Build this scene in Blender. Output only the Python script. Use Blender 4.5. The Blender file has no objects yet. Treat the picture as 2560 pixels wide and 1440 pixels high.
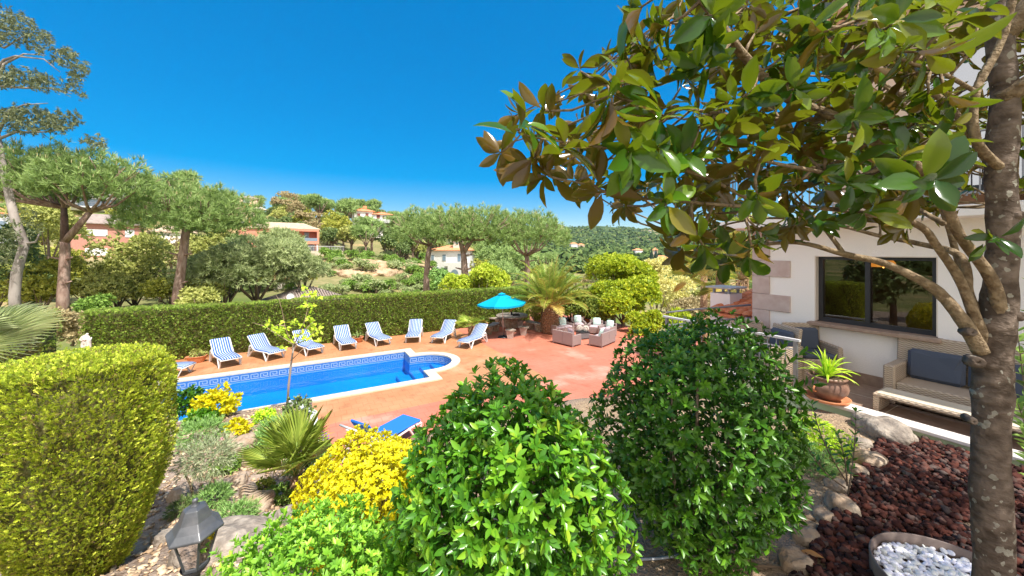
import bpy, math, random
import numpy as np
from mathutils import Vector, Matrix
from mathutils.geometry import tessellate_polygon
random.seed(7)
RS = np.random.RandomState(11)
scene = bpy.context.scene
COL = scene.collection
PI = math.pi
EYE = 4.5; FPX = 900.0; CX = 1280.0; HY = 630.0

def at(px, py, Y):
    return Vector(((px-CX)/FPX*Y, Y, EYE-(py-HY)/FPX*Y))
def G(px, py, z=0.0):
    return at(px, py, (EYE-z)*FPX/(py-HY))
UA = math.radians(29.5); CU = math.cos(UA); SU = math.sin(UA)
def uv(u, v, z=0.0):
    return Vector((u*CU-v*SU, u*SU+v*CU, z))
R3 = lambda a: Matrix.Rotation(a, 4, 'Z')

# ------------------------------------------------------------------ objects
def tag(o, label=None, cat=None, group=None, kind=None):
    if label: o['label'] = label
    if cat: o['category'] = cat
    if group: o['group'] = group
    if kind: o['kind'] = kind
    return o
def thing(name, loc, rz=0.0, label=None, cat=None, group=None):
    o = bpy.data.objects.new(name, None); COL.objects.link(o)
    o.location = loc; o.rotation_euler = (0, 0, rz); o.empty_display_size = .2
    return tag(o, label, cat, group)
def kids(o, _c={}):
    return [c for c in bpy.data.objects if c.parent == o]
def dup(root, loc=None, rz=None, scale=None, label=None):
    def cp(o, par):
        c = o.copy(); COL.objects.link(c)
        if par: c.parent = par
        for k in CH.get(o.name, []): cp(k, c)
        return c
    r = cp(root, None)
    if loc is not None: r.location = loc
    if rz is not None: r.rotation_euler = (0, 0, rz)
    if scale is not None: r.scale = scale
    if label: r['label'] = label
    return r
CH = {}
def link(name, me, parent):
    o = bpy.data.objects.new(name, me); COL.objects.link(o)
    if parent is not None:
        o.parent = parent; CH.setdefault(parent.name, []).append(o)
    return o

class MB:
    def __init__(s, M=None):
        s.v = []; s.f = []; s.sm = []; s.M = M or Matrix.Identity(4); s.uv = None
    def add(s, vs, fs, smooth=False):
        b = len(s.v)
        s.v += [s.M @ Vector(p) for p in vs]
        s.f += [tuple(b+i for i in f) for f in fs]
        s.sm += [smooth]*len(fs)
        return s
    def box(s, c, d, R=None, bev=0.0):
        hx, hy, hz = d[0]/2, d[1]/2, d[2]/2
        c = Vector(c); T = R.to_3x3() if R is not None else Matrix.Identity(3)
        if bev <= 0:
            vs = [c+T@Vector((x*hx, y*hy, z*hz)) for z in (-1, 1) for y in (-1, 1) for x in (-1, 1)]
            return s.add(vs, [(0,2,3,1),(4,5,7,6),(0,1,5,4),(2,6,7,3),(0,4,6,2),(1,3,7,5)])
        b = min(bev, hx*.9, hy*.9, hz*.9); vs = []; n = 0
        idx = {}
        for sx in (-1,1):
            for sy in (-1,1):
                for sz in (-1,1):
                    for k in range(3):
                        p = [sx*(hx-b), sy*(hy-b), sz*(hz-b)]
                        p[k] = (sx*hx, sy*hy, sz*hz)[k]
                        idx[(sx,sy,sz,k)] = len(vs); vs.append(c+T@Vector(p))
        fs = []
        for k in range(3):
            a, bb = [i for i in range(3) if i != k]
            for sg in (-1,1):
                q = []
                for (p, r) in ((-1,-1),(1,-1),(1,1),(-1,1)):
                    t = [0,0,0]; t[k] = sg; t[a] = p; t[bb] = r
                    q.append(idx[tuple(t)+(k,)])
                fs.append(tuple(q))
        for k in range(3):
            a, bb = [i for i in range(3) if i != k]
            for p in (-1,1):
                for r in (-1,1):
                    def g(sg, kk):
                        t = [0,0,0]; t[k] = sg; t[a] = p; t[bb] = r
                        return idx[tuple(t)+(kk,)]
                    fs.append((g(-1,a), g(1,a), g(1,bb), g(-1,bb)))
        for sx in (-1,1):
            for sy in (-1,1):
                for sz in (-1,1):
                    fs.append(tuple(idx[(sx,sy,sz,k)] for k in range(3)))
        return s.add(vs, fs)
    def bar(s, a, b, w, h=None, up=(0,0,1)):
        a = Vector(a); b = Vector(b); h = h or w
        d = (b-a); L = d.length; d.normalize()
        x = d.cross(Vector(up))
        if x.length < 1e-4: x = d.cross(Vector((1,0,0)))
        x.normalize(); z = x.cross(d)
        R = Matrix((x, d, z)).transposed()
        return s.box((a+b)/2, (w, L, h), R)
    def tube(s, pts, rad, n=8, cap=True, wob=0.0):
        pts = [Vector(p) for p in pts]
        if not hasattr(rad, '__len__'): rad = [rad]*len(pts)
        vs = []; fs = []; pu = None
        for i, p in enumerate(pts):
            d = (pts[min(i+1, len(pts)-1)]-pts[max(i-1, 0)]).normalized()
            if pu is None:
                pu = d.orthogonal().normalized()
            x = (pu-d*pu.dot(d)).normalized(); pu = x; y = d.cross(x)
            for k in range(n):
                a = 2*PI*k/n; r = rad[i]*(1+(random.uniform(-wob, wob) if wob else 0))
                vs.append(p+x*math.cos(a)*r+y*math.sin(a)*r)
        for i in range(len(pts)-1):
            for k in range(n):
                fs.append((i*n+k, i*n+(k+1)%n, (i+1)*n+(k+1)%n, (i+1)*n+k))
        if cap:
            fs.append(tuple(range(n-1, -1, -1))); fs.append(tuple((len(pts)-1)*n+k for k in range(n)))
        return s.add(vs, fs, True)
    def lathe(s, prof, c=(0,0,0), n=24, cap=False):
        c = Vector(c); vs = []; fs = []
        for (r, z) in prof:
            for k in range(n):
                a = 2*PI*k/n
                vs.append(c+Vector((r*math.cos(a), r*math.sin(a), z)))
        for i in range(len(prof)-1):
            for k in range(n):
                fs.append((i*n+k, i*n+(k+1)%n, (i+1)*n+(k+1)%n, (i+1)*n+k))
        if cap:
            fs.append(tuple(range(n-1,-1,-1))); fs.append(tuple((len(prof)-1)*n+k for k in range(n)))
        return s.add(vs, fs, True)
    def prism(s, poly, z0, z1):
        n = len(poly)
        vs = [(p[0], p[1], z0) for p in poly]+[(p[0], p[1], z1) for p in poly]
        fs = [tuple(range(n-1,-1,-1)), tuple(range(n, 2*n))]+[(i, (i+1)%n, n+(i+1)%n, n+i) for i in range(n)]
        return s.add(vs, fs)
    def build(s, name, mat, parent=None, mods=()):
        me = bpy.data.meshes.new(name)
        me.from_pydata([tuple(p) for p in s.v], [], s.f)
        me.polygons.foreach_set('use_smooth', s.sm)
        me.materials.append(mat); me.update()
        o = link(name, me, parent)
        for (k, kw) in mods:
            m = o.modifiers.new(k, k)
            for a, b in kw.items(): setattr(m, a, b)
        return o

def grid_mesh(name, fn, nu, nv, mat, parent=None, smooth=True, thick=0):
    vs = [tuple(fn(i/nu, j/nv)) for j in range(nv+1) for i in range(nu+1)]
    fs = [(j*(nu+1)+i, j*(nu+1)+i+1, (j+1)*(nu+1)+i+1, (j+1)*(nu+1)+i) for j in range(nv) for i in range(nu)]
    me = bpy.data.meshes.new(name); me.from_pydata(vs, [], fs)
    me.polygons.foreach_set('use_smooth', [smooth]*len(fs)); me.materials.append(mat); me.update()
    o = link(name, me, parent)
    if thick:
        m = o.modifiers.new('Solidify', 'SOLIDIFY'); m.thickness = thick
    return o
def sheet(name, loops, z, mat, kind='structure', parent=None):
    L = [[Vector((p[0], p[1], 0)) for p in l] for l in loops]
    tri = tessellate_polygon(L)
    vs = [(p.x, p.y, z) for l in L for p in l]
    me = bpy.data.meshes.new(name); me.from_pydata(vs, [], [tuple(t) for t in tri])
    me.update()
    if len(me.polygons) and me.polygons[0].normal.z < 0: me.flip_normals()
    me.materials.append(mat)
    o = link(name, me, parent)
    if kind and parent is None: o['kind'] = kind
    return o

# ------------------------------------------------------------------ leaf clouds
def nrm(a):
    return a/np.maximum(np.linalg.norm(a, axis=-1, keepdims=True), 1e-9)
def fast_mesh(name, V, faces_len, loops, mat, parent, rnd=None, smooth=False):
    me = bpy.data.meshes.new(name)
    me.vertices.add(len(V)); me.vertices.foreach_set('co', np.ascontiguousarray(V, dtype=np.float32).ravel())
    me.loops.add(len(loops)); me.loops.foreach_set('vertex_index', np.ascontiguousarray(loops, dtype=np.int32))
    nf = len(faces_len); me.polygons.add(nf)
    st = np.concatenate([[0], np.cumsum(faces_len)[:-1]]).astype(np.int32)
    me.polygons.foreach_set('loop_start', st)
    me.update(calc_edges=True)
    if smooth: me.polygons.foreach_set('use_smooth', np.ones(nf, dtype=bool))
    if rnd is not None:
        a = me.attributes.new('rnd', 'FLOAT', 'POINT'); a.data.foreach_set('value', rnd.astype(np.float32))
    me.materials.append(mat); me.validate()
    return link(name, me, parent)
def instances(name, tm, P, D, N, S, mat, parent, rnd=None, smooth=False):
    tv, tf = tm; tv = np.array(tv, float)
    D = nrm(D); X = nrm(np.cross(D, N)); Z = np.cross(X, D)
    S = np.broadcast_to(np.asarray(S, float).reshape(-1, 1) if np.ndim(S) else np.full((len(P), 1), S), (len(P), 1))
    B = np.stack([X, D, Z], 1)                               # n,3,3
    V = P[:, None, :]+S[:, :, None]*np.einsum('ki,nij->nkj', tv, B)
    n, k = len(P), len(tv)
    fl = np.array([len(f) for f in tf]); base = np.concatenate([np.array(f) for f in tf])
    loops = (base[None, :]+(np.arange(n)*k)[:, None]).ravel()
    if rnd is None: rnd = RS.rand(n)
    return fast_mesh(name, V.reshape(-1, 3), np.tile(fl, n), loops, mat, parent, np.repeat(rnd, k), smooth)
def mk_leaf(sec, fold=.1, droop=.15, wave=0):
    vs = [(0, 0, 0)]; fs = []
    for i, (y, w) in enumerate(sec):
        z = -droop*y*y
        vs += [(-w, y, z+fold*w*3+wave*(1 if i % 2 else -1)), (0, y, z), (w, y, z+fold*w*3-wave*(1 if i % 2 else -1))]
    m = len(sec); vs.append((0, 1, -droop))
    fs += [(0, 3, 2), (0, 2, 1)]
    for i in range(m-1):
        a = 1+3*i; b = a+3
        fs += [(a+1, a+2, b+2, b+1), (a, a+1, b+1, b)]
    a = 1+3*(m-1); t = len(vs)-1
    fs += [(a+1, a+2, t), (a, a+1, t)]
    return vs, fs
T_DIA = ([(0,0,0),(.22,.5,.06),(0,1,0),(-.22,.5,.06)], [(0,1,2),(0,2,3)])
T_ROUND = ([(0,0,0),(.3,.35,.06),(.22,.8,.03),(0,1,-.05),(-.22,.8,.03),(-.3,.35,.06)], [(0,1,2,3),(0,3,4,5)])
T_NEED = ([(-.035,0,0),(.035,0,0),(0,1,0)], [(0,1,2)])
T_FIN = ([(-.06,0,0),(.06,0,0),(.1,.5,.03),(0,1,0),(-.1,.5,.03)], [(0,1,2,3,4)])
T_LAUR = mk_leaf([(.25,.15),(.55,.2),(.82,.11)], .12, .12)
T_MAG = mk_leaf([(.12,.04),(.3,.135),(.5,.19),(.7,.19),(.88,.11)], .14, .24, .008)
T_OVAL = mk_leaf([(.3,.2),(.65,.22)], .15, .1)

def frame(A):
    A = nrm(A); h = np.where(np.abs(A[:, 2:3]) < .9, np.array([[0,0,1.]]), np.array([[1.,0,0]]))
    E1 = nrm(np.cross(A, h)); return A, E1, np.cross(A, E1)
def rosettes(P, A, k, ang=(.5, 1.2), off=.0, rs=RS):
    A, E1, E2 = frame(A); n = len(P)
    j = np.tile(np.arange(k), n); idx = np.repeat(np.arange(n), k)
    ph = j*2.4+np.repeat(rs.rand(n)*6.28, k)+rs.randn(n*k)*.25
    th = rs.uniform(ang[0], ang[1], n*k)
    rad = np.cos(ph)[:, None]*E1[idx]+np.sin(ph)[:, None]*E2[idx]
    D = np.cos(th)[:, None]*A[idx]+np.sin(th)[:, None]*rad
    N = np.sin(th)[:, None]*A[idx]-np.cos(th)[:, None]*rad
    return P[idx]+A[idx]*(off*(rs.rand(n*k)-.5))[:, None], D, N, idx
def sph(n, rs=RS):
    return nrm(rs.randn(n, 3))
def lump(d, seed=0, amp=.12, fr=3.0):
    s = seed*1.7
    return 1+amp*(np.sin(d[:,0]*fr*1.3+s)*np.sin(d[:,1]*fr+s*2)+.6*np.sin(d[:,2]*fr*2.1+s*3+d[:,0]*fr*1.9)+.4*np.sin(d[:,1]*fr*3.3+s))

# ------------------------------------------------------------------ materials
def newmat(name):
    m = bpy.data.materials.new(name); m.use_nodes = True
    nt = m.node_tree; b = nt.nodes['Principled BSDF']
    return m, nt, b
def rgb(c): return (c[0], c[1], c[2], 1)
def mat(name, col, rough=.6, spec=.4, metal=0, noise=None, bump=None, coords='Object', emit=None):
    """noise=(scale, second colour, detail, lo, hi)  bump=(scale, strength, distance)"""
    m, nt, b = newmat(name)
    b.inputs['Base Color'].default_value = rgb(col); b.inputs['Roughness'].default_value = rough
    b.inputs['Specular IOR Level'].default_value = spec; b.inputs['Metallic'].default_value = metal
    tc = nt.nodes.new('ShaderNodeTexCoord')
    if noise:
        t = nt.nodes.new('ShaderNodeTexNoise'); t.inputs['Scale'].default_value = noise[0]; t.inputs['Detail'].default_value = noise[2] if len(noise) > 2 else 5
        nt.links.new(tc.outputs[coords], t.inputs['Vector'])
        r = nt.nodes.new('ShaderNodeValToRGB'); lo, hi = (noise[3], noise[4]) if len(noise) > 4 else (.35, .65)
        r.color_ramp.elements[0].position = lo; r.color_ramp.elements[1].position = hi
        r.color_ramp.elements[0].color = rgb(col); r.color_ramp.elements[1].color = rgb(noise[1])
        nt.links.new(t.outputs['Fac'], r.inputs['Fac']); nt.links.new(r.outputs['Color'], b.inputs['Base Color'])
    if bump:
        t = nt.nodes.new('ShaderNodeTexNoise'); t.inputs['Scale'].default_value = bump[0]; t.inputs['Detail'].default_value = 6
        nt.links.new(tc.outputs[coords], t.inputs['Vector'])
        bp = nt.nodes.new('ShaderNodeBump'); bp.inputs['Strength'].default_value = bump[1]; bp.inputs['Distance'].default_value = bump[2]
        nt.links.new(t.outputs['Fac'], bp.inputs['Height']); nt.links.new(bp.outputs['Normal'], b.inputs['Normal'])
    if emit:
        b.inputs['Emission Color'].default_value = rgb(emit[0]); b.inputs['Emission Strength'].default_value = emit[1]
    return m
def leafmat(name, cols, rough=.45, trans=.3, tcol=None, back=None, spec=.4):
    m, nt, b = newmat(name)
    at_ = nt.nodes.new('ShaderNodeAttribute'); at_.attribute_name = 'rnd'
    r = nt.nodes.new('ShaderNodeValToRGB'); e = r.color_ramp.elements
    while len(e) < len(cols): e.new(.5)
    for i, c in enumerate(cols):
        e[i].position = i/(len(cols)-1); e[i].color = rgb((min(c[0]*LEAFK,.9), min(c[1]*LEAFK,.9), c[2]*LEAFK*.85))
    nt.links.new(at_.outputs['Fac'], r.inputs['Fac'])
    colout = r.outputs['Color']
    if back:
        g = nt.nodes.new('ShaderNodeNewGeometry'); mx = nt.nodes.new('ShaderNodeMix'); mx.data_type = 'RGBA'
        nt.links.new(g.outputs['Backfacing'], mx.inputs['Factor']); nt.links.new(colout, mx.inputs[6]); mx.inputs[7].default_value = rgb(back)
        colout = mx.outputs[2]
    nt.links.new(colout, b.inputs['Base Color'])
    b.inputs['Roughness'].default_value = rough; b.inputs['Specular IOR Level'].default_value = spec
    if trans > 0:
        tr = nt.nodes.new('ShaderNodeBsdfTranslucent'); ms = nt.nodes.new('ShaderNodeMixShader'); ms.inputs[0].default_value = trans
        if tcol: tr.inputs['Color'].default_value = rgb(tcol)
        else:
            nt.links.new(r.outputs['Color'], tr.inputs['Color'])
        nt.links.new(b.outputs[0], ms.inputs[1]); nt.links.new(tr.outputs[0], ms.inputs[2])
        nt.links.new(ms.outputs[0], nt.nodes['Material Output'].inputs['Surface'])
    return m
class NT:
    """tiny node helper"""
    def __init__(s, nt): s.nt = nt
    def n(s, t, **kw):
        x = s.nt.nodes.new(t)
        for k, v in kw.items(): setattr(x, k, v)
        return x
    def l(s, a, b): s.nt.links.new(a, b)
    def math(s, op, a, b=None):
        x = s.n('ShaderNodeMath', operation=op)
        for i, q in enumerate((a, b)):
            if q is None: continue
            if isinstance(q, (int, float)): x.inputs[i].default_value = q
            else: s.l(q, x.inputs[i])
        return x.outputs[0]
    def mix(s, f, a, b, mode='MIX'):
        x = s.n('ShaderNodeMix'); x.data_type = 'RGBA'; x.blend_type = mode
        for i, q in ((0, f), (6, a), (7, b)):
            if isinstance(q, (int, float)): x.inputs[i].default_value = q
            elif isinstance(q, (tuple, list)): x.inputs[i].default_value = rgb(q)
            else: s.l(q, x.inputs[i])
        return x.outputs[2]
    def noise(s, vec, sc, det=5, lo=.4, hi=.6):
        t = s.n('ShaderNodeTexNoise'); t.inputs['Scale'].default_value = sc; t.inputs['Detail'].default_value = det
        s.l(vec, t.inputs['Vector'])
        r = s.n('ShaderNodeMapRange'); r.inputs[1].default_value = lo; r.inputs[2].default_value = hi
        s.l(t.outputs['Fac'], r.inputs[0]); return r.outputs[0]
EXPO = 0.82; HAZE = 0.00007; LEAFK = 1.5

# ------------------------------------------------------------------ the materials
M = {}
M['white_plastic'] = mat('white_plastic', (.66,.66,.66), .35, .5)
M['white_paint'] = mat('white_paint', (.68,.68,.68), .6)
M['wall_white'] = mat('wall_white', (.90,.85,.81), .85, .2, bump=(60, .5, .01))
M['wall_peach'] = mat('wall_peach', (.80,.60,.46), .85, .2, bump=(60, .5, .01))
M['wall_cream'] = mat('wall_cream', (.74,.66,.58), .85, .2, bump=(60, .4, .01))
M['plaster_green'] = mat('plaster_green', (.55,.66,.45), .8, noise=(3, (.48,.55,.38)))
M['pink_stone'] = mat('pink_stone', (.50,.37,.33), .7, noise=(6, (.58,.47,.43)), bump=(50, .2, .004))
M['coping_stone'] = mat('coping_stone', (.58,.50,.38), .6, noise=(5, (.64,.57,.46)), bump=(60, .15, .003))
M['marble'] = mat('marble', (.74,.70,.66), .5, noise=(8, (.62,.57,.53)))
M['brown_stone'] = mat('brown_stone', (.30,.20,.15), .6, noise=(14, (.37,.26,.19)))
M['dark_frame'] = mat('dark_frame', (.022,.022,.028), .4, .5)
M['grey_metal'] = mat('grey_metal', (.30,.30,.32), .4, .5, .6)
M['white_metal'] = mat('white_metal', (.6,.6,.62), .4, .5)
M['iron'] = mat('iron', (.075,.08,.09), .4, .6, .2, noise=(10, (.15,.15,.16), 6, .45, .75), bump=(80, .15, .003))
M['terracotta'] = mat('terracotta', (.55,.19,.08), .7, noise=(9, (.62,.28,.14)))
M['brown_pot'] = mat('brown_pot', (.17,.09,.065), .42, .5, noise=(5, (.36,.22,.16), 6, .45, .7), bump=(30, .2, .01))
M['soil'] = mat('soil', (.08,.05,.035), .95, noise=(30, (.15,.1,.07)))
M['blue_cushion'] = mat('blue_cushion', (.02,.16,.62), .8, .2, bump=(200, .1, .002))
M['slate_cushion'] = mat('slate_cushion', (.075,.088,.12), .9, .2, bump=(300, .3, .003))
M['pale_cushion'] = mat('pale_cushion', (.45,.66,.62), .9, .2, noise=(9, (.68,.78,.75)))
M['lilac_cushion'] = mat('lilac_cushion', (.52,.42,.46), .9, .2)
M['brown_cushion'] = mat('brown_cushion', (.20,.14,.13), .9, .2)
M['turquoise'] = mat('turquoise', (.0,.32,.52), .75, .2, bump=(8, .2, .03))
M['aluminium'] = mat('aluminium', (.55,.55,.55), .35, .5, .8)
M['statue_stone'] = mat('statue_stone', (.72,.64,.56), .8, noise=(12, (.55,.46,.38)))
M['rock'] = mat('rock', (.33,.22,.14), .9, .2, noise=(5, (.48,.39,.30), 8, .35, .65), bump=(14, .9, .05))
M['grey_rock'] = mat('grey_rock', (.22,.185,.155), .9, .2, noise=(7, (.42,.36,.30), 8, .4, .65), bump=(18, .9, .04))
M['white_shell'] = mat('white_shell', (.7,.66,.6), .5)
M['black'] = mat('black', (.01,.01,.01), .6)
M['room'] = mat('room', (.16,.12,.10), .9)
M['bulb'] = mat('bulb', (1,.55,.15), .5, emit=((1,.42,.08), 14))
M['lampshade'] = mat('lampshade', (.35,.14,.05), .6, emit=((1,.35,.05), .8))
M['asphalt'] = mat('asphalt', (.09,.085,.085), .9, noise=(4, (.14,.13,.125)), bump=(90, .3, .005))
M['hose'] = mat('hose', (.45,.47,.5), .5)
M['root'] = mat('root', (.20,.14,.09), .9, bump=(40, .5, .01))
M['brick'] = None
def brick(name, c1, c2, mortar, sc):
    m, nt, b = newmat(name); h = NT(nt)
    t = h.n('ShaderNodeTexBrick'); t.inputs['Scale'].default_value = sc
    t.inputs['Color1'].default_value = rgb(c1); t.inputs['Color2'].default_value = rgb(c2); t.inputs['Mortar'].default_value = rgb(mortar)
    t.inputs['Mortar Size'].default_value = .015
    tc = h.n('ShaderNodeTexCoord'); mp = h.n('ShaderNodeMapping'); mp.inputs['Rotation'].default_value = (PI/2, 0, 0)
    h.l(tc.outputs['Object'], mp.inputs['Vector']); h.l(mp.outputs[0], t.inputs['Vector']); h.l(t.outputs['Color'], b.inputs['Base Color'])
    b.inputs['Roughness'].default_value = .85
    return m
M['brick'] = brick('brick', (.50,.20,.15), (.56,.25,.19), (.5,.36,.3), 2.2)
M['brick_orange'] = brick('brick_orange', (.60,.22,.14), (.66,.27,.18), (.6,.35,.25), 2.2)
M['roof_orange'] = mat('roof_orange', (.62,.22,.09), .8, noise=(2.5, (.72,.34,.17)))
M['roof_brown'] = mat('roof_brown', (.42,.30,.21), .85, noise=(1.2, (.56,.43,.31)))
M['roof_grey'] = mat('roof_grey', (.25,.20,.18), .85, noise=(1.5, (.36,.29,.25)))
M['tile_orange'] = mat('tile_orange', (.60,.17,.07), .75, noise=(7, (.72,.30,.15)), bump=(40, .2, .005))
M['glass_far'] = mat('glass_far', (.18,.25,.32), .12, .8)
M['window_shutter'] = mat('window_shutter', (.72,.72,.72), .7)
M['shutter_brown'] = mat('shutter_brown', (.22,.06,.05), .7)
M['stone_wall'] = mat('stone_wall', (.50,.40,.30), .9, noise=(2, (.62,.54,.44)), bump=(3, .8, .1))
M['pale_concrete'] = mat('pale_concrete', (.55,.52,.47), .9, noise=(2, (.45,.42,.38)))
def bark(name, c1, c2, lich=None, sc=(14,14,3)):
    m, nt, b = newmat(name); h = NT(nt); tc = h.n('ShaderNodeTexCoord')
    mp = h.n('ShaderNodeMapping'); mp.inputs['Scale'].default_value = sc; h.l(tc.outputs['Object'], mp.inputs[0])
    f = h.noise(mp.outputs[0], 1.0, 8, .35, .65); c = h.mix(f, c1, c2)
    if lich:
        mp2 = h.n('ShaderNodeMapping'); mp2.inputs['Scale'].default_value = (1,1,.8); h.l(tc.outputs['Object'], mp2.inputs[0])
        v = h.n('ShaderNodeTexVoronoi'); v.inputs['Scale'].default_value = 30; v.feature = 'SMOOTH_F1'; v.inputs['Randomness'].default_value = 1
        d = h.n('ShaderNodeTexNoise'); d.inputs['Scale'].default_value = 60; h.l(mp2.outputs[0], d.inputs['Vector'])
        dv = h.mix(.02, mp2.outputs[0], d.outputs['Color'], 'ADD'); h.l(dv, v.inputs['Vector'])
        big = h.noise(tc.outputs['Object'], 7, 3, .4, .6)
        k = h.math('LESS_THAN', v.outputs['Distance'], .30)
        k = h.math('MULTIPLY', k, h.math('GREATER_THAN', h.math('ADD', big, h.math('MULTIPLY', v.outputs['Color'], .8)), .95))
        c = h.mix(h.math('MULTIPLY', k, .62), c, lich)
    h.l(c, b.inputs['Base Color']); b.inputs['Roughness'].default_value = .9; b.inputs['Specular IOR Level'].default_value = .2
    bp = h.n('ShaderNodeBump'); bp.inputs['Strength'].default_value = .6; bp.inputs['Distance'].default_value = .02
    h.l(f, bp.inputs['Height']); h.l(bp.outputs[0], b.inputs['Normal'])
    return m
M['bark_pine'] = bark('bark_pine', (.22,.13,.10), (.42,.30,.25), sc=(5,5,1.5))
M['bark_tree'] = bark('bark_tree', (.14,.10,.07), (.26,.2,.15), sc=(6,6,2))
M['bark_euc'] = bark('bark_euc', (.24,.20,.18), (.42,.37,.34), sc=(2,2,.7))
M['bark_mag'] = bark('bark_mag', (.075,.055,.042), (.20,.155,.125), (.40,.39,.33), sc=(12,12,16))
M['bark_branch'] = bark('bark_branch', (.17,.12,.075), (.33,.25,.16), sc=(30,30,30))
M['bark_palm'] = bark('bark_palm', (.20,.11,.06), (.40,.26,.16), sc=(14,14,14))
M['twig'] = mat('twig', (.35,.25,.17), .9)
# foliage
M['lf_pine'] = leafmat('lf_pine', [(.11,.175,.06),(.20,.285,.10),(.31,.40,.17)], .6, .2)
M['candle'] = mat('candle', (.50,.42,.22), .8)
M['lf_aleppo'] = leafmat('lf_aleppo', [(.17,.22,.10),(.28,.33,.17),(.38,.41,.24)], .7, .25)
M['lf_olive'] = leafmat('lf_olive', [(.18,.21,.06),(.30,.32,.10),(.42,.41,.16)], .6, .25)
M['lf_yellow'] = leafmat('lf_yellow', [(.17,.20,.03),(.28,.29,.05),(.38,.36,.08)], .6, .3)
M['lf_dark'] = leafmat('lf_dark', [(.07,.115,.04),(.125,.18,.065),(.20,.25,.10)], .6, .2)
M['lf_green'] = leafmat('lf_green', [(.08,.15,.03),(.15,.25,.05),(.25,.36,.08)], .6, .25)
M['lf_brown'] = leafmat('lf_brown', [(.20,.16,.09),(.30,.24,.14),(.35,.30,.2)], .7, .2)
M['lf_euc'] = leafmat('lf_euc', [(.06,.08,.045),(.10,.12,.06),(.17,.18,.10)], .5, .2)
M['lf_hedge'] = leafmat('lf_hedge', [(.20,.15,.07),(.095,.16,.025),(.15,.23,.035),(.20,.29,.045),(.30,.39,.075)], .6, .25)
M['lf_thuja'] = leafmat('lf_thuja', [(.24,.17,.07),(.13,.19,.02),(.24,.31,.025),(.35,.42,.035),(.43,.48,.05),(.54,.57,.09)], .6, .3)
M['lf_laurel'] = leafmat('lf_laurel', [(.030,.11,.012),(.045,.15,.014),(.065,.19,.015),(.10,.25,.018),(.16,.33,.02),(.26,.34,.03)], .30, .3, tcol=(.20,.38,.02), spec=.5)
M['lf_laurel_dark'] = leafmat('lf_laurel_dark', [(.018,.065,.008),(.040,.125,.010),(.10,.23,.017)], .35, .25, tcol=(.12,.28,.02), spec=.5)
M['lf_small'] = leafmat('lf_small', [(.09,.22,.03),(.19,.38,.04),(.34,.55,.06)], .4, .3, tcol=(.30,.55,.05))
M['lf_euonymus'] = leafmat('lf_euonymus', [(.36,.40,.01),(.56,.50,.008),(.62,.58,.03)], .5, .3, tcol=(.75,.60,.02))
M['lf_mag'] = leafmat('lf_mag', [(.007,.030,.006),(.012,.046,.007),(.022,.072,.008),(.045,.115,.009),(.10,.17,.012),(.20,.14,.02)], .17, .33, tcol=(.22,.29,.010), back=(.135,.075,.015), spec=.6)
M['lf_lime'] = leafmat('lf_lime', [(.35,.52,.04),(.50,.66,.06)], .5, .35)
M['lf_rosemary'] = leafmat('lf_rosemary', [(.14,.26,.08),(.27,.42,.15)], .6, .2)
M['lf_grey'] = leafmat('lf_grey', [(.16,.20,.12),(.28,.32,.21),(.40,.43,.31)], .6, .2)
M['lf_palm'] = leafmat('lf_palm', [(.16,.26,.05),(.30,.40,.08),(.50,.52,.14)], .45, .25)
M['lf_palm_dry'] = leafmat('lf_palm_dry', [(.45,.40,.13),(.62,.52,.20)], .6, .25)
M['lf_fan'] = leafmat('lf_fan', [(.19,.27,.045),(.36,.42,.09)], .45, .25)
M['lf_grey_fan'] = leafmat('lf_grey_fan', [(.24,.29,.14),(.42,.46,.28)], .5, .2)
M['ring_metal'] = mat('ring_metal', (.16,.12,.11), .5, .4, .4, noise=(8, (.24,.19,.17)))
M['lf_lemon'] = leafmat('lf_lemon', [(.18,.26,.02),(.34,.42,.04),(.50,.52,.08)], .5, .3)
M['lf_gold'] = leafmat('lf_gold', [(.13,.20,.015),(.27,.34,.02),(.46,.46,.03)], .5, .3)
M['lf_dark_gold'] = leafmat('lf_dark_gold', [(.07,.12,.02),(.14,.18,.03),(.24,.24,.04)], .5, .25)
M['lf_pale'] = leafmat('lf_pale', [(.35,.34,.12),(.50,.46,.20),(.62,.58,.34)], .6, .25)
M['lf_far'] = leafmat('lf_far', [(.045,.075,.03),(.075,.115,.04),(.13,.16,.06)], .9, 0, spec=0)
M['dark_green'] = mat('dark_green', (.02,.04,.02), .9)
M['field'] = mat('field', (.16,.34,.06), .9)
M['awning'] = mat('awning', (.75,.25,.03), .8)
M['cliff'] = mat('cliff', (.38,.25,.14), .95, .1, noise=(.9, (.56,.41,.27), 8, .35, .65), bump=(1.2, 1.0, .5))
M['lf_strap'] = leafmat('lf_strap', [(.25,.45,.03),(.50,.66,.06)], .4, .3)
M['fl_pink'] = mat('fl_pink', (.75,.12,.45), .6)
M['fl_purple'] = mat('fl_purple', (.35,.22,.50), .7)
M['lava'] = leafmat('lava', [(.012,.009,.011),(.035,.014,.014),(.08,.028,.024),(.07,.055,.058)], .95, 0, spec=.1)
M['pebble'] = leafmat('pebble', [(.66,.67,.66),(.82,.83,.82)], .6, 0)
M['chips'] = leafmat('chips', [(.20,.13,.09),(.36,.26,.20),(.48,.38,.31)], .9, 0, spec=.1)

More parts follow.
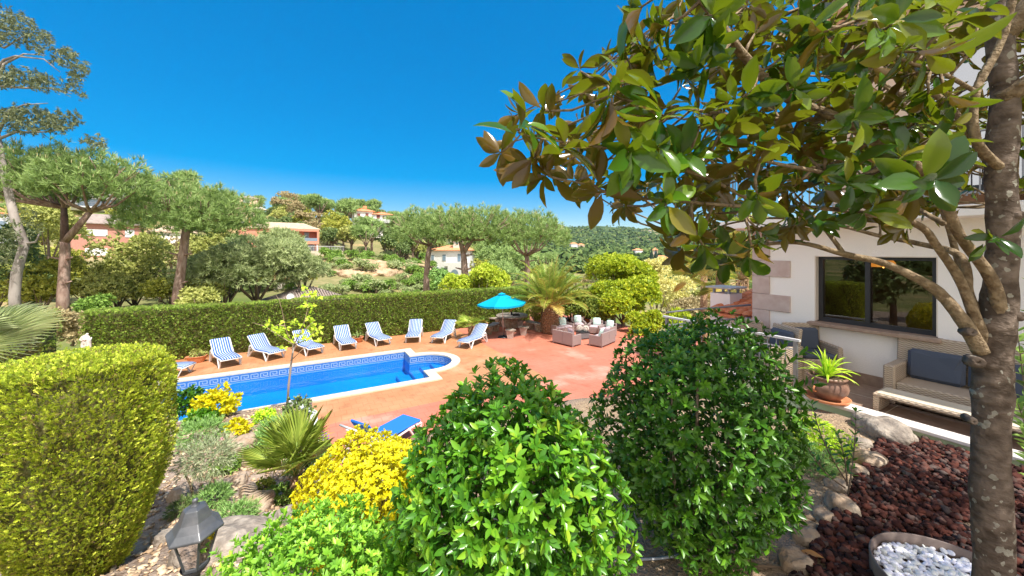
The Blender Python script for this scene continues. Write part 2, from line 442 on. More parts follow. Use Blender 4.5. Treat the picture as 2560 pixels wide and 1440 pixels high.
def ground_mat():
    m, nt, b = newmat('hill_ground'); h = NT(nt); g = h.n('ShaderNodeNewGeometry'); p = g.outputs['Position']
    c = h.mix(h.noise(p, .06, 6, .42, .58), (.12,.16,.045), (.28,.24,.12))
    c = h.mix(h.noise(p, .13, 6, .56, .64), c, (.50,.33,.18))
    c = h.mix(h.math('MULTIPLY', h.noise(p, 1.5, 4, .4, .6), .5), c, (.12,.15,.05))
    h.l(c, b.inputs['Base Color']); b.inputs['Roughness'].default_value = 1; b.inputs['Specular IOR Level'].default_value = 0
    return m
M['hill'] = ground_mat()
def mount_mat():
    m, nt, b = newmat('mountain_cover'); h = NT(nt); g = h.n('ShaderNodeNewGeometry'); p = g.outputs['Position']
    c = h.mix(h.noise(p, .05, 8, .4, .6), (.05,.085,.035), (.10,.13,.05))
    c = h.mix(h.noise(p, .008, 6, .57, .66), c, (.28,.24,.12))
    h.l(c, b.inputs['Base Color']); b.inputs['Roughness'].default_value = 1; b.inputs['Specular IOR Level'].default_value = 0
    return m
M['mountain'] = mount_mat()
def deck_mat(name, c1, c2, stain, pale):
    m, nt, b = newmat(name); h = NT(nt); g = h.n('ShaderNodeNewGeometry')
    mp = h.n('ShaderNodeMapping'); mp.inputs['Rotation'].default_value = (0, 0, -UA); h.l(g.outputs['Position'], mp.inputs[0]); p = mp.outputs[0]
    c = h.mix(h.noise(p, .8, 6, .35, .65), c1, c2)
    c = h.mix(h.math('MULTIPLY', h.noise(p, .55, 8, .56, .66), .55), c, pale)
    c = h.mix(h.math('MULTIPLY', h.noise(p, 2.3, 8, .56, .70), .6), c, stain)
    t = h.n('ShaderNodeTexBrick'); t.inputs['Scale'].default_value = 1.6; t.inputs['Mortar Size'].default_value = .014; t.inputs['Row Height'].default_value = .5
    h.l(p, t.inputs['Vector'])
    c = h.mix(h.math('MULTIPLY', t.outputs['Fac'], .5), c, stain)
    h.l(c, b.inputs['Base Color']); b.inputs['Roughness'].default_value = .6; b.inputs['Specular IOR Level'].default_value = .3
    bp = h.n('ShaderNodeBump'); bp.inputs['Strength'].default_value = .25; bp.inputs['Distance'].default_value = .01
    h.l(h.noise(p, 18, 5, .3, .7), bp.inputs['Height']); h.l(bp.outputs[0], b.inputs['Normal'])
    return m
M['deck_tan'] = deck_mat('deck_tan', (.44,.19,.085), (.50,.25,.125), (.28,.12,.055), (.56,.34,.20))
M['deck_red'] = deck_mat('deck_red', (.50,.155,.095), (.53,.19,.125), (.40,.11,.065), (.60,.36,.28))
def stripe_mat():
    m, nt, b = newmat('striped_fabric'); h = NT(nt); tc = h.n('ShaderNodeTexCoord'); s = h.n('ShaderNodeSeparateXYZ')
    h.l(tc.outputs['Object'], s.inputs[0])
    f = h.math('FRACT', h.math('MULTIPLY', h.math('ADD', s.outputs[0], 5.0), 1/.078)); k = h.math('LESS_THAN', f, .56)
    h.l(h.mix(k, (.47,.51,.57), (.015,.10,.38)), b.inputs['Base Color']); b.inputs['Roughness'].default_value = .8
    return m
M['stripes'] = stripe_mat()
def wicker(name, c1, c2, sc=40):
    m, nt, b = newmat(name); h = NT(nt); tc = h.n('ShaderNodeTexCoord')
    s = h.n('ShaderNodeSeparateXYZ'); h.l(tc.outputs['Object'], s.inputs[0])
    a = h.math('SINE', h.math('MULTIPLY', h.math('ADD', s.outputs[0], s.outputs[1]), sc*2.2)); c = h.math('SINE', h.math('MULTIPLY', s.outputs[2], sc*5))
    f = h.math('ADD', h.math('MULTIPLY', h.math('MULTIPLY', a, c), .5), .5)
    h.l(h.mix(f, c1, c2), b.inputs['Base Color']); b.inputs['Roughness'].default_value = .6
    bp = h.n('ShaderNodeBump'); bp.inputs['Strength'].default_value = .7; bp.inputs['Distance'].default_value = .01
    h.l(f, bp.inputs['Height']); h.l(bp.outputs[0], b.inputs['Normal'])
    return m
M['wicker_beige'] = wicker('wicker_beige', (.27,.20,.14), (.56,.45,.34))
M['wicker_grey'] = wicker('wicker_grey', (.25,.19,.18), (.33,.26,.25), 30)
M['wicker_dark'] = wicker('wicker_dark', (.12,.11,.12), (.19,.18,.19), 30)
def water_mat():
    m, nt, b = newmat('pool_water'); h = NT(nt)
    nt.nodes.remove(b)
    tr = h.n('ShaderNodeBsdfTransparent'); tr.inputs[0].default_value = (.50,.80,.97,1)
    gl = h.n('ShaderNodeBsdfGlossy'); gl.inputs['Roughness'].default_value = .02
    fr = h.n('ShaderNodeFresnel'); fr.inputs['IOR'].default_value = 1.33
    g = h.n('ShaderNodeNewGeometry'); bp = h.n('ShaderNodeBump'); bp.inputs['Strength'].default_value = .3; bp.inputs['Distance'].default_value = .02
    h.l(h.noise(g.outputs['Position'], 3.5, 3, .3, .7), bp.inputs['Height']); h.l(bp.outputs[0], gl.inputs['Normal']); h.l(bp.outputs[0], fr.inputs['Normal'])
    ms = h.n('ShaderNodeMixShader'); h.l(fr.outputs[0], ms.inputs[0]); h.l(tr.outputs[0], ms.inputs[1]); h.l(gl.outputs[0], ms.inputs[2])
    h.l(ms.outputs[0], nt.nodes['Material Output'].inputs['Surface'])
    return m
M['water'] = water_mat()
def pool_mat():
    m, nt, b = newmat('pool_mosaic'); h = NT(nt); g = h.n('ShaderNodeNewGeometry')
    mp = h.n('ShaderNodeMapping'); mp.inputs['Rotation'].default_value = (0, 0, -UA); h.l(g.outputs['Position'], mp.inputs[0])
    t = h.n('ShaderNodeTexVoronoi'); t.inputs['Scale'].default_value = 22; t.distance = 'CHEBYCHEV'; t.inputs['Randomness'].default_value = 0.1
    h.l(mp.outputs[0], t.inputs['Vector'])
    c = h.mix(h.noise(mp.outputs[0], .7, 6, .3, .7), (.0,.28,.62), (.0,.38,.76))
    s = h.n('ShaderNodeSeparateColor'); h.l(t.outputs['Color'], s.inputs[0])
    c = h.mix(h.math('MULTIPLY', s.outputs[0], .25), c, (.02,.36,.92))
    h.l(c, b.inputs['Base Color']); b.inputs['Roughness'].default_value = .5
    return m
M['pool'] = pool_mat()
M['key_blue'] = mat('key_blue', (.05,.17,.45), .3)
M['key_white'] = mat('key_white', (.38,.48,.62), .3)
def glass_mat(name, tint, ior=1.5, base=0.0):
    m, nt, b = newmat(name); h = NT(nt); nt.nodes.remove(b)
    tr = h.n('ShaderNodeBsdfTransparent'); tr.inputs[0].default_value = rgb(tint)
    gl = h.n('ShaderNodeBsdfGlossy'); gl.inputs['Roughness'].default_value = .01
    fr = h.n('ShaderNodeFresnel'); fr.inputs['IOR'].default_value = ior
    f = h.math('ADD', fr.outputs[0], base)
    ms = h.n('ShaderNodeMixShader'); h.l(f, ms.inputs[0]); h.l(tr.outputs[0], ms.inputs[1]); h.l(gl.outputs[0], ms.inputs[2])
    h.l(ms.outputs[0], nt.nodes['Material Output'].inputs['Surface'])
    return m
M['win_glass'] = glass_mat('win_glass', (.7,.7,.66), 1.5, .05)
M['sky_glass'] = glass_mat('sky_glass', (.2,.25,.3), 1.5, .55)
M['lamp_glass'] = glass_mat('lamp_glass', (.62,.6,.55), 1.5, .02)
def garden_mat(name, c1, c2, c3, sc=14):
    m, nt, b = newmat(name); h = NT(nt); g = h.n('ShaderNodeNewGeometry'); p = g.outputs['Position']
    c = h.mix(h.noise(p, sc, 8, .35, .65), c1, c2); c = h.mix(h.noise(p, 2.2, 5, .5, .65), c, c3)
    h.l(c, b.inputs['Base Color']); b.inputs['Roughness'].default_value = .95; b.inputs['Specular IOR Level'].default_value = .1
    bp = h.n('ShaderNodeBump'); bp.inputs['Strength'].default_value = .8; bp.inputs['Distance'].default_value = .03
    h.l(h.noise(p, sc*2, 6, .3, .7), bp.inputs['Height']); h.l(bp.outputs[0], b.inputs['Normal'])
    return m
M['mulch'] = garden_mat('mulch', (.20,.14,.10), (.40,.31,.25), (.46,.36,.28))
M['sand'] = garden_mat('sand', (.30,.21,.14), (.46,.34,.22), (.36,.27,.2), 20)

# ------------------------------------------------------------------ camera, light, sky
cam = bpy.data.cameras.new('camera'); camo = bpy.data.objects.new('camera', cam); COL.objects.link(camo)
camo.location = (0, 0, EYE); camo.rotation_euler = (PI/2, 0, 0)
cam.sensor_width = 36; cam.lens = 36*FPX/2560; cam.shift_y = -(720-HY)/2560
cam.clip_start = .05; cam.clip_end = 8000
scene.camera = camo
SUN_EL = math.radians(60); sx, sy = .65, -.76
sd = Vector((sx*math.cos(SUN_EL), sy*math.cos(SUN_EL), math.sin(SUN_EL))).normalized()
sun = bpy.data.lights.new('sun', 'SUN'); sun.energy = 4.2; sun.angle = math.radians(.5); sun.color = (1, .95, .87)
suno = bpy.data.objects.new('sun', sun); COL.objects.link(suno); suno.location = (0, 0, 60)
suno.rotation_euler = (-sd).to_track_quat('-Z', 'Y').to_euler()
w = bpy.data.worlds.new('World'); scene.world = w; w.use_nodes = True
wn = NT(w.node_tree); bg = w.node_tree.nodes['Background']
sk = wn.n('ShaderNodeTexSky'); sk.sky_type = 'NISHITA'; sk.sun_disc = False
sk.sun_elevation = SUN_EL; sk.sun_rotation = math.atan2(sx, sy)
sk.air_density = 1.0; sk.dust_density = .15; sk.ozone_density = 3.0; sk.altitude = 100
# deep azure ahead, with an added whiter sky behind the camera as fill light
def vmul(a, k):
    x = wn.n('ShaderNodeVectorMath', operation='SCALE'); wn.l(a, x.inputs[0]); x.inputs['Scale'].default_value = k; return x.outputs[0]
ga = wn.n('ShaderNodeGamma'); ga.inputs[1].default_value = .5; wn.l(vmul(sk.outputs[0], .2), ga.inputs[0])
hs = wn.n('ShaderNodeHueSaturation'); hs.inputs['Saturation'].default_value = 2.75; hs.inputs['Hue'].default_value = .506; hs.inputs['Value'].default_value = 3.3
wn.l(ga.outputs[0], hs.inputs['Color'])
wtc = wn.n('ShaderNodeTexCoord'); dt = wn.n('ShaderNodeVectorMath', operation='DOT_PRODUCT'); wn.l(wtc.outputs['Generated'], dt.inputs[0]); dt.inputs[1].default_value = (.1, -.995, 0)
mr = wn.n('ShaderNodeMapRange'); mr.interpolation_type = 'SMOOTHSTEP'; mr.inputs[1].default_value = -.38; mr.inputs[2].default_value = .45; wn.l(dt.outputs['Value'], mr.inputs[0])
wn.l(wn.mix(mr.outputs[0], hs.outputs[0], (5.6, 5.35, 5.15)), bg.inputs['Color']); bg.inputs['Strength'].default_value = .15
scene.view_settings.view_transform = 'Standard'; scene.view_settings.look = 'None'
scene.view_settings.exposure = EXPO; scene.view_settings.gamma = 1
try:
    scene.cycles.max_bounces = 8; scene.cycles.transparent_max_bounces = 12; scene.cycles.caustics_refractive = False; scene.cycles.caustics_reflective = False
    scene.cycles.volume_bounces = 0
except Exception: pass

# ------------------------------------------------------------------ terrain
TC = [-3000, 0, 300, 600, 700, 900, 1050, 1130, 1300, 1450, 1750, 2300, 5500]
TD = [2, 18, 23.5, 32, 42, 55, 70, 90, 115, 140, 180, 260, 400, 700, 1100, 1500, 2000]
TZ = {
 0:   [-1.7,-1.7,-.6,-.5, .2, 2.0, 6, 12, 19, 23, 25, 18, 0, 0, 0, 0, 0],
 600: [-1.7,-1.7,-1,-1, -.5,.8, 3.6, 10, 16, 19, 18, 10, 0, 0, 0, 0, 0],
 900: [-1.7,-1.7,-2,-2.5,-2, .4, 2.5, 4.5, 8.3, 16, 19, 10, 0, 0, 0, 0, 0],
 1050:[-1.7,-1.7,-2,-3,-3.2,-1.2, 0.8, 2.5, 5, 12, 14, 8, 0, 0, 0, 0, 0],
 1130:[-1.7,-1.7,-2,-3,-4,-3.5,-3,-2.2,-1, 4, 8, 6, 0, 5, 30, 70, 40],
 1300:[-1.7,-1.7,-2,-3,-4,-5,-5,-4.5,-4,-3,-1, 0, 1, 12, 55, 100, 60],
 1450:[-1.7,-1.7,-2.5,-4,-5,-6,-6,-6,-6,-6,-6,-6,-3, 12, 60, 112, 70],
 1750:[-1.7,-1.7,-3,-5,-6,-7,-7,-7,-7,-7,-7,-8,-8, 8, 56, 106, 70],
}
rows = [TZ[0], TZ[0], TZ[0], TZ[600], TZ[600], TZ[900], TZ[1050], TZ[1130], TZ[1300], TZ[1450], TZ[1750], TZ[1750], TZ[1750]]
TZA = np.array(rows, float)
def tz(x, y):
    y = max(y, 2.01); px = x/y*FPX+CX
    px = min(max(px, TC[0]+1), TC[-1]-1); yy = min(y, TD[-1]-1)
    i = max(k for k in range(len(TC)-1) if TC[k] <= px); j = max(k for k in range(len(TD)-1) if TD[k] <= yy)
    a = (px-TC[i])/(TC[i+1]-TC[i]); b = (yy-TD[j])/(TD[j+1]-TD[j])
    a = a*a*(3-2*a)
    z = (TZA[i,j]*(1-a)+TZA[i+1,j]*a)*(1-b)+(TZA[i,j+1]*(1-a)+TZA[i+1,j+1]*a)*b
    if y > 30:
        k = min((y-30)/40, 1)*min(1+y/200, 6)
        z += k*.5*(math.sin(x*.11+y*.07)+math.sin(x*.043-y*.09+2)+.6*math.sin(x*.27+1)*math.cos(y*.21))
        if y > 600: z += 5*math.sin(x*.008+1)*math.sin(y*.006)+3*math.sin(x*.021)
    return z
def tp(px, Y, dz=0):
    x = (px-CX)/FPX*Y
    return Vector((x, Y, tz(x, Y)+dz))
pxs = list(np.linspace(-3000, -400, 12))+list(np.linspace(-300, 2700, 150))+list(np.linspace(2800, 5500, 12))
yn = list(np.linspace(2, 24, 8))+list(np.geomspace(26, 300, 80))
yf = list(np.geomspace(300, 1950, 50))
def fan(name, ys, m, kind):
    vs = []; fs = []
    for y in ys:
        for p in pxs:
            x = (p-CX)/FPX*y; vs.append((x, y, tz(x, y)))
    n = len(pxs)
    for j in range(len(ys)-1):
        for i in range(n-1): fs.append((j*n+i, j*n+i+1, (j+1)*n+i+1, (j+1)*n+i))
    me = bpy.data.meshes.new(name); me.from_pydata(vs, [], fs); me.polygons.foreach_set('use_smooth', [True]*len(fs))
    me.materials.append(m); o = link(name, me, None); o['kind'] = kind; return o
fan('terrain', yn, M['hill'], 'structure')
fan('mountain', yf, M['mountain'], 'structure')
gm = MB(); gm.add([(-500,-300,-1.72),(500,-300,-1.72),(500,2.2,-1.72),(-500,2.2,-1.72)], [(0,1,2,3)]); gm.build('ground', M['hill'])['kind'] = 'structure'

# ------------------------------------------------------------------ pool deck and pool
def UVL(l): return [uv(a, b) for a, b in l]
NA = 20; RC = (4.13, 14.50)
def outline(du, r, u_r, vlo, vhi, u_l):
    pts = [(u_l, vlo), (u_r, vlo), (u_r, RC[1]-r)]
    pts += [(RC[0]+r*math.cos(a)*1.0, RC[1]+r*math.sin(a)) for a in np.linspace(-PI/2, PI/2, NA)]
    pts += [(u_r, RC[1]+r), (u_r, vhi), (u_l, vhi)]
    return pts
PO = outline(0, 1.43, 4.12, 12.25, 16.86, -8.5)
PI_ = outline(0, 1.08, 3.77, 12.6, 16.51, -8.15)
tan_out = [(-10.5, 10.54), (7.45, 10.54), (7.45, 20.6), (-10.5, 20.6)]
# the garden bites into the tan deck on its lower left: deck there starts at u=0.1
hole = PO
deck_poly = [(.1, 10.54), (7.45, 10.54), (7.45, 20.6), (-10.5, 20.6), (-10.5, 12.0), (-8.6, 12.0), (-8.6, 12.1), (.1, 12.1)]
sheet('pool_deck', [UVL(deck_poly), UVL(list(reversed(hole)))], 0.0, M['deck_tan'])
sheet('red_terrace', [UVL([(.1, 6.0), (17, 4.2), (17, 24), (7.45, 24), (7.45, 10.54), (.1, 10.54)])], 0.0, M['deck_red'])
# coping
bm = MB(); n = len(PO); vs = []
for (a, b) in PO: vs.append(uv(a, b, .045))
for (a, b) in PI_: vs.append(uv(a, b, .045))
for (a, b) in PO: vs.append(uv(a, b, -.02))
for (a, b) in PI_: vs.append(uv(a, b, -.01))
fs = []
for i in range(n):
    j = (i+1) % n
    fs += [(i, j, n+j, n+i), (2*n+i, 2*n+j, j, i), (n+i, n+j, 3*n+j, 3*n+i)]
bm.add(vs, fs)
pool = thing('swimming_pool', uv(0, 14.5, 0), 0, 'long blue swimming pool with a rounded stepped end and cream coping', 'swimming pool')
PW = Matrix.Translation(-uv(0, 14.5, 0))
bm.v = [PW @ p for p in bm.v]
cop = bm.build('coping', M['coping_stone'], pool)
# joints in the coping as fine dark grooves: thin strips
jb = MB(PW)
for k in range(24):
    u = -8+.5*k
    for (v0, v1) in ((12.26, 12.59), (16.52, 16.85)):
        jb.box(uv(u, (v0+v1)/2, .0465), (.008, v1-v0, .002), R3(UA))
jb.build('joint_lines', M['pink_stone'], cop)['kind'] = 'stuff'
# shell
DEEP = -.86
sh = MB(PW); ii = [uv(a, b, -.012) for a, b in PI_]; lo = [uv(a, b, DEEP) for a, b in PI_]
sh.add(ii+lo, [(i, (i+1) % n, n+(i+1) % n, n+i) for i in range(n)])
tri = tessellate_polygon([[Vector((p.x, p.y, 0)) for p in lo]])
sh.add(lo, [tuple(t) for t in tri])
sh.build('basin', M['pool'], pool)
st = MB(PW)
for k, (ua, ub) in enumerate(((3.2, 3.75), (3.75, 4.2), (4.2, 4.62), (4.62, 5.2))):
    top = -.74+.11*k
    if k == 0: pts = [(ua, RC[1]-1.08), (5.0, RC[1]-1.08), (5.0, RC[1]+1.08), (ua, RC[1]+1.08)]
    pts = [(ua, RC[1]-1.079), (ub+.01, RC[1]-1.079), (ub+.01, RC[1]+1.079), (ua, RC[1]+1.079)]
    if k >= 1:
        def hw(u): return 1.078 if u <= RC[0] else math.sqrt(max(1.078**2-(u-RC[0])**2, .0004))
        us = np.linspace(ua, min(ub, 5.2), 6)
        pts = [(u, RC[1]-hw(u)) for u in us]+[(u, RC[1]+hw(u)) for u in us[::-1]]
    st.prism([(uv(a, b).x, uv(a, b).y) for a, b in pts], DEEP+.01, top)
st.build('steps', M['pool'], pool)
nose = MB(PW)
for k, ua in enumerate((3.2, 3.75, 4.2, 4.62)):
    w_ = 1.07 if ua <= RC[0] else math.sqrt(1.07**2-(ua-RC[0])**2)
    nose.box(uv(ua+.02, RC[1], -.74+.11*k+.006), (.05, 2*w_, .012), R3(UA))
nose.build('step_nosing', M['key_blue'], pool)
# tile band with a meander
band = MB(PW); key = MB(PW); line = MB(PW)
def band_seg(a, b, inn):
    """a,b: (u,v) ends, inn: inward normal (u,v)"""
    A = uv(*a); B = uv(*b); L = (B-A).length; d = (B-A)/L; nn = uv(*inn).normalized()
    def q(mb, s0, s1, z0, z1, off):
        o = nn*off
        mb.add([A+d*s0+o+Vector((0,0,z0)), A+d*s1+o+Vector((0,0,z0)), A+d*s1+o+Vector((0,0,z1)), A+d*s0+o+Vector((0,0,z1))], [(0,1,2,3)])
    q(band, 0, L, -.285, -.013, .004)
    q(line, 0, L, -.318, -.306, .006)
    c = .30; m = max(1, round(L/c)); c = L/m; h0 = -.25; H = .18; t = .022
    for k in range(m):
        s = k*c
        def r(x0, x1, y0, y1): q(key, s+x0*c, s+x1*c, h0+y0*H, h0+y1*H, .007)
        T = t/H; W = t/c
        r(.06, .06+W, 0, 1); r(.06, .86, 1-T, 1); r(.86-W, .86, .3, 1); r(.36, .86, .3, .3+T); r(.36, .36+W, .3, .68)
        r(.06, 1.06-W, -.02, T-.02)
segs = [((-8.15, 16.51), (3.77, 16.51), (0, -1)), ((3.77, 16.51), (3.77, 15.58), (-1, 0)), ((3.77, 12.6), (-8.15, 12.6), (0, 1)), ((3.77, 13.42), (3.77, 12.6), (-1, 0))]
for a, b, i_ in segs: band_seg(a, b, i_)
ar = [(RC[0]+1.078*math.cos(a), RC[1]+1.078*math.sin(a)) for a in np.linspace(PI/2, -PI/2, 12)]
ar = [(3.77, ar[0][1])]+ar+[(3.77, ar[-1][1])]
for a, b in zip(ar[:-1], ar[1:]):
    mu, mv = (a[0]+b[0])/2-RC[0], (a[1]+b[1])/2-RC[1]
    band_seg(a, b, (-max(mu, 0), -mv))
tb = band.build('tile_band', M['key_blue'], pool); key.build('meander', M['key_white'], tb); line.build('tile_line', M['key_white'], pool)
sheet('water', [[p for p in ii]], -.33, M['water'])

# ------------------------------------------------------------------ garden ground
def sstep(a, b, x):
    t = min(max((x-a)/(b-a), 0), 1); return t*t*(3-2*t)
def gz(u, v):
    L = float(np.interp(v, [-2, 2, 3.5, 5, 6.5, 8.5, 11, 12.2], [2.2, 2.0, 1.5, 1.0, .62, .40, .24, .14]))
    if v > 6: L = .12+(L-.12)*(1-(1-sstep(-1.8, .1, u))*0-sstep(-1.8, .1, u)*sstep(6, 8.5, v)*.85)
    R = 2.16+(-.25-2.16)*sstep(4.5, 6.2, v)
    R -= .2*sstep(2.3, 3.2, v)*sstep(3.5, 5, u)
    k = sstep(-.6, .8, u)
    z = L*(1-k)+R*k if v < 7 else (L if u < .1 else -.25)
    return z+.025*math.sin(u*3.1+v*1.3)*math.sin(v*2.3-u)*(1 if v < 11 else 0)
def gpos(u, v, dz=0): return uv(u, v, gz(u, v)+dz)
def gxy(x, y, dz=0):
    u = x*CU+y*SU; v = -x*SU+y*CU
    return Vector((x, y, gz(u, v)+dz))
def gray(px, py, dz=0):
    """where the ray of a pixel meets the garden ground"""
    Y = .8
    while Y < 20:
        p = at(px, py, Y); g = gxy(p.x, p.y)
        if p.z <= g.z: break
        Y += .02
    return Vector((p.x, p.y, g.z+dz))
def gpatch(name, u0, u1, v0, v1, m, st=.2, cond=None):
    us = np.arange(u0, u1+1e-6, (u1-u0)/max(1, round((u1-u0)/st))); vv = np.arange(v0, v1+1e-6, (v1-v0)/max(1, round((v1-v0)/st)))
    vs = [tuple(gpos(u, v)) for v in vv for u in us]; k = len(us)
    fs = [(j*k+i, j*k+i+1, (j+1)*k+i+1, (j+1)*k+i) for j in range(len(vv)-1) for i in range(k-1)]
    me = bpy.data.meshes.new(name); me.from_pydata(vs, [], fs); me.polygons.foreach_set('use_smooth', [True]*len(fs)); me.materials.append(m)
    o = link(name, me, None); o['kind'] = 'structure'; return o
gpatch('garden_bed', -18, .1, -3, 12.24, M['mulch'])
gpatch('garden_soil', .1, 6.58, -3, 6.6, M['sand'])
kb = MB()
for (a, b) in (((.1, 6.5), (.1, 11.0)), ((.1, 11.0), (-.5, 12.2))):
    kb.bar(uv(a[0]+.03, a[1], .05), uv(b[0]+.03, b[1], .05), .16, .34)
tag(kb.build('garden_kerb', M['white_paint']), 'low white kerb between the rock garden and the red terrace', 'kerb')
# dark path low on the left
pb = []
path_uv = [(-5.0, 3.9), (-3.4, 3.7), (-2.0, 3.3), (-1.3, 2.6), (-1.0, 1.2)]
vs = []; fs = []
for i, (a, b) in enumerate(path_uv):
    for s in (-1, 0, 1):
        d = Vector(path_uv[min(i+1, 4)])-Vector(path_uv[max(i-1, 0)]); nn = Vector((-d.y, d.x)).normalized()*.65*s
        vs.append(tuple(gpos(a+nn.x, b+nn.y, .03)))
for i in range(4):
    for s in range(2): fs.append((i*3+s, i*3+s+1, i*3+s+4, i*3+s+3))
me = bpy.data.meshes.new('path'); me.from_pydata(vs, [], fs); me.materials.append(M['asphalt']); o = link('path', me, None); o['kind'] = 'structure'

# ------------------------------------------------------------------ the house on the right and its porch
TF = 2.26
house = thing('villa', uv(8.2, 4.1, -.5), UA, 'cream villa with pink corner stones and a dark window behind the tree', 'house')
def HB(): return MB(Matrix.Translation((-8.2, -4.1, .5)))     # house frame: x=u, y=v, z from the villa's foot
# facade with window opening
w0, w1, zb, zt = 1.55, 3.06, TF+.95, TF+2.17
f = HB()
T = .3
for (v0, v1, z0, z1) in ((-7, w0, -.5, 4.98), (w1, 4.1, -.5, 4.98), (w0, w1, -.5, zb), (w0, w1, zt, 4.98)):
    f.box((8.2+T/2, (v0+v1)/2, (z0+z1)/2), (T, v1-v0, z1-z0))
f.box((12, 4.1-T/2, 2.23), (7.0, T, 5.46)); f.box((15.4, -1.5, 2.2), (.3, 10.6, 5.4))
f.box((11.9, -6.85, 2.2), (6.9, .28, 5.4))
f.build('wall', M['wall_white'], house)
f = HB()
for (v0, v1, z0, z1) in ((-7, -.4, 5.06, 8.6), (-.4, 1.9, 7.6, 8.6), (1.9, 2.9, 5.06, 8.6)):
    f.box((8.5+T/2, (v0+v1)/2, (z0+z1)/2), (T, v1-v0, z1-z0))
f.box((12, 2.9-T/2, 6.83), (6.6, T, 3.5)); f.box((15.4, -1.5, 6.9), (.3, 10.6, 3.4)); f.box((12, -6.85, 6.9), (6.5, .28, 3.4))
f.build('upper_wall', M['wall_peach'], house)
f = HB(); f.box((12, -1.4, 4.93), (6.9, 10.6, .1)); f.build('ceiling', M['room'], house)
f = HB(); f.box((11.4, -2.0, 8.72), (7.2, 10.6, .24)); f.box((7.9, -2.0, 8.79), (.12, 10.7, .2)); f.build('roof', M['wall_peach'], house)
# back room seen through the glass
f = HB(); f.box((10.8, 2.2, 3.4), (.1, 3.6, 3)); f.box((9.6, .3, 3.4), (2.2, .1, 3)); f.box((9.6, 2.2, TF-.06), (2.3, 3.6, .1)); f.build('room', M['room'], house)
# window
win = HB()
win.box((8.36, w0+.04, (zb+zt)/2), (.07, .08, zt-zb)); win.box((8.36, w1-.04, (zb+zt)/2), (.07, .08, zt-zb))
win.box((8.36, (w0+w1)/2, zb+.04), (.07, w1-w0-.16, .08)); win.box((8.36, (w0+w1)/2, zt-.035), (.07, w1-w0-.16, .07))
win.box((8.33, 2.36, (zb+zt)/2), (.06, .06, zt-zb-.15))
wf = win.build('window', M['dark_frame'], house)
g = HB(); g.box((8.372, (w0+w1)/2, (zb+zt)/2), (.008, w1-w0-.14, zt-zb-.13)); g.build('pane', M['win_glass'], wf)
f = HB(); f.box((8.2, (w0+w1)/2, zb-.025), (.34, w1-w0+.12, .06), bev=.01); f.build('window_sill', M['brown_stone'], house)
f = HB()
f.box((8.265, w1-.008, (zb+zt)/2+.01), (.125, .016, zt-zb-.02)); f.box((8.265, w0+.008, (zb+zt)/2+.01), (.125, .016, zt-zb-.02)); f.box((8.265, (w0+w1)/2, zt-.008), (.125, w1-w0-.04, .016))
f.build('window_reveal', M['wall_cream'], house)
# quoins
z = TF-.0; k = 0
while z < 4.85:
    h_ = .36 if k % 2 == 0 else .33; h_ = min(h_, 4.97-z); L = .30 if k % 2 == 0 else .66
    q = HB(); q.box((8.19, 4.112-L/2, z+h_/2), (.05, L+.024, h_-.006), bev=.006)
    q.box((8.35+.15, 4.112, z+h_/2), (.62 if k % 2 else .34, .03, h_-.006))
    q.build('corner_stone', M['pink_stone'], house); z += h_; k += 1
f = HB(); f.box((8.19, -1.5, TF+.09), (.024, 10.6, .18)); f.build('baseboard', M['brown_stone'], house)
# balcony
bal = HB(); bal.box((8.1, -1.2, 5.06), (.86, 11.5, .16), bev=.01); bal.box((11.9, 3.4, 5.06), (6.8, 1.9, .14))
bo = bal.build('balcony', M['wall_white'], house)
r = HB(); uo = 7.76
for zz in (6.12,): r.box((uo, -1.2, zz), (.05, 11.4, .04))
r.box((8.1, 4.48, 6.12), (.7, .05, .04)); r.box((uo, -1.2, 5.3), (.03, 11.4, .03)); r.box((8.1, 4.48, 5.3), (.7, .03, .03))
v = -6.6
while v < 4.5:
    r.box((uo, v, 5.68), (.016, .016, .84)); v += .11
for k in range(6): r.box((7.85+.11*k, 4.48, 5.68), (.016, .016, .84))
for v in (-4, -1.2, 1.6, 4.45): r.box((uo, v, 5.63), (.04, .04, .95))
r.build('balustrade', M['grey_metal'], bo)
d = HB(); d.box((8.62, -.36, 6.5), (.08, .08, 2.2)); d.box((8.62, 1.86, 6.5), (.08, .08, 2.2)); d.box((8.62, .75, 6.5), (.08, .08, 2.2)); d.box((8.62, .75, 7.56), (.08, 2.14, .08)); d.box((8.62, .75, 5.45), (.08, 2.14, .08))
do = d.build('balcony_door', M['dark_frame'], house)
g = HB(); g.box((8.63, .75, 6.5), (.01, 2.2, 2.1)); g.build('pane', M['sky_glass'], do)
# pendant lamp in the room
lp = thing('pendant_lamp', uv(9.4, 2.45, 4.3), 0, 'lit orange pendant lamp glowing inside the dark window', 'lamp')
b = MB(); b.lathe([(.03,.12),(.10,.08),(.16,0),(.17,-.08)], n=16); b.tube([(0,0,.1),(0,0,.62)], .006, 5); b.build('lamp_shade', M['lampshade'], lp)
b = MB(); b.lathe([(.0,.04),(.045,.0),(.05,-.05),(.0,-.1)], n=12); b.build('bulb', M['bulb'], lp)
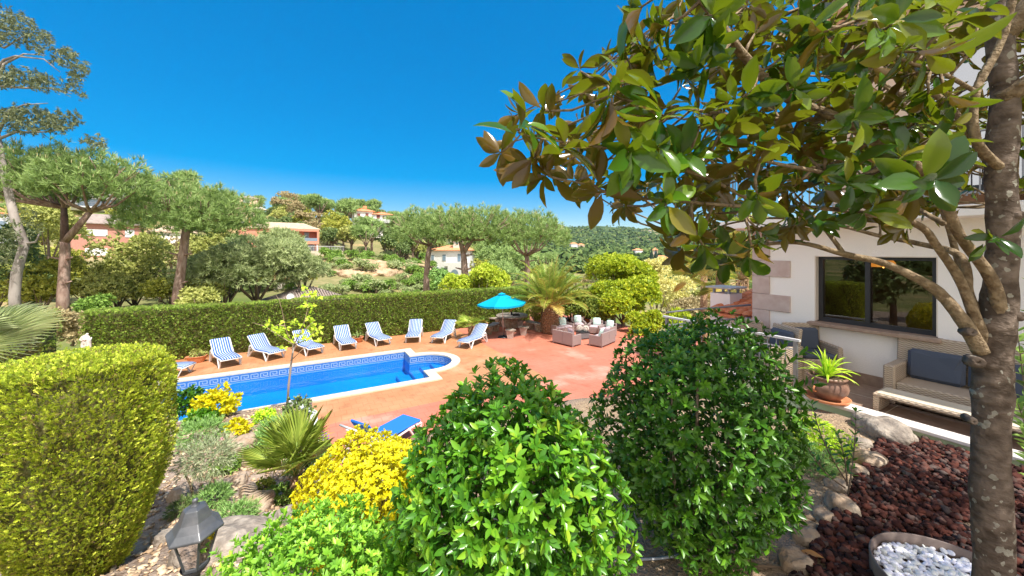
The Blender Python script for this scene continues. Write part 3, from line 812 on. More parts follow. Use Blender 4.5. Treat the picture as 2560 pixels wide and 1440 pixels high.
# porch slab and parapet
po = thing('porch', uv(6.67, 0, 2.0), UA, 'brown tiled porch floor edged with white marble along the villa', 'porch')
PB = lambda: MB(Matrix.Translation((-6.67, 0, -2.0)))
f = PB(); f.box((7.5, -1.2, 1.2), (1.38, 12.4, 2.12)); f.build('floor_slab', M['brown_stone'], po)
f = PB(); f.box((6.74, -1.2, 1.14), (.13, 12.44, 2.2)); f.box((7.52, 5.06, 1.14), (1.42, .13, 2.2)); f.build('retaining_wall', M['plaster_green'], po)
f = PB(); f.box((6.74, -1.2, 2.275), (.24, 12.5, .05), bev=.008); f.build('edge_stone', M['marble'], po)
f = PB()
for k in range(9): f.box((7.5, -6+1.3*k, TF+.0015), (1.3, .01, .003))
f.box((7.5, -1.2, TF+.0035), (.01, 12, .003)); f.build('tile_joint', M['coping_stone'], po)
# railing along the far part of the porch edge
ra = thing('porch_railing', uv(6.74, 2.74, 2.3), UA, 'grey metal railing at the far end of the porch beside the chairs', 'railing')
RB = lambda: MB(Matrix.Translation((-6.74, -2.74, -2.3)))
f = RB(); f.box((6.74, 3.95, 3.10), (.06, 2.5, .035)); f.box((6.74, 3.95, 2.95), (.02, 2.4, .02)); f.build('handrail', M['white_metal'], ra)
for v in (2.76, 5.12):
    f = RB(); f.box((6.74, v, 2.7), (.05, .05, .8)); f.build('post', M['grey_metal'], ra)
f = RB(); v = 2.9
while v < 5.1:
    f.tube([(6.74, v, 2.32), (6.74, v, 3.1)], .009, 5); v += .13
f.build('balusters', M['grey_metal'], ra)
r2 = thing('stair_railing', uv(8.2, 4.2, 2.3), UA, 'dark two bar stair railing fixed to the pink corner stones', 'railing')
RB = lambda: MB(Matrix.Translation((-8.2, -4.2, -2.3)))
for (za, zb2) in ((3.36, 3.22), (3.08, 2.93)):
    f = RB(); f.tube([(8.3, 4.22, za), (7.3, 5.0, zb2), (6.9, 5.25, zb2-.06)], .02, 8); f.build('rail', M['grey_metal'], r2)
f = RB()
for k in range(9):
    t = k/8; f.tube([(8.2-1.2*t, 4.3+.85*t, 2.3), (8.2-1.2*t, 4.3+.85*t, 3.06-.14*t)], .009, 5)
# little spiral
f.tube([(7.25+.07*math.cos(a)*(1-a/14), 5.05, 3.0+.07*math.sin(a)*(1-a/14)) for a in np.linspace(0, 10, 26)], .008, 5)
f.build('balusters', M['grey_metal'], r2)
# outhouse roof and chimney
ou = thing('outhouse', uv(8.8, 4.2, 0), UA, 'low outhouse with an orange clay tile roof behind the villa corner', 'outhouse')
OB = lambda: MB(Matrix.Translation((-8.8, -4.2, 0)))
f = OB(); f.box((10.2, 4.75, 1.42), (2.4, 1.0, 2.9)); f.build('wall', M['wall_white'], ou)
f = OB(); f.box((8.98, 4.75, 1.5), (.06, .7, 2.1)); f.build('doorway', M['black'], ou)
rf = OB(); c = 0; v = 4.14
while v < 5.4:
    for k in range(9):
        x0 = 8.72+.28*k; z0 = 3.02+.19*(x0-8.72)
        a = Vector((x0, v, z0+.035)); bb = Vector((x0+.32, v, z0+.035+.0608-.02))
        vs = []; 
        for (p, rr) in ((a, .085), (bb, .068)):
            for q in range(7):
                an = PI*q/6; vs.append(p+Vector((0, rr*math.cos(an), rr*math.sin(an))))
        rf.add(vs, [(q, q+1, 8+q, 7+q) for q in range(6)]+[tuple(range(6, -1, -1))], True)
    v += .2
rf.add([(8.74, 4.12, 3.0), (11.3, 4.12, 3.49), (11.3, 5.42, 3.49), (8.74, 5.42, 3.0)], [(0,1,2,3)])
rf.add([(8.74, 4.12, 2.93), (8.74, 5.42, 2.93), (8.74, 5.42, 3.0), (8.74, 4.12, 3.0)], [(0,1,2,3)])
rf.add([(8.74, 5.42, 2.93), (11.3, 5.42, 3.42), (11.3, 5.42, 3.49), (8.74, 5.42, 3.0)], [(0,1,2,3)])
for k in range(10):
    x0 = 8.72+.27*k; rf.box((x0+.1, 5.42, 3.07+.19*(x0-8.72)), (.27, .1, .07), Matrix.Rotation(-.187, 4, 'Y'), bev=.02)
rf.build('roof', M['tile_orange'], ou)
chy = thing('barbecue_chimney', at(1815, 790, 9.3), UA, 'white square chimney under a flat slab cap beside the clay roof', 'chimney')
zb_ = chy.location.z
f = MB(); f.box((0, 0, -.9), (.54, .50, 3.0)); f.build('shaft', M['wall_white'], chy)
f = MB(); 
for sx_ in (-1, 1):
    for sy_ in (-1, 1): f.box((sx_*.2, sy_*.19, .66), (.05, .05, .12))
f.build('cap_legs', M['grey_metal'], chy)
f = MB(); f.box((0, 0, .745), (.74, .66, .045), bev=.01); f.build('cap_slab', M['pale_concrete'], chy)

# porch furniture
def wicker_sofa():
    t = thing('wicker_sofa', uv(7.45, 1.95, TF), UA, 'beige wicker sofa with slate blue cushions under the villa window', 'sofa')
    W = M['wicker_beige']; L = 2.0
    def B(): return MB(Matrix.Translation((0, -L, 0)))
    b = B(); b.box((.35, L/2, .19), (.66, L-.26, .30), bev=.015); b.build('seat_base', W, t)
    b = B(); b.box((.64, L/2, .50), (.09, L, .92), Matrix.Rotation(.06, 4, 'Y'), bev=.02); b.build('backrest', W, t)
    for v in (.065, L-.065):
        b = B(); b.box((.31, v, .29), (.62, .13, .56), bev=.02); b.build('armrest', W, t)
    for k in range(3):
        b = B(); b.box((.53, .13+.29+.58*k, .56), (.12, .56, .44), Matrix.Rotation(.1, 4, 'Y'), bev=.045); b.build('back_cushion', M['slate_cushion'], t, (('SUBSURF', dict(levels=1, render_levels=1)),))
    return t
wicker_sofa()
t = thing('wicker_table', uv(6.93, 1.92, TF), UA, 'low wicker table with a pale top in front of the porch sofa', 'table')
b = MB(Matrix.Translation((0, -1.55, 0))); b.box((.24, .775, .235), (.46, 1.55, .035), bev=.008); b.build('tabletop', M['wicker_beige'], t)
b = MB(Matrix.Translation((0, -1.55, 0))); b.box((.24, .775, .257), (.40, 1.48, .010)); b.build('glass_top', M['coping_stone'], t)
for v in (.03, 1.52):
    b = MB(Matrix.Translation((0, -1.55, 0))); b.box((.24, v, .11), (.44, .06, .21), bev=.006); b.build('leg_panel', M['wicker_beige'], t)
def high_chair(loc, rz, lab, s=1):
    t = thing('wicker_armchair', loc, rz, lab, 'armchair', 'wicker armchairs at the far end of the porch')
    W = M['wicker_beige']
    b = MB(); b.box((0, 0, .22), (.56, .56, .38), bev=.02); b.build('seat_base', W, t)
    b = MB(); b.box((0, .27, .62), (.60, .06, .62), Matrix.Rotation(-.14, 4, 'X'), bev=.02); b.build('backrest', W, t)
    for x in (-.3, .3):
        b = MB(); b.box((x, 0, .32), (.07, .58, .62), bev=.02); b.build('armrest', W, t)
    b = MB(); b.box((0, -.02, .45), (.5, .5, .09), bev=.03); b.build('seat_cushion', M['slate_cushion'], t)
    b = MB(); b.box((0, .2, .66), (.48, .1, .4), Matrix.Rotation(-.14, 4, 'X'), bev=.04); b.build('back_cushion', M['slate_cushion'], t)
    return t
high_chair(uv(7.85, 3.75, TF), UA+1.2, 'wicker armchair with a tall woven back against the corner stones')
high_chair(uv(7.15, 3.3, TF), UA-2.0, 'wicker armchair turned its back just behind the white porch railing')
high_chair(uv(7.75, 2.95, TF), UA-.7, 'wicker armchair with a dark blue cushion behind the potted spider lily')
# pot on the porch edge
pp = at(2068, 1000, 5.35); pp.z = 2.303
pot = thing('plant_pot', pp, .3, 'round brown clay pot with ring handles on a saucer on the marble edge', 'flower pot')
b = MB(); b.lathe([(.13,0),(.17,.03),(.235,.11),(.25,.17),(.235,.23),(.20,.275),(.205,.29),(.235,.30),(.24,.325),(.225,.335),(.20,.325),(.195,.28)], (0,0,.035), 40); b.build('bowl', M['brown_pot'], pot)
b = MB(); b.lathe([(.0,.01),(.16,.01),(.22,.02),(.26,.055),(.27,.055),(.25,.015),(.20,.0),(.0,.0)], n=40); b.build('saucer', M['terracotta'], pot)
for s in (0, PI):
    b = MB(R3(s)); b.tube([(.245+.045*math.sin(a), .0, .20+.045*math.cos(a)) for a in np.linspace(0, PI*2, 14)], .013, 7); b.build('ring_handle', M['terracotta'], pot)
b = MB(); b.lathe([(0,.33),(.205,.33)], n=24); b.build('soil', M['soil'], pot)

# ------------------------------------------------------------------ sun loungers
def sling_profile():
    # (y from the foot, z) of the lying surface
    return [(0.0,.335),(.10,.365),(.35,.375),(.7,.355),(1.0,.35),(1.18,.375),(1.34,.50),(1.50,.66),(1.66,.80),(1.74,.86)]
def make_lounger(label, group, pad='stripes', flat=False):
    t = thing('sun_lounger', (0,0,0), 0, label, 'sun lounger', group)
    pr = sling_profile(); W = M['white_plastic']
    if pad == 'stripes':
        b = MB(); vs = []; fs = []
        ys = [p[0] for p in pr]; N = 22
        for i in range(N+1):
            y = 1.74*i/N; z = float(np.interp(y, ys, [p[1] for p in pr]))
            for x in (-.31, -.305, 0, .305, .31):
                vs.append((x, y, z+(.0 if abs(x) > .307 else .028)))
        for i in range(N):
            for j in range(4): fs.append((i*5+j, i*5+j+1, (i+1)*5+j+1, (i+1)*5+j))
        a = len(vs)
        vs2 = [(x, y, z-.035) for (x, y, z) in vs]
        b.add(vs, fs, True); 
        b.add([v for v in vs2], [tuple(reversed(f)) for f in fs], True)
        # the ends turned over
        b.add([vs[0], vs[4], vs2[4], vs2[0]], [(0,1,2,3)]); e = N*5
        b.add([vs[e], vs[e+4], vs2[e+4], vs2[e]], [(3,2,1,0)])
        b.build('mattress', M['stripes'], t)
    else:
        b = MB(); b.box((0, .60, .385), (.60, 1.2, .05), bev=.02); b.build('mattress', M['blue_cushion'], t)
        b = MB(); R = Matrix.Rotation(1.02, 4, 'X'); b.box((0, 1.36, .62), (.60, .62, .05), R, bev=.02); b.build('back_cushion', M['blue_cushion'], t)
    b = MB()
    for s in (-1, 1):
        x = s*.325
        yy = [.0,.1,.35,.7,1.0,1.22,1.5,1.62]; zz = [.32,.345,.352,.33,.325,.34,.36,.34]
        b.tube([(x, yy[i], zz[i]) for i in range(8)], .024, 8)
        # backrest stile and the arm that carries it
        b.tube([(x, 1.18, .36), (x, 1.34, .48), (x, 1.50, .64), (x, 1.66, .78), (x, 1.75, .85)], .021, 8)
    b.tube([(-.325, .0, .32), (.325, .0, .32)], .022, 8); b.tube([(-.325, 1.75, .85), (.325, 1.75, .85)], .024, 8)
    for y in (.4, .8, 1.1): b.tube([(-.32, y, .33), (.32, y, .33)], .014, 6)
    fr = b.build('frame', W, t)
    for s in (-1, 1):
        x = s*.335
        b = MB(); b.bar((x, .42, .34), (x, .20, .0), .035, .06, (1,0,0)); b.bar((x, .02, .32), (x, .18, .0), .028, .035, (1,0,0)); b.build('leg', W, t)
        b = MB()
        b.bar((x, 1.50, .46), (x, 1.66, .0), .04, .085, (1,0,0)); b.bar((x, 1.26, .33), (x, 1.60, .0), .028, .04, (1,0,0))
        b.tube([(x, 1.22, .36), (x, 1.36, .46), (x, 1.50, .50), (x, 1.56, .42)], .03, 8)
        b.build('leg', W, t)
    b = MB(); 
    for k in range(4):
        y = 1.28+.11*k; b.box((0, y, .40+.105*k), (.6, .02, .05), Matrix.Rotation(.75, 4, 'X'))
    b.build('back_slats', W, t)
    return t
LG = 'striped sun loungers set along the far side of the pool'
def place(foot_l, foot_r):
    """feet of the foot end in pixels (viewed from the foot, the left and the right one)"""
    a = G(*foot_l); b = G(*foot_r); m = (a+b)/2; d = b-a
    ang = math.atan2(d.y, d.x); y = Vector((-math.sin(ang), math.cos(ang), 0))
    return m-y*.19, ang
L_ = [((446,943),(473,930.8),'blue and white striped lounger half hidden behind the clipped conifer'),
 ((548.6,922),(601.4,911.5),'striped lounger standing next to the wide terracotta bowl'),
 ((664.4,904.2),(710.4,893),'striped lounger behind the sapling, left of its stem'),
 ((763.3,891.8),(808.9,882.2),'striped lounger just to the right of the sapling stem, its back behind leaves'),
 ((850,877.8),(891,871.6),'striped lounger with the small potted agave at its right shoulder'),
 ((940.4,866.7),(975.6,860.7),'striped lounger to the right of the potted agave, foot towards the pool corner'),
 ((1014.4,857.3),(1048.9,856),'striped lounger standing straight on, foot towards the rounded pool steps'),
 ((1078.9,857.3),(1112,859.3),'striped lounger turned left, in front of the bare hedge left of the dwarf fan palm'),
 ((1146.7,868.2),(1178.9,872.7),'rightmost striped lounger, in front of the dwarf fan palm and stone bench')]
proto = None
for fl, fr_, lab in L_:
    loc, ang = place(fl, fr_)
    if proto is None:
        proto = make_lounger(lab, LG); proto.location = loc; proto.rotation_euler = (0,0,ang)
    else: dup(proto, loc, ang, None, lab)
l10 = make_lounger('single sun lounger with a plain blue mattress near the yellow bush', None, 'blue')
a, b_ = G(880, 1128), G(1020, 1062)
l10.location = G(1030, 1082); d = (b_-a); l10.rotation_euler = (0,0, math.atan2(-d.y, -d.x)-PI/2+.12)

# ------------------------------------------------------------------ parasol
pl = G(1259, 843)
par = thing('parasol', pl, 0, 'turquoise parasol standing open over the stone table', 'parasol')
b = MB(); b.tube([(0,0,0),(-.05,.02,1.3),(-.10,.05,2.26)], .022, 10); b.build('pole', M['aluminium'], par)
b = MB(); b.lathe([(0,.12),(.05,.12),(.06,.07),(.28,.05),(.30,0),(0,0)], n=24); b.build('base', M['dark_frame'], par)
top = Vector((-.10,.05,2.30)); N = 6; R = 1.32; Rt = Matrix.Rotation(-.03, 3, 'Y')
def canopy_pt(i, f):
    a = 2*PI*i/N+.25; sag = .03*math.sin(PI*f)
    return top+Rt@Vector((R*f*math.cos(a), R*f*math.sin(a), -.50*f-.0-sag*0))
vs = []; fs = []; S = 8; W_ = N*6
for j in range(S+1):
    f = j/S
    for k in range(W_):
        i = k/6; i0 = int(i); tt = i-i0
        p = canopy_pt(i0, f)*(1-tt)+canopy_pt(i0+1, f)*tt
        p.z -= .05*math.sin(PI*tt)*f*(1-.0) ; vs.append(p)
for j in range(S):
    for k in range(W_): fs.append((j*W_+k, (j+1)*W_+k, (j+1)*W_+(k+1) % W_, j*W_+(k+1) % W_))
b = MB(); b.add(vs, fs, False); cn = b.build('canopy', M['turquoise'], par, (('SOLIDIFY', dict(thickness=.006)),))
b = MB(); e = [vs[S*W_+k] for k in range(W_)]; b.add([q for q in e]+[q+Vector((0,0,-.09)) for q in e], [(k, (k+1) % W_, W_+(k+1) % W_, W_+k) for k in range(W_)]); b.build('valance', M['turquoise'], par)
b = MB(); vs = [top+Vector((0,0,.06))]+[top+Rt@Vector((.22*math.cos(a), .22*math.sin(a), -.03)) for a in np.linspace(0, 2*PI, 13)[:-1]]
b.add(vs, [(0, 1+k, 1+(k+1) % 12) for k in range(12)]); b.build('vent_cap', M['turquoise'], par)
for i in range(N):
    b = MB(); b.tube([top+Vector((0,0,-.03)), canopy_pt(i, 1)+Vector((0,0,-.015))], .008, 5); b.tube([top+Vector((0,0,-.5)), canopy_pt(i, .5)+Vector((0,0,-.02))], .006, 5); b.build('rib', M['aluminium'], par)

M['stool_stone'] = mat('stool_stone', (.36,.29,.25), .85, noise=(12, (.46,.38,.33)), bump=(20,.4,.02))
# ------------------------------------------------------------------ stone table, benches and stools
def cobble(mb, r0, r1, z0, z1, sx=1, sy=1, rows=5):
    """a drum of rounded stones"""
    mb.lathe([(r0*.93, z0), (r1*.93, z1)], n=16, cap=True)
    for j in range(rows):
        f = (j+.5)/rows; r = r0+(r1-r0)*f; z = z0+(z1-z0)*f; n_ = max(8, int(2*PI*r/.14)); hh = (z1-z0)/rows*.5
        for k in range(n_):
            a = 2*PI*(k+.5*(j % 2))/n_+random.uniform(-.08, .08); c = Vector((r*.95*math.cos(a), r*.95*math.sin(a), z))
            w_ = PI*r/n_*.9; vs = []
            for (x, y) in ((-1,-.6),(-.6,-1),(.6,-1),(1,-.6),(1,.6),(.6,1),(-.6,1),(-1,.6)):
                vs.append(c+Vector((-math.sin(a)*x*w_, math.cos(a)*x*w_, y*hh*.9)))
            vs2 = [v+Vector((math.cos(a), math.sin(a), 0))*.035-(v-c)*.25 for v in vs]
            mb.add(vs+vs2, [(i, (i+1) % 8, 8+(i+1) % 8, 8+i) for i in range(8)]+[tuple(range(8, 16))])
    if sx != 1 or sy != 1: mb.v = [Vector((p.x*sx, p.y*sy, p.z)) for p in mb.v]
tabp = G(1280, 819)
tb_ = thing('stone_table', tabp, 0, 'round grey stone garden table on a cobbled pedestal under the parasol', 'table')
b = MB(); b.lathe([(0,.66),(.92,.66),(.96,.70),(.94,.76),(0,.76)], n=40); b.build('tabletop', M['grey_rock'], tb_)
b = MB(); cobble(b, .34, .46, 0, .66); b.build('pedestal', M['rock'], tb_)
BG = 'cobbled stone benches around the stone table'
def bench(px, py, rz, lab, L=1.1, legs=2):
    t = thing('stone_bench', G(px, py), rz, lab, 'bench', BG)
    b = MB(); vs = []; n_ = 14
    for z in (.40, .48):
        for i in range(n_+1):
            a = (i/n_-.5)*L/1.6
            for r in (1.4, 1.82): vs.append((r*math.sin(a), 1.6-r*math.cos(a), z))
    m = 2*(n_+1); fs = []
    for i in range(n_):
        q = 2*i; fs += [(q, q+1, q+3, q+2), (m+q, m+q+2, m+q+3, m+q+1), (q, q+2, m+q+2, m+q), (q+1, m+q+1, m+q+3, q+3)]
    fs += [(0, m, m+1, 1), (2*n_, 2*n_+1, m+2*n_+1, m+2*n_)]
    b.add(vs, fs); b.build('seat', M['grey_rock'], t, (('BEVEL', dict(width=.02, segments=2)),))
    for s in ([-1, 1] if legs == 2 else [0]):
        a = s*.30*L/1.6*1.1; lb = MB(Matrix.Translation((1.6*math.sin(a), 1.6-1.6*math.cos(a), 0))); cobble(lb, .16, .23, 0, .40, rows=4)
        lb.build('pedestal', M['rock'], t)
    return t
bench(1232, 832, 1.15, 'curved stone bench with a dark slab behind the rightmost lounger', 1.3)
bench(1232, 813, 2.6, 'long stone bench behind the table, next to the hedge foot', 1.6)
bench(1335, 826, -.9, 'cobbled stone bench nearest to the date palm trunk', 1.2)
SG = 'small stone stools around the stone table'
def stool(px, py, lab, s=1.0):
    t = thing('stone_stool', G(px, py), random.uniform(-.3, .3), lab, 'stool', SG)
    b = MB(); b.prism([(.30*math.cos(a)*(1+.06*math.sin(a*5)), .2*math.sin(a)) for a in np.linspace(0, 2*PI, 13)[:-1]], .40, .47); b.build('seat', M['grey_rock'], t)
    b = MB(); b.add([(-.13,-.11,0),(.13,-.11,0),(.13,.11,0),(-.13,.11,0),(-.2,-.14,.4),(.2,-.14,.4),(.2,.14,.4),(-.2,.14,.4)], [(0,1,5,4),(1,2,6,5),(2,3,7,6),(3,0,4,7),(4,5,6,7)]); b.build('pedestal', M['stool_stone'], t)
stool(1276, 846, 'stone stool right beside the foot of the parasol pole')
stool(1309, 838, 'stone stool between the parasol pole and the palm side bench')
stool(1300, 820, 'stone stool behind the right edge of the stone table')
stool(1262, 818, 'stone stool in the shade behind the parasol pole')
# bottles and lantern things on the table
for (px, hgt, lab) in ((1279, .34, 'dark bottle standing on the round stone table'),):
    p = at(px, 805, tabp.y); p.z = tabp.z+.762
    bt = thing('bottle', p, 0, lab, 'bottle')
    b = MB(); b.lathe([(0,0),(.05,0),(.05,.2),(.018,.26),(.018,.34),(0,.34)], n=12); b.build('body', M['black'], bt)
p = at(1290, 805, tabp.y-.2); p.z = tabp.z+.762
bx = thing('serving_tray', p, .2, 'dark rectangular tray lying on the round stone table', 'tray')
b = MB(); b.box((0,0,.02), (.42,.3,.03)); b.box((0,.15,.05), (.42,.02,.07)); b.box((0,-.15,.05), (.42,.02,.07)); b.build('tray', M['dark_frame'], bx)

# ------------------------------------------------------------------ lounge set
def rsofa(loc, rz, w_, lab, cushions, cat='sofa', name='rattan_sofa', group='grey rattan lounge set by the big bushes'):
    t = thing(name, loc, rz, lab, cat, group)
    W = M['wicker_grey']; d = .72
    b = MB(); b.box((0, 0, .20), (w_-.02, d-.04, .28), bev=.01)
    for x in (-w_/2+.05, w_/2-.05):
        for y in (-d/2+.05, d/2-.05): b.box((x, y, .03), (.06, .06, .06))
    b.build('seat_base', W, t)
    b = MB()
    n_ = 2 if w_ > 1 else 1
    for k in range(n_):
        ww = w_/n_; b.box((-w_/2+ww*(k+.5), d/2-.05, .38), (ww-.012, .09, .60), bev=.012)
    b.build('backrest', W, t)
    for x in (-w_/2+.05, w_/2-.05):
        b = MB(); b.box((x, -.03, .31), (.09, d-.08, .46), bev=.012); b.build('armrest', W, t)
    for k in range(n_):
        ww = (w_-.2)/n_; b = MB(); b.box((-w_/2+.1+ww*(k+.5), -.04, .385), (ww-.01, d-.14, .09), bev=.03); b.build('seat_cushion', M['lilac_cushion'], t)
    for (x, y, a, m_) in cushions:
        b = MB(); R = R3(a)@Matrix.Rotation(-.3, 4, 'X'); vs = []; n2 = 8; fs = []
        for s in (-1, 1):
            for i in range(n2+1):
                for j in range(n2+1):
                    X = i/n2*2-1; Z = j/n2*2-1; th = .07*(1-X**4)*(1-Z**4)**.8
                    vs.append(Vector((x, y, .63))+(R@Vector((X*.21*(1-.07*Z*Z), s*th, Z*.21*(1-.07*X*X)))))
        K = (n2+1)**2
        for s in (0, 1):
            for i in range(n2):
                for j in range(n2): fs.append((s*K+i*(n2+1)+j, s*K+(i+1)*(n2+1)+j, s*K+(i+1)*(n2+1)+j+1, s*K+i*(n2+1)+j+1))
        b.add(vs, fs, True); b.build('scatter_cushion', M[m_], t)
    return t
def back_place(pl_, pr_, d=.72):
    """foot pixels of the two rear corners; the piece faces away from the camera"""
    a = G(*pl_); b = G(*pr_); m = (a+b)/2; ang = math.atan2(b.y-a.y, b.x-a.x)+PI
    y = Vector((-math.sin(ang), math.cos(ang), 0))
    return m-y*d/2, ang, (b-a).length
loc, ang, L = back_place((1381.5, 857.5), (1430.4, 869))
rsofa(loc, ang, max(L, 1.25), 'grey rattan two seat sofa seen from behind, left of the low table', [(-.3, .05, -.2, 'lilac_cushion')])
loc, ang, L = back_place((1505.4, 871), (1540, 856))
rsofa(loc, ang, 1.45, 'grey rattan two seat sofa on the right, its end hidden by the dark shrub', [(.35, .1, .1, 'pale_cushion'), (-.3, .1, -.2, 'lilac_cushion')])
rsofa(G(1403, 834), .55, 1.3, 'grey rattan sofa with a brown and a pale cushion beside the palm trunk', [(-.32, .17, .1, 'brown_cushion'), (.25, .17, -.15, 'pale_cushion')])
rsofa(G(1446, 826), .05, .74, 'grey rattan armchair facing the camera with one pale square cushion', [(0, .17, 0, 'pale_cushion')], 'armchair', 'rattan_armchair')
rsofa(G(1488, 833), -.45, .74, 'grey rattan armchair turned left with a pale cushion and a plant behind', [(0.05, .17, .3, 'pale_cushion')], 'armchair', 'rattan_armchair')
rsofa(G(1518, 840), -.9, .74, 'grey rattan armchair farthest right, close to the dark shrub', [(0.05, .17, .2, 'pale_cushion')], 'armchair', 'rattan_armchair')
t = thing('rattan_table', G(1457, 846), .35, 'small dark rattan table between the sofas', 'table')
b = MB(); b.box((0,0,.20), (.52,.52,.30), bev=.01); b.build('body', M['wicker_dark'], t)
b = MB(); b.box((0,0,.362), (.56,.56,.02)); b.build('tabletop', M['dark_frame'], t)
for x in (-.22, .22):
    for y in (-.22, .22):
        b = MB(); b.box((x, y, .025), (.05,.05,.05)); b.build('leg', M['wicker_dark'], t)
tc = G(1457, 846)
for dx, lab in ((-.15, 'round white lattice lantern on the left of the dark table'), (.16, 'round white lattice lantern on the right of the dark table')):
    ln = thing('table_lantern', tc+Vector((dx, .05-dx*.3, .374)), 0, lab, 'lantern', 'lattice lanterns on the dark rattan table')
    b = MB()
    for k in range(10):
        a = 2*PI*k/10
        b.tube([(.15*math.sin(p)*math.cos(a+p*.6), .15*math.sin(p)*math.sin(a+p*.6), .15-.15*math.cos(p)) for p in np.linspace(.35, PI-.35, 9)], .009, 5)
        b.tube([(.15*math.sin(p)*math.cos(a-p*.6), .15*math.sin(p)*math.sin(a-p*.6), .15-.15*math.cos(p)) for p in np.linspace(.35, PI-.35, 9)], .009, 5)
    b.lathe([(.06,.0),(.07,.012),(.0,.014)], n=14); b.lathe([(.06,.285),(.065,.3),(.05,.3)], n=14); b.build('lattice', M['white_shell'], ln)
    b = MB(); b.tube([(-.055,0,.29),(-.05,0,.38),(0,0,.43),(.05,0,.38),(.055,0,.29)], .008, 6); b.build('handle', M['white_shell'], ln)
    b = MB(); b.lathe([(0,.02),(.045,.02),(.045,.16),(0,.16)], n=12); b.build('candle', M['white_shell'], ln)

# ------------------------------------------------------------------ terracotta pots by the hedge
def tpot(px, py, r, h, lab, oval=1.0):
    t = thing('terracotta_pot', G(px, py), UA, lab, 'flower pot', None)
    b = MB(Matrix.Scale(oval, 4, (1,0,0))); b.lathe([(0,.0),(r*.6,.0),(r*.66,.02),(r*.9,h*.6),(r,h*.9),(r*1.05,h*.92),(r*1.05,h),(r*.92,h),(r*.88,h*.85)], n=28); b.build('bowl', M['terracotta'], t)
    b = MB(Matrix.Scale(oval, 4, (1,0,0))); b.lathe([(0,h*.88),(r*.88,h*.88)], n=20); b.build('soil', M['soil'], t)
    if oval > 1:
        for s in (-1, 1):
            b = MB(); b.tube([(s*(r*oval*.95+.05*math.sin(a)), 0, h*.75+.04*math.cos(a)) for a in np.linspace(0, PI, 7)], .014, 6); b.build('handle', M['terracotta'], t)
    return t
POT1 = tpot(492, 906, .24, .27, 'wide oval terracotta bowl with two handles between the left loungers', 1.45)
POT2 = tpot(895, 855, .26, .26, 'low terracotta pot holding a small agave between two loungers')
POT3 = tpot(1210, 832-15, .25, .26, 'terracotta pot at the hedge foot behind the dwarf fan palm')
POT4 = tpot(1350, 812, .42, .38, 'large terracotta pot with a golden shrub left of the palm trunk')
POT5 = tpot(1474, 808, .34, .32, 'terracotta pot half hidden behind the rattan armchairs')

# ------------------------------------------------------------------ statue: a bent draped figure embracing a child, one stone body
def skin(name, pts, edges, rad, m_, parent, root=0, sub=2):
    me = bpy.data.meshes.new(name); me.from_pydata([tuple(p) for p in pts], edges, []); me.materials.append(m_)
    o = link(name, me, parent); o.modifiers.new('Skin', 'SKIN'); 
    if not me.skin_vertices: me.skin_vertices.new()
    for i, r in enumerate(rad):
        r = r if hasattr(r, '__len__') else (r, r)
        me.skin_vertices[0].data[i].radius = r; me.skin_vertices[0].data[i].use_root = (i == root)
    s = o.modifiers.new('Sub', 'SUBSURF'); s.levels = sub; s.render_levels = sub
    for p in me.polygons: p.use_smooth = True
    return o
sp = at(212, 880, 12.6); 
stt = thing('garden_statue', sp, .35, 'pale stone statue of an embracing draped couple left of the hedge', 'statue')
P_ = [(0,0,.34),(0,0,.44),(.02,0,.54),(.05,0,.60),(.085,-.01,.655),   # pelvis..head
      (-.05,0,.30),(-.05,-.02,.17),(-.06,0,.03),(.05,0,.30),(.05,-.03,.17),(.04,0,.03),
      (-.07,0,.53),(-.10,-.05,.44),(-.02,-.09,.42),(.10,.0,.53),(.15,-.05,.45),(.06,-.10,.45)]
E_ = [(0,1),(1,2),(2,3),(3,4),(0,5),(5,6),(6,7),(0,8),(8,9),(9,10),(2,11),(11,12),(12,13),(2,14),(14,15),(15,16)]
r_ = [.085,.07,.075,.03,.05,.06,.05,.06,.06,.05,.06,.035,.028,.02,.035,.028,.02]
skin('body', P_, E_, r_, M['statue_stone'], stt)
P2 = [(.13,-.04,.30),(.12,-.04,.40),(.11,-.03,.48),(.09,-.03,.53),(.07,-.03,.575),(.12,-.03,.2),(.12,-.04,.04),(.05,-.07,.42),(-.02,-.06,.47),(.17,-.02,.42),(.15,.04,.5)]
skin('companion', P2, [(0,1),(1,2),(2,3),(3,4),(0,5),(5,6),(2,7),(7,8),(2,9),(9,10)], [.07,.06,.06,.028,.045,.07,.08,.03,.022,.03,.022], M['statue_stone'], stt)
b = MB(); b.box((.04,-.01,-.05), (.42,.34,.16), bev=.02); b.build('plinth', M['statue_stone'], stt)
pw = sp.copy(); pw.z = -.1
wl = thing('statue_wall', pw, .35, 'low curved white ledge carrying the stone statue', 'wall')
b = MB(); n_ = 12; vs = []; HH = sp.z-.14+.1
for z in (0, HH):
    for i in range(n_+1):
        a = -.75+.95*i/n_
        for r in (2.0, 2.4): vs.append((r*math.sin(a), 2.2-r*math.cos(a), z))
m_ = 2*(n_+1); fs = []
for i in range(n_):
    q = 2*i; fs += [(m_+q, m_+q+1, m_+q+3, m_+q+2), (q, m_+q, m_+q+2, q+2), (q+1, q+3, m_+q+3, m_+q+1)]
fs += [(0, 1, m_+1, m_), (2*n_, m_+2*n_, m_+2*n_+1, 2*n_+1)]
b.add(vs, fs); b.build('ledge', M['white_paint'], wl)

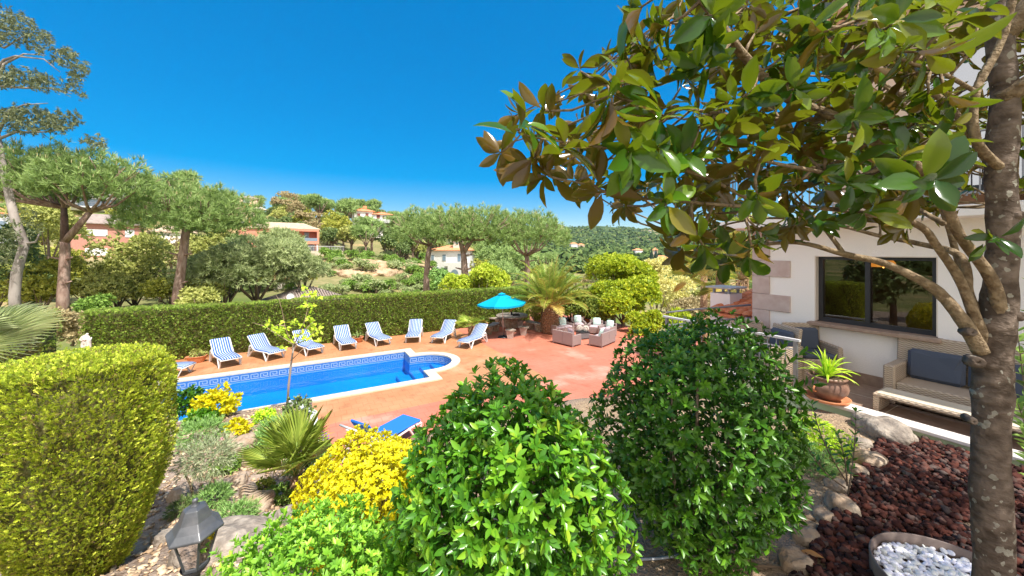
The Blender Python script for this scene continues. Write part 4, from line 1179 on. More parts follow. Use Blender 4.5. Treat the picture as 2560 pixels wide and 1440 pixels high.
# ------------------------------------------------------------------ lantern in the foreground
lz = 2.0
LP = at(486, 1345, lz); LP.z = 0
lt = at(488, 1345, lz)
foot = gxy(lt.x, lt.y).z
lam = thing('garden_lantern', (lt.x, lt.y, foot), .35, 'black hexagonal garden lantern with clear panes in the lower left', 'lantern')
top_z = EYE-(1262-HY)/FPX*lz-foot; bot_z = EYE-(1410-HY)/FPX*lz-foot
H_ = top_z-bot_z
def hexr(r, z, n_=6, o=0): return [(r*math.cos(o+2*PI*k/n_), r*math.sin(o+2*PI*k/n_), z) for k in range(n_)]
def hexloft(mb, prof):
    vs = []; fs = []
    for (r, z) in prof: vs += hexr(r, z)
    for i in range(len(prof)-1):
        for k in range(6): fs.append((i*6+k, i*6+(k+1) % 6, (i+1)*6+(k+1) % 6, (i+1)*6+k))
    mb.add(vs, fs)
lam_k = .9
e = top_z-.135            # eaves
b = MB(); hexloft(b, [(.112,e-.012),(.132,e-.012),(.134,e),(.104,e+.028),(.078,e+.062),(.064,e+.10),(.054,e+.122),(.03,e+.133),(.0,e+.136)]); 
b.build('roof', M['iron'], lam, (('BEVEL', dict(width=.004, segments=2)),))
b = MB(); b.lathe([(.0,e+.172),(.012,e+.167),(.015,e+.157),(.008,e+.146),(.02,e+.138),(.022,e+.130)], n=14); b.build('finial', M['iron'], lam)
b = MB()
for k in range(6):
    a = 2*PI*k/6; b.bar((.104*math.cos(a), .104*math.sin(a), e-.01), (.055*math.cos(a), .055*math.sin(a), bot_z+.0), .010, .010)
p1 = hexr(.104, e-.016); p2 = hexr(.057, bot_z)
for k in range(6): b.bar(p1[k], p1[(k+1) % 6], .012, .012); b.bar(p2[k], p2[(k+1) % 6], .012, .014)
b.build('cage', M['iron'], lam)
for k in range(6):
    b = MB(); b.add([p1[k], p1[(k+1) % 6], p2[(k+1) % 6], p2[k]], [(0,1,2,3)]); b.v = [Vector((v.x*.985, v.y*.985, v.z)) for v in b.v]; b.build('pane', M['lamp_glass'], lam)
b = MB(); b.lathe([(0,bot_z+.0),(.025,bot_z+.0),(.025,bot_z+.05),(.018,bot_z+.055)], n=14); b.build('socket', M['white_plastic'], lam)
b = MB(); b.lathe([(.012,bot_z+.05),(.02,bot_z+.06),(.024,bot_z+.12),(.018,bot_z+.15),(0,bot_z+.155)], n=14); b.build('bulb', M['white_plastic'], lam)
b = MB(); b.lathe([(.066,bot_z-.004),(.05,bot_z-.03),(.025,bot_z-.05),(.02,bot_z-.10),(.03,bot_z-.11),(.018,bot_z-.13),(.018,.05),(.05,.04),(.06,0)], n=16); b.build('post', M['iron'], lam)

# ------------------------------------------------------------------ near vegetation
def ell_surface(n, c, R, seed=0, amp=.12, lo=.8, hi=1.02, zmin=-1.0, fr=3.0):
    d = sph(n*2); d = d[d[:, 2] > zmin][:n]
    k = lump(d, seed, amp, fr)*RS.uniform(lo, hi, len(d))
    P = np.array(c)+d*np.array(R)*k[:, None]
    A = nrm(d/np.array(R)+np.array([0,0,.35])+RS.randn(len(d), 3)*.3)
    return P, A
def stems(b, base, c, R, n, r=.02):
    for k in range(n):
        a = random.uniform(0, 6.28); e = Vector(c)+Vector((R[0]*.7*math.cos(a), R[1]*.7*math.sin(a), random.uniform(-.2, .7)*R[2]))
        s = Vector(base)+Vector((random.uniform(-.1,.1)*R[0], random.uniform(-.1,.1)*R[1], 0)); m_ = (s+e)/2+Vector((random.uniform(-.1,.1),)*3)*R[0]
        b.tube([s, m_, e], [r, r*.7, r*.35], 5)
def bush(name, c, R, n, k, S, tmpl, mt, label, cat='shrub', seed=0, amp=.12, ang=(.5,1.2), lo=.8, hi=1.03, zmin=-1, inner=.35, stemn=10, group=None, ground=None, fr=3.0):
    c = Vector(c); g = ground if ground is not None else gxy(c.x, c.y).z
    t = thing(name, (c.x, c.y, g), 0, label, cat, group); cc = (0, 0, c.z-g)
    P, A = ell_surface(n, cc, R, seed, amp, lo, hi, zmin, fr)
    rn = RS.rand(len(P)); 
    P2, D, N, idx = rosettes(P, A, k, ang, S*.3)
    rnd = np.clip(.65*rn[idx]+.45*RS.rand(len(P2))-.05, 0, 1)
    sc = S*RS.uniform(.65, 1.15, len(P2))
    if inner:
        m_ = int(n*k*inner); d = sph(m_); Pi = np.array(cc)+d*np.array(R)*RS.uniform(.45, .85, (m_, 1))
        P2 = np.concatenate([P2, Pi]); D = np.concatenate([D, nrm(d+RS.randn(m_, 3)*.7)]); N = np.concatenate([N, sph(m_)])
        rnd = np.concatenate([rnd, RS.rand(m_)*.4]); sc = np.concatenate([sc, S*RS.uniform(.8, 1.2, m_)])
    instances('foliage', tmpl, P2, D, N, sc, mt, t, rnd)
    b = MB(); stems(b, (0, 0, -.05), cc, R, stemn, .012+.01*R[0]); b.build('stems', M['bark_tree'], t)
    return t
c = at(1275, 1258, 2.05); bush('laurel_bush', c, (.62,.57,.70), 2000, 6, .061, T_LAUR, M['lf_laurel'], 'bright green laurel bush in the front centre, sunlit', seed=3, amp=.07, ground=2.18)
c = at(1740, 1085, 2.8); bush('laurel_bush', c, (.72,.62,.91), 2600, 6, .058, T_LAUR, M['lf_laurel_dark'], 'tall dark green laurel bush shaded by the magnolia', seed=5, amp=.08, ground=2.12)  # same laurel, leaf colour darkened to stand for the magnolia's shade
c = at(930, 1262, 3.0); bush('golden_shrub', c, (.58,.5,.55), 4200, 6, .034, T_OVAL, M['lf_euonymus'], 'golden yellow shrub between the blue lounger and the bright laurel', seed=2, amp=.06, lo=.9, ground=2.0)
c = at(790, 1450, 1.95); bush('small_leaved_shrub', c, (.50,.42,.30), 1500, 7, .038, T_LAUR, M['lf_small'], 'light green small leaved shrub at the bottom beside the lantern', seed=9, amp=.14, ang=(.3,1.2), ground=2.1)
# upright shoots on the small leaved shrub and the laurels
def shoots(t_name, base_pts, L, kleaf, S, tmpl, mt, label, cat, m_st='bark_tree', group=None):
    c = base_pts[0][0]; t = thing(t_name, c, 0, label, cat, group); P=[];A=[]; b = MB()
    for (p, q, bend) in base_pts:
        p = Vector(p)-c; q = Vector(q)-c; pts = [p+(q-p)*s+Vector(bend)*math.sin(PI*s) for s in np.linspace(0, 1, 6)]
        b.tube(pts, [.008*(1-.6*s) for s in np.linspace(0,1,6)], 5)
        for s in np.linspace(.25, 1, kleaf):
            i = min(int(s*5), 4); f = s*5-i; x = pts[i]*(1-f)+pts[i+1]*f; P.append(x); A.append((pts[i+1]-pts[i]).normalized())
    P2, D, N, idx = rosettes(np.array([tuple(p) for p in P]), np.array([tuple(a) for a in A]), 3, (.5, 1.2), .02)
    instances('foliage', tmpl, P2, D, N, S*RS.uniform(.7, 1.2, len(P2)), mt, t); b.build('stems', M[m_st], t)
    return t
# clipped conifer
def conifer():
    c = Vector(((205-CX)/FPX*4.25, 4.25, 0)); g = gxy(c.x, c.y).z
    t = thing('clipped_conifer', (c.x, c.y, g), 0, 'big yellow green conifer clipped flat on top at the left edge', 'conifer')
    zt_ = 3.22-g; prof_z = np.array([0,.25,.8,1.4,zt_-.35,zt_-.12,zt_]); prof_r = np.array([.30,.45,.66,.77,.78,.72,.62])
    def rz(z, a): return np.interp(z, prof_z, prof_r)*(1+.035*np.sin(a*5+z*2)+.03*np.sin(a*9-z*4)+.05*np.sin(z*5+a*3)*.5)
    n = 46000; z = zt_*RS.rand(n)**.85; a = RS.rand(n)*2*PI; r = rz(z, a)*(1-.16*RS.rand(n)**2)
    hol = (np.sin(a*11+z*3.1)*np.sin(z*6+a*4)+.5*np.sin(a*23-z*9) > .95); r = np.where(hol, r*.82, r)
    P = np.stack([r*np.cos(a), r*np.sin(a), z], 1); A = np.stack([np.cos(a), np.sin(a), .9+0*a], 1)+RS.randn(n, 3)*.45
    n2 = 12000; a2 = RS.rand(n2)*2*PI; r2 = .70*np.sqrt(RS.rand(n2)); 
    Pt = np.stack([r2*np.cos(a2), r2*np.sin(a2), zt_+.02-.05*(r2/.7)**2+RS.randn(n2)*.015], 1); At = np.stack([.2*np.cos(a2), .2*np.sin(a2), 1+0*a2], 1)+RS.randn(n2, 3)*.5
    P = np.concatenate([P, Pt]); A = nrm(np.concatenate([A, At]))
    SPR = ([(-.05,0,0),(.05,0,0),(.06,.5,0),(0,1,.05),(-.06,.5,0),(.02,.2,0),(.32,.62,-.03),(.25,.72,0),(-.02,.2,0),(-.32,.6,-.03),(-.25,.72,0),(.02,.45,0),(.2,.9,0),(-.2,.88,0)], [(0,1,2,3,4),(5,6,7),(8,10,9),(11,12,3),(11,3,13)])
    instances('foliage', SPR, P, A, sph(len(P)), .044*RS.uniform(.6, 1.4, len(P)), M['lf_thuja'], t)
    b = MB(); b.lathe([(rr*.80, zz) for zz, rr in zip(prof_z, prof_r)], n=28, cap=True); b.v = [Vector((v.x, v.y, min(v.z, zt_-.12))) for v in b.v]; b.build('light_block_core', M['core_dark'], t)  # solid dark body added inside so no light passes through the foliage
    b = MB()
    for k in range(260):
        a = random.uniform(0, 6.28); z = random.uniform(.2, zt_-.15); r = float(np.interp(z, prof_z, prof_r))
        d = Vector((math.cos(a), math.sin(a), .8)); s = Vector((r*.78*math.cos(a), r*.78*math.sin(a), z)); b.tube([s, s+d*random.uniform(.06,.13)+Vector((random.uniform(-.05,.05),random.uniform(-.05,.05),0))], [.004,.002], 4)
    b.build('twigs', M['twig'], t)['kind'] = 'stuff'
M['core_dark'] = mat('core_dark', (.07,.08,.02), .9, noise=(20, (.13,.11,.04)))  # dark tint of the solid cores that stop light in clipped plants
conifer()

# hedges
def hedge(label, O, rz, L, D, H, dens=260, S=.10, mt='lf_hedge', ground=-.1):
    t = thing('clipped_hedge', O, rz, label, 'hedge')
    fs = [((L, H), lambda a, b: (a, 0*a, b), (0,-1,.5)), ((L, D), lambda a, b: (a, b, H+0*a), (0,0,1.)), ((D, H), lambda a, b: (0*a, a, b), (-1,0,.5)), ((D, H), lambda a, b: (L+0*a, a, b), (1,0,.5)), ((L, H), lambda a, b: (a, D+0*a, b), (0,1,.5))]
    P = []; A = []
    for q, ((x, y), f, nn) in enumerate(fs):
        n = int(x*y*dens*(2.4 if q < 2 else .5)*(1.3 if q == 1 else 1)); a = RS.rand(n)*x; b = RS.rand(n)*y
        p = np.stack(f(a, b), 1).astype(float); nv = np.array(nn)
        ph = p[:,0]*1.7+p[:,2]*2.3+p[:,1]
        off = .035*np.sin(ph*2.1)*np.sin(p[:,0]*4.1+p[:,2]*3)+.02*np.sin(p[:,0]*.9)-.06*RS.rand(n)**2
        if q != 1: off -= .12*np.clip(.35-p[:,2], 0, .35)/.35
        p += nrm(nv[None, :])*off[:, None]
        P.append(p); A.append(nv[None, :]+RS.randn(n, 3)*.55)
    P = np.concatenate(P); A = nrm(np.concatenate(A))
    SPR = ([(-.05,0,0),(.05,0,0),(.09,.5,.02),(0,1,0),(-.09,.5,.02),(.0,.25,0),(.35,.7,0),(.2,.8,0),(-.35,.7,0),(-.2,.8,0)], [(0,1,2,3,4),(5,6,7),(5,9,8)])
    instances('foliage', SPR, P, A, sph(len(P)), S*RS.uniform(.6, 1.4, len(P)), M[mt], t)
    b = MB(); b.box((L/2, D/2, H/2-.04), (L-.16, D-.16, H-.12)); b.build('light_block_core', M['core_dark'], t)  # solid block added inside the hedge to stop light between sprigs
    b = MB()
    for k in range(int(L/.7)): b.tube([(.35+.7*k+random.uniform(-.1,.1), .12, -.2), (.35+.7*k, .2, .5)], .03, 5)
    b.build('stems', M['bark_tree'], t)
    return t
hedge('long clipped green hedge running behind the striped loungers', uv(-7.5, 19.9, 0), UA, 20.2, .9, 2.15, 300, .11)
hedge('shorter bright topped hedge at the left edge beyond the statue', uv(-16, 18.6, 0), UA, 7.3, 3.0, 2.1, 160, .13)

# ------------------------------------------------------------------ palms
def date_palm():
    p = G(1374, 832); t = thing('date_palm', p, .4, 'date palm with a thick scaly trunk beside the turquoise parasol', 'palm tree')
    b = MB(); prof = [(.36,0),(.42,.12),(.46,.45),(.45,.8),(.40,1.1),(.30,1.3),(.16,1.5)]
    b.lathe(prof, n=20, cap=True)
    for j in range(14):
        z = .06+j*.095; r = float(np.interp(z, [q[1] for q in prof], [q[0] for q in prof]))
        for k in range(15):
            a = 2*PI*(k+.5*(j%2))/15; R = R3(a); c = R@Vector((r, 0, z)); u = R@Vector((0,1,0)); o = R@Vector((1,0,.35)).normalized(); w_ = PI*r/15
            vs = [c-u*w_-Vector((0,0,.02)), c-Vector((0,0,.07)), c+u*w_-Vector((0,0,.02)), c+Vector((0,0,.05)), c+o*.07+Vector((0,0,.01))-u*w_*.5, c+o*.07+Vector((0,0,.01))+u*w_*.5]
            b.add(vs, [(0,1,4),(1,5,4),(1,2,5),(2,3,5),(3,4,5),(3,0,4)])
    b.build('trunk', M['bark_palm'], t)
    for k in range(52):
        f = k/52; az = k*2.399; el = 1.5-1.15*f**.9; L = random.uniform(2.7, 3.3)*(1-.2*(f > .85)); hd = Vector((math.cos(az), math.sin(az), 0))
        q = Vector((0,0,1.35))+hd*.12; d = hd*math.cos(el)+Vector((0,0,math.sin(el))); pts = [q.copy()]; dirs = [d.copy()]
        n_ = 12
        for i in range(n_):
            d = (d+Vector((0,0,-.035-.23*(i/n_)**1.7))).normalized(); q = q+d*L/n_; pts.append(q.copy()); dirs.append(d.copy())
        P=[];D=[];N=[];S=[]
        for i in range(3, n_):
            for s in range(6):
                x = pts[i].lerp(pts[i+1], s/6); dd = dirs[i]; side = dd.cross(Vector((0,0,1)))
                if side.length < .05: side = Vector((1,0,0))
                side.normalize(); up = side.cross(dd); ll = .42*math.sin(PI*min(1,((i+s/6)/n_-.18)/.86+.12))**.7+.05
                for sg in (-1, 1):
                    P.append(tuple(x)); D.append(tuple(dd*.75+side*sg*.8+up*random.uniform(.1,.45)+Vector((0,0,-.15)))); N.append(tuple(up)); S.append(ll*random.uniform(.85,1.1))
        fr_ = instances('frond', ([(-.022,0,0),(.022,0,0),(.026,.5,.02),(0,1,-.12),(-.026,.5,.02)], [(0,1,2,3,4)]), np.array(P), np.array(D), np.array(N), np.array(S), M['lf_palm'] if f < .9 else M['lf_palm_dry'], t, RS.rand(len(P))*.6+random.uniform(0,.4))
        b = MB(); b.tube(pts, [.03*(1-.85*i/n_)+.002 for i in range(n_+1)], 5); b.build('stalk', M['stalk'], fr_)
M['stalk'] = mat('stalk', (.45,.34,.10), .6)
M['stalk_green'] = mat('stalk_green', (.25,.36,.08), .6)
date_palm()
def fan_leaf(t, O, hd, el, stalk, R, m_leaf='lf_fan', m_st='stalk_green', seg=26, spread=2.2, tilt=.0, droop=.12, name='fan_leaf'):
    d = hd*math.cos(el)+Vector((0,0,math.sin(el))); mid = O+d*stalk*.55; e = O+d*stalk+Vector((0,0,-droop*stalk))
    dd = (e-mid).normalized(); side = dd.cross(Vector((0,0,1)))
    if side.length < .1: side = Vector((-hd.y, hd.x, 0))
    side.normalize(); side = (Matrix.Rotation(tilt, 3, dd)@side); up = side.cross(dd)
    P=[];D=[];N=[];S=[]
    for k in range(seg):
        a = -spread+2*spread*k/(seg-1); x = dd*math.cos(a)+side*math.sin(a)+up*(.25-.2*math.cos(a))
        P.append(tuple(e)); D.append(tuple(x)); N.append(tuple(up)); S.append(R*(1-.18*abs(a)/spread)*random.uniform(.93,1.05))
    wd = 2*spread/seg*.40
    o = instances(name, ([(0,0,0),(wd*.42,.42,.03),(wd*.2,.75,.0),(0,1,-.10),(-wd*.2,.75,.0),(-wd*.42,.42,.03),(0,.42,-.015)], [(0,1,6),(0,6,5),(6,1,2,3),(5,6,3,4)]), np.array(P), np.array(D), np.array(N), np.array(S), M[m_leaf], t)
    b = MB(); b.tube([O, mid, e], [.012,.009,.006], 5); b.build('stalk', M[m_st], o)
g = gray(738, 1258); yp = g.y
t = thing('fan_palm', g, 0, 'small fan palm with spiky green leaves in the rock garden', 'palm tree')
s_ = yp/900
b = MB(); b.tube([(0,0,-.1),(0,0,.12),(.02,0,.34)], [.10,.11,.06], 10, wob=.15)
for k in range(40):
    a = random.uniform(0,6.28); z = random.uniform(0,.32); b.bar((.07*math.cos(a), .07*math.sin(a), z), (.15*math.cos(a), .15*math.sin(a), z+.08), .02, .01)
b.build('trunk', M['bark_palm'], t)
for (az, el, st, R, tl) in ((2.9,.75,.36,.50,.2),(2.2,.9,.4,.50,-.2),(1.2,1.2,.45,.52,.5),(.6,.95,.42,.55,-.3),(.1,.8,.40,.48,.3),(-.5,.45,.40,.42,.2),(-1.2,.2,.42,.42,.1),(-.1,-.1,.45,.42,-.3),(3.6,.35,.36,.46,0),(4.3,.5,.3,.42,.4),(1.8,.5,.4,.45,0),(-2.4,1.0,.3,.44,.3),(2.6,1.1,.4,.5,.4),(.9,.7,.42,.5,-.5),(3.3,.9,.38,.48,.5),(-.8,.9,.35,.45,-.2),(1.5,1.3,.5,.5,0)):
    fan_leaf(t, Vector((0,0,.33)), Vector((math.cos(az), math.sin(az), 0)), min(max(el,.35)*.8+.55,1.5), st*1.25, R*1.3, seg=28, spread=1.6, tilt=tl)
g = G(1177, 846)
t = thing('fan_palm', g, 0, 'dwarf yellow green fan palm with a shaggy trunk behind the rightmost lounger', 'palm tree')
b = MB(); b.tube([(0,0,-.1),(.0,0,.3),(.05,0,.66)], [.17,.13,.09], 10, wob=.2)
for k in range(70):
    a = random.uniform(0,6.28); z = random.uniform(0,.6); b.bar((.09*math.cos(a), .09*math.sin(a), z), (.17*math.cos(a), .17*math.sin(a), z+.1), .03, .012)
b.build('trunk', M['bark_palm'], t)
for k in range(13):
    az = k*2.4; fan_leaf(t, Vector((.04,0,.64)), Vector((math.cos(az), math.sin(az), 0)), random.uniform(-.3,1.2), .35, .62, 'lf_palm', 'stalk', 22, 1.3, random.uniform(-.4,.4))
# fan palm leaves reaching in from the left edge
g = at(-190, 1010, 5.6); g = gxy(g.x, g.y)
t = thing('fan_palm', g, 0, 'grey green fan palm whose leaves reach in from the left edge', 'palm tree')
hh = EYE-(905-HY)/FPX*5.6-g.z
b = MB(); b.tube([(0,0,-.1),(0,0,hh)], [.16,.12], 10, wob=.12); b.build('trunk', M['bark_palm'], t)
for (az, el, tl) in ((.15,.35,.9),(.6,.55,.6),(-.35,.2,.5),(-.1,.8,-.6),(1.4,.7,.2),(2.5,.6,0),(3.6,.5,0),(4.6,.5,0),(5.4,.2,.3)):
    fan_leaf(t, Vector((0,0,hh)), Vector((math.cos(az), math.sin(az), 0)), el, .75, .85, 'lf_grey_fan', 'stalk_green', 34, 1.5, tl)
# ------------------------------------------------------------------ rocks
def rock_mesh(b, r, seed, sq=(1,1,.7), n=14, m_=9):
    rr = random.Random(seed); ph = [rr.uniform(0, 6) for _ in range(8)]; vs = []; fs = []
    ang = rr.uniform(0, 3); Rm = Matrix.Rotation(ang, 3, 'Z')
    for j in range(m_+1):
        th = PI*j/m_
        for k in range(n):
            a = 2*PI*k/n; d = Vector((math.sin(th)*math.cos(a), math.sin(th)*math.sin(a), math.cos(th)))
            q = 1+.16*math.sin(3*d.x+ph[0])*math.sin(2.5*d.y+ph[1])+.12*math.sin(5*d.y+ph[2]+2*d.z)+.08*math.sin(8*d.x+ph[3])*math.cos(7*d.z+ph[4])+.04*math.sin(15*d.y+ph[5])
            e = [abs(x)**.8*(1 if x > 0 else -1) for x in d]
            vs.append(Rm@Vector((e[0]*sq[0], e[1]*sq[1], e[2]*sq[2]))*r*q)
    for j in range(m_):
        for k in range(n): fs.append((j*n+k, (j+1)*n+k, (j+1)*n+(k+1)%n, j*n+(k+1)%n))
    b.add(vs, fs, True)
def rock(px, py, rp, lab, m_='rock', sq=(1,.8,.65), seed=None, dz=.12, group=None):
    g = gray(px, py+rp*.3); r = rp*g.y/FPX*.95
    b = MB(); rock_mesh(b, r, seed if seed is not None else int(px+py), sq, 18, 12)
    o = b.build('boulder', M[m_], None, (('SUBSURF', dict(levels=1, render_levels=1)),)); o.location = g+Vector((0, 0, r*sq[2]*dz)); tag(o, lab, 'rock', group); return o
RL = [(608,1112,38,'tan boulder left of the fan palm, by the pink ice plant'),(640,1150,42,'tall orange tan boulder just left of the fan palm leaves'),(640,1262,44,'creamy boulder in front of the fan palm trunk'),
 (600,1200,24,'small tan rock in the border line left of the fan palm'),(622,1228,26,'tan rock between the cream boulder and the border'),(560,1350,95,'large grey flat boulder right of the black lantern'),(735,1300,62,'grey boulder partly under the small leaved shrub'),
 (668,1300,26,'small cream rock wedged above the grey boulders'),(578,1085,22,'small white rock below the yellow variegated shrub'),(455,1235,34,'pinkish boulder at the foot of the clipped conifer'),
 (410,1345,30,'bluish grey rock in the shade left of the lantern')]
for i, (x, y, r, l) in enumerate(RL): rock(x, y, r, l, 'grey_rock' if 'grey' in l else 'rock', (1.15,.8,.6) if r > 50 else (1,.8,.8))
RR = [(2205,1068,66,'largest lichened boulder on the marble edge of the porch'),(2262,1092,34,'round boulder in front of the largest one on the porch edge'),(2150,1108,26,'upright pale rock left of the porch boulders'),
 (2128,1128,24,'pale rock beside the lime green shrub'),(2172,1150,40,'flat tan rock at the top of the lava gravel'),(2146,1178,26,'yellowish rock below the flat tan rock'),
 (2092,1215,28,'pale rough rock where the thin stemmed shrub stands'),(2106,1262,42,'brown boulder at the middle of the gravel border'),(2060,1292,30,'brown border rock between soil and lava gravel'),
 (2014,1342,36,'dark brown border rock near the lower end of the gravel'),(1990,1408,44,'lowest border rock at the bottom of the lava gravel')]
for i, (x, y, r, l) in enumerate(RR): rock(x, y, r*.88, l, 'grey_rock' if i in (0,1,2) else 'rock', (1.2,.8,.6) if r > 60 else (1,.8,.75), dz=.2)
# ------------------------------------------------------------------ loose stones, chips
ICO = None
def ico():
    t = (1+5**.5)/2; v = [(-1,t,0),(1,t,0),(-1,-t,0),(1,-t,0),(0,-1,t),(0,1,t),(0,-1,-t),(0,1,-t),(t,0,-1),(t,0,1),(-t,0,-1),(-t,0,1)]
    f = [(0,11,5),(0,5,1),(0,1,7),(0,7,10),(0,10,11),(1,5,9),(5,11,4),(11,10,2),(10,7,6),(7,1,8),(3,9,4),(3,4,2),(3,2,6),(3,6,8),(3,8,9),(4,9,5),(2,4,11),(6,2,10),(8,6,7),(9,8,1)]
    return nrm(np.array(v, float)), f
iv, if_ = ico()
def subd(v, f):
    v = [tuple(x) for x in v]; c = {}; nf = []
    def m_(a, b):
        k = (min(a,b), max(a,b))
        if k not in c:
            p = np.array(v[a])+np.array(v[b]); p /= np.linalg.norm(p); c[k] = len(v); v.append(tuple(p))
        return c[k]
    for a, b, d in f:
        x, y, z = m_(a,b), m_(b,d), m_(d,a); nf += [(a,x,z),(b,y,x),(d,z,y),(x,y,z)]
    return np.array(v), nf
iv2, if2 = subd(iv, if_)
def stones(name, P, S, mt, tm, sq, smooth, parent=None, jit=.18):
    objs = []
    v, f = tm; vv = v*(1+jit*(RS.rand(len(v), 1)-.5)*2)*np.array(sq)
    return instances(name, (vv, f), P, nrm(RS.randn(len(P), 3)*np.array([1,1,.35])), nrm(RS.randn(len(P), 3)*.5+np.array([0,0,1])), S, mt, parent, None, smooth)
lx = []
n = 0
line_y = [1040,1100,1170,1290,1400,1500,1700,2200]; line_x = [2260,2190,2150,2070,2000,1950,1850,1700]
while len(lx) < 12500:
    u = random.uniform(1.0, 6.62); v = random.uniform(-1.2, 2.6); p = gpos(u, v)
    if p.y < .6: continue
    px = p.x/p.y*FPX+CX; py = HY+(EYE-p.z)/p.y*FPX
    if px < np.interp(py, line_y, line_x)+10: continue
    if (p.x-2.95)**2+(p.y-2.33)**2 < .44**2: continue
    lx.append((p.x, p.y, p.z+.02+random.uniform(-.008,.028)))
lx = np.array(lx); third = len(lx)//3
lv = subd(*subd(iv, if_))
for k in range(1):
    o = stones('lava_gravel', lx, .0175*RS.uniform(.6, 2.0, len(lx)), M['lava'], (iv2, if2), (1,1.2,.8), False, None, .32)
    tag(o, kind='stuff'); tag(o, 'dark red lava gravel covering the bed around the magnolia trunk', 'gravel')
bm = MB()
cu, cv = 2.95*CU+2.33*SU, -2.95*SU+2.33*CU; pc = Vector((2.95, 2.33, gz(cu, cv)))
ring = thing('ring_planter', pc, 0, 'round brown metal ring set in the lava gravel and filled with white pebbles', 'planter')
b = MB(); b.lathe([(.452,-.05),(.456,.17),(.448,.175),(.440,.17),(.438,-.05)], n=64); b.build('rim', M['ring_metal'], ring)
b = MB(); b.lathe([(0,.085),(.44,.085)], n=24); b.build('fill', M['soil'], ring)
r = .42*np.sqrt(RS.rand(1100)); a = RS.rand(1100)*2*PI
pp_ = np.stack([2.95+r*np.cos(a), 2.33+r*np.sin(a), pc.z+.105+RS.uniform(-.01,.022,1100)], 1)
o = stones('white_pebbles', pp_, .0165*RS.uniform(.75, 1.5, 1100), M['pebble'], (iv2, if2), (.85,1.25,.6), True, None, .08); tag(o, 'white pebbles heaped inside the round metal ring', 'pebbles', kind='stuff')
# bark chips over the left bed
P = []
while len(P) < 9000:
    u = random.uniform(-7.5, 0.05); v = random.uniform(2.5, 12.1)
    p = gpos(u, v, .012)
    P.append(tuple(p))
P = np.array(P); o = instances('bark_mulch', ([(-.4,-.5,0),(.4,-.5,0),(.45,.5,.05),(-.4,.5,0),(-.4,-.5,.25),(.4,-.5,.25),(.4,.5,.28),(-.4,.5,.25)], [(4,5,6,7),(0,1,5,4),(1,2,6,5),(2,3,7,6),(3,0,4,7)]), P, nrm(RS.randn(len(P),3)*np.array([1,1,.25])), nrm(RS.randn(len(P),3)*.4+np.array([0,0,1])), RS.uniform(.02,.07,len(P)), M['chips'], None)
tag(o, 'brown bark mulch spread over the rock garden', 'mulch', kind='stuff')
# small grit and leaves on the soil under the laurels
P = []
while len(P) < 2500:
    u = random.uniform(.3, 6.4); v = random.uniform(-.5, 4.2); p = gpos(u, v, .004); P.append(tuple(p))
P = np.array(P); o = stones('soil_crumbs', P, .006*RS.uniform(.5, 2.2, len(P)), M['chips'], (iv, if_), (1,1.2,.7), False); tag(o, 'loose crumbs and grit on the sandy soil under the laurels', 'grit', kind='stuff')
# hose and roots on the soil
def ontrack(pts, dz): return [gray(x, y, dz) for x, y in pts]
b = MB(); b.tube(ontrack([(1560,1412),(1600,1408),(1650,1400),(1700,1396),(1760,1398)], .012), .009, 7); tag(b.build('watering_pipe', M['hose'], None), 'thin pale watering pipe lying on the soil under the dark laurel', 'pipe')
b = MB(); b.tube(ontrack([(1780,1398),(1850,1402),(1900,1420),(1960,1425)], .01), [.02,.018,.012,.006], 7); tag(b.build('tree_root', M['root'], None), 'bare tree root at the bottom edge under the dark laurel', 'root')
b = MB(); b.tube(ontrack([(1940,1275),(1990,1285),(2040,1305)], .005), [.012,.018,.016], 7); tag(b.build('tree_root', M['root'], None), 'short tree root running into the middle border rocks', 'root')
fl_ = gray(2062, 1418, .05); o = instances('fallen_leaf', T_MAG, np.array([tuple(fl_)]), np.array([(-.8,.5,.05)]), np.array([(0,-.2,1.)]), .15, M['dead_leaf'] if 'dead_leaf' in M else mat('dead_leaf', (.42,.20,.06), .6), None); tag(o, 'fallen brown magnolia leaf lying on the lava gravel', 'leaf')
# ------------------------------------------------------------------ small plants
def tuft(px, py, rp, lab, mt, n=260, k=5, S=.05, tm=T_NEED, name='rosemary_bush', cat='shrub', sq=.75, ang=(.2,.9), dz=0, amp=.12):
    g = gray(px, py+rp*.5); r = rp*g.y/FPX; c = g+Vector((0,0,r*sq*.6+dz))
    return bush(name, c, (r, r, r*sq), n, k, S, tm, M[mt], lab, cat, int(px), amp, ang, .6, 1.05, -.5, .3, 5, ground=g.z)
TN = ([(-.07,0,0),(.07,0,0),(.05,.6,.02),(0,1,0),(-.05,.6,.02)], [(0,1,2,3,4)])
tuft(505, 1082, 52, 'feathery green rosemary behind the grey standard bush', 'lf_rosemary', 330, 6, .09, TN)
tuft(590, 1292, 46, 'bright green rosemary behind the lantern roof', 'lf_rosemary', 330, 6, .07, TN)
tuft(530, 1245, 40, 'green rosemary around the foot of the grey standard bush', 'lf_rosemary', 280, 6, .07, TN)
tuft(690, 1075, 42, 'rosemary behind the fan palm near the pool corner', 'lf_rosemary', 280, 6, .10, TN)
tuft(455, 1270, 30, 'dark low shrub beside the clipped conifer foot', 'lf_dark', 180, 6, .06, TN)
tuft(540, 1022, 44, 'yellow variegated shrub on the near pool edge', 'lf_euonymus', 190, 6, .13, T_OVAL, 'variegated_shrub', sq=1.0)
tuft(505, 1050, 30, 'fresh green shrub left of the yellow variegated one', 'lf_laurel', 160, 6, .11, T_OVAL, 'green_shrub')
tuft(470, 1015, 34, 'dark green shrub at the pool edge by the clipped conifer', 'lf_laurel_dark', 170, 6, .11, T_OVAL, 'green_shrub', sq=1.1)
tuft(592, 1072, 26, 'small yellow shrub below the variegated one', 'lf_euonymus', 110, 5, .09, T_OVAL, 'variegated_shrub')
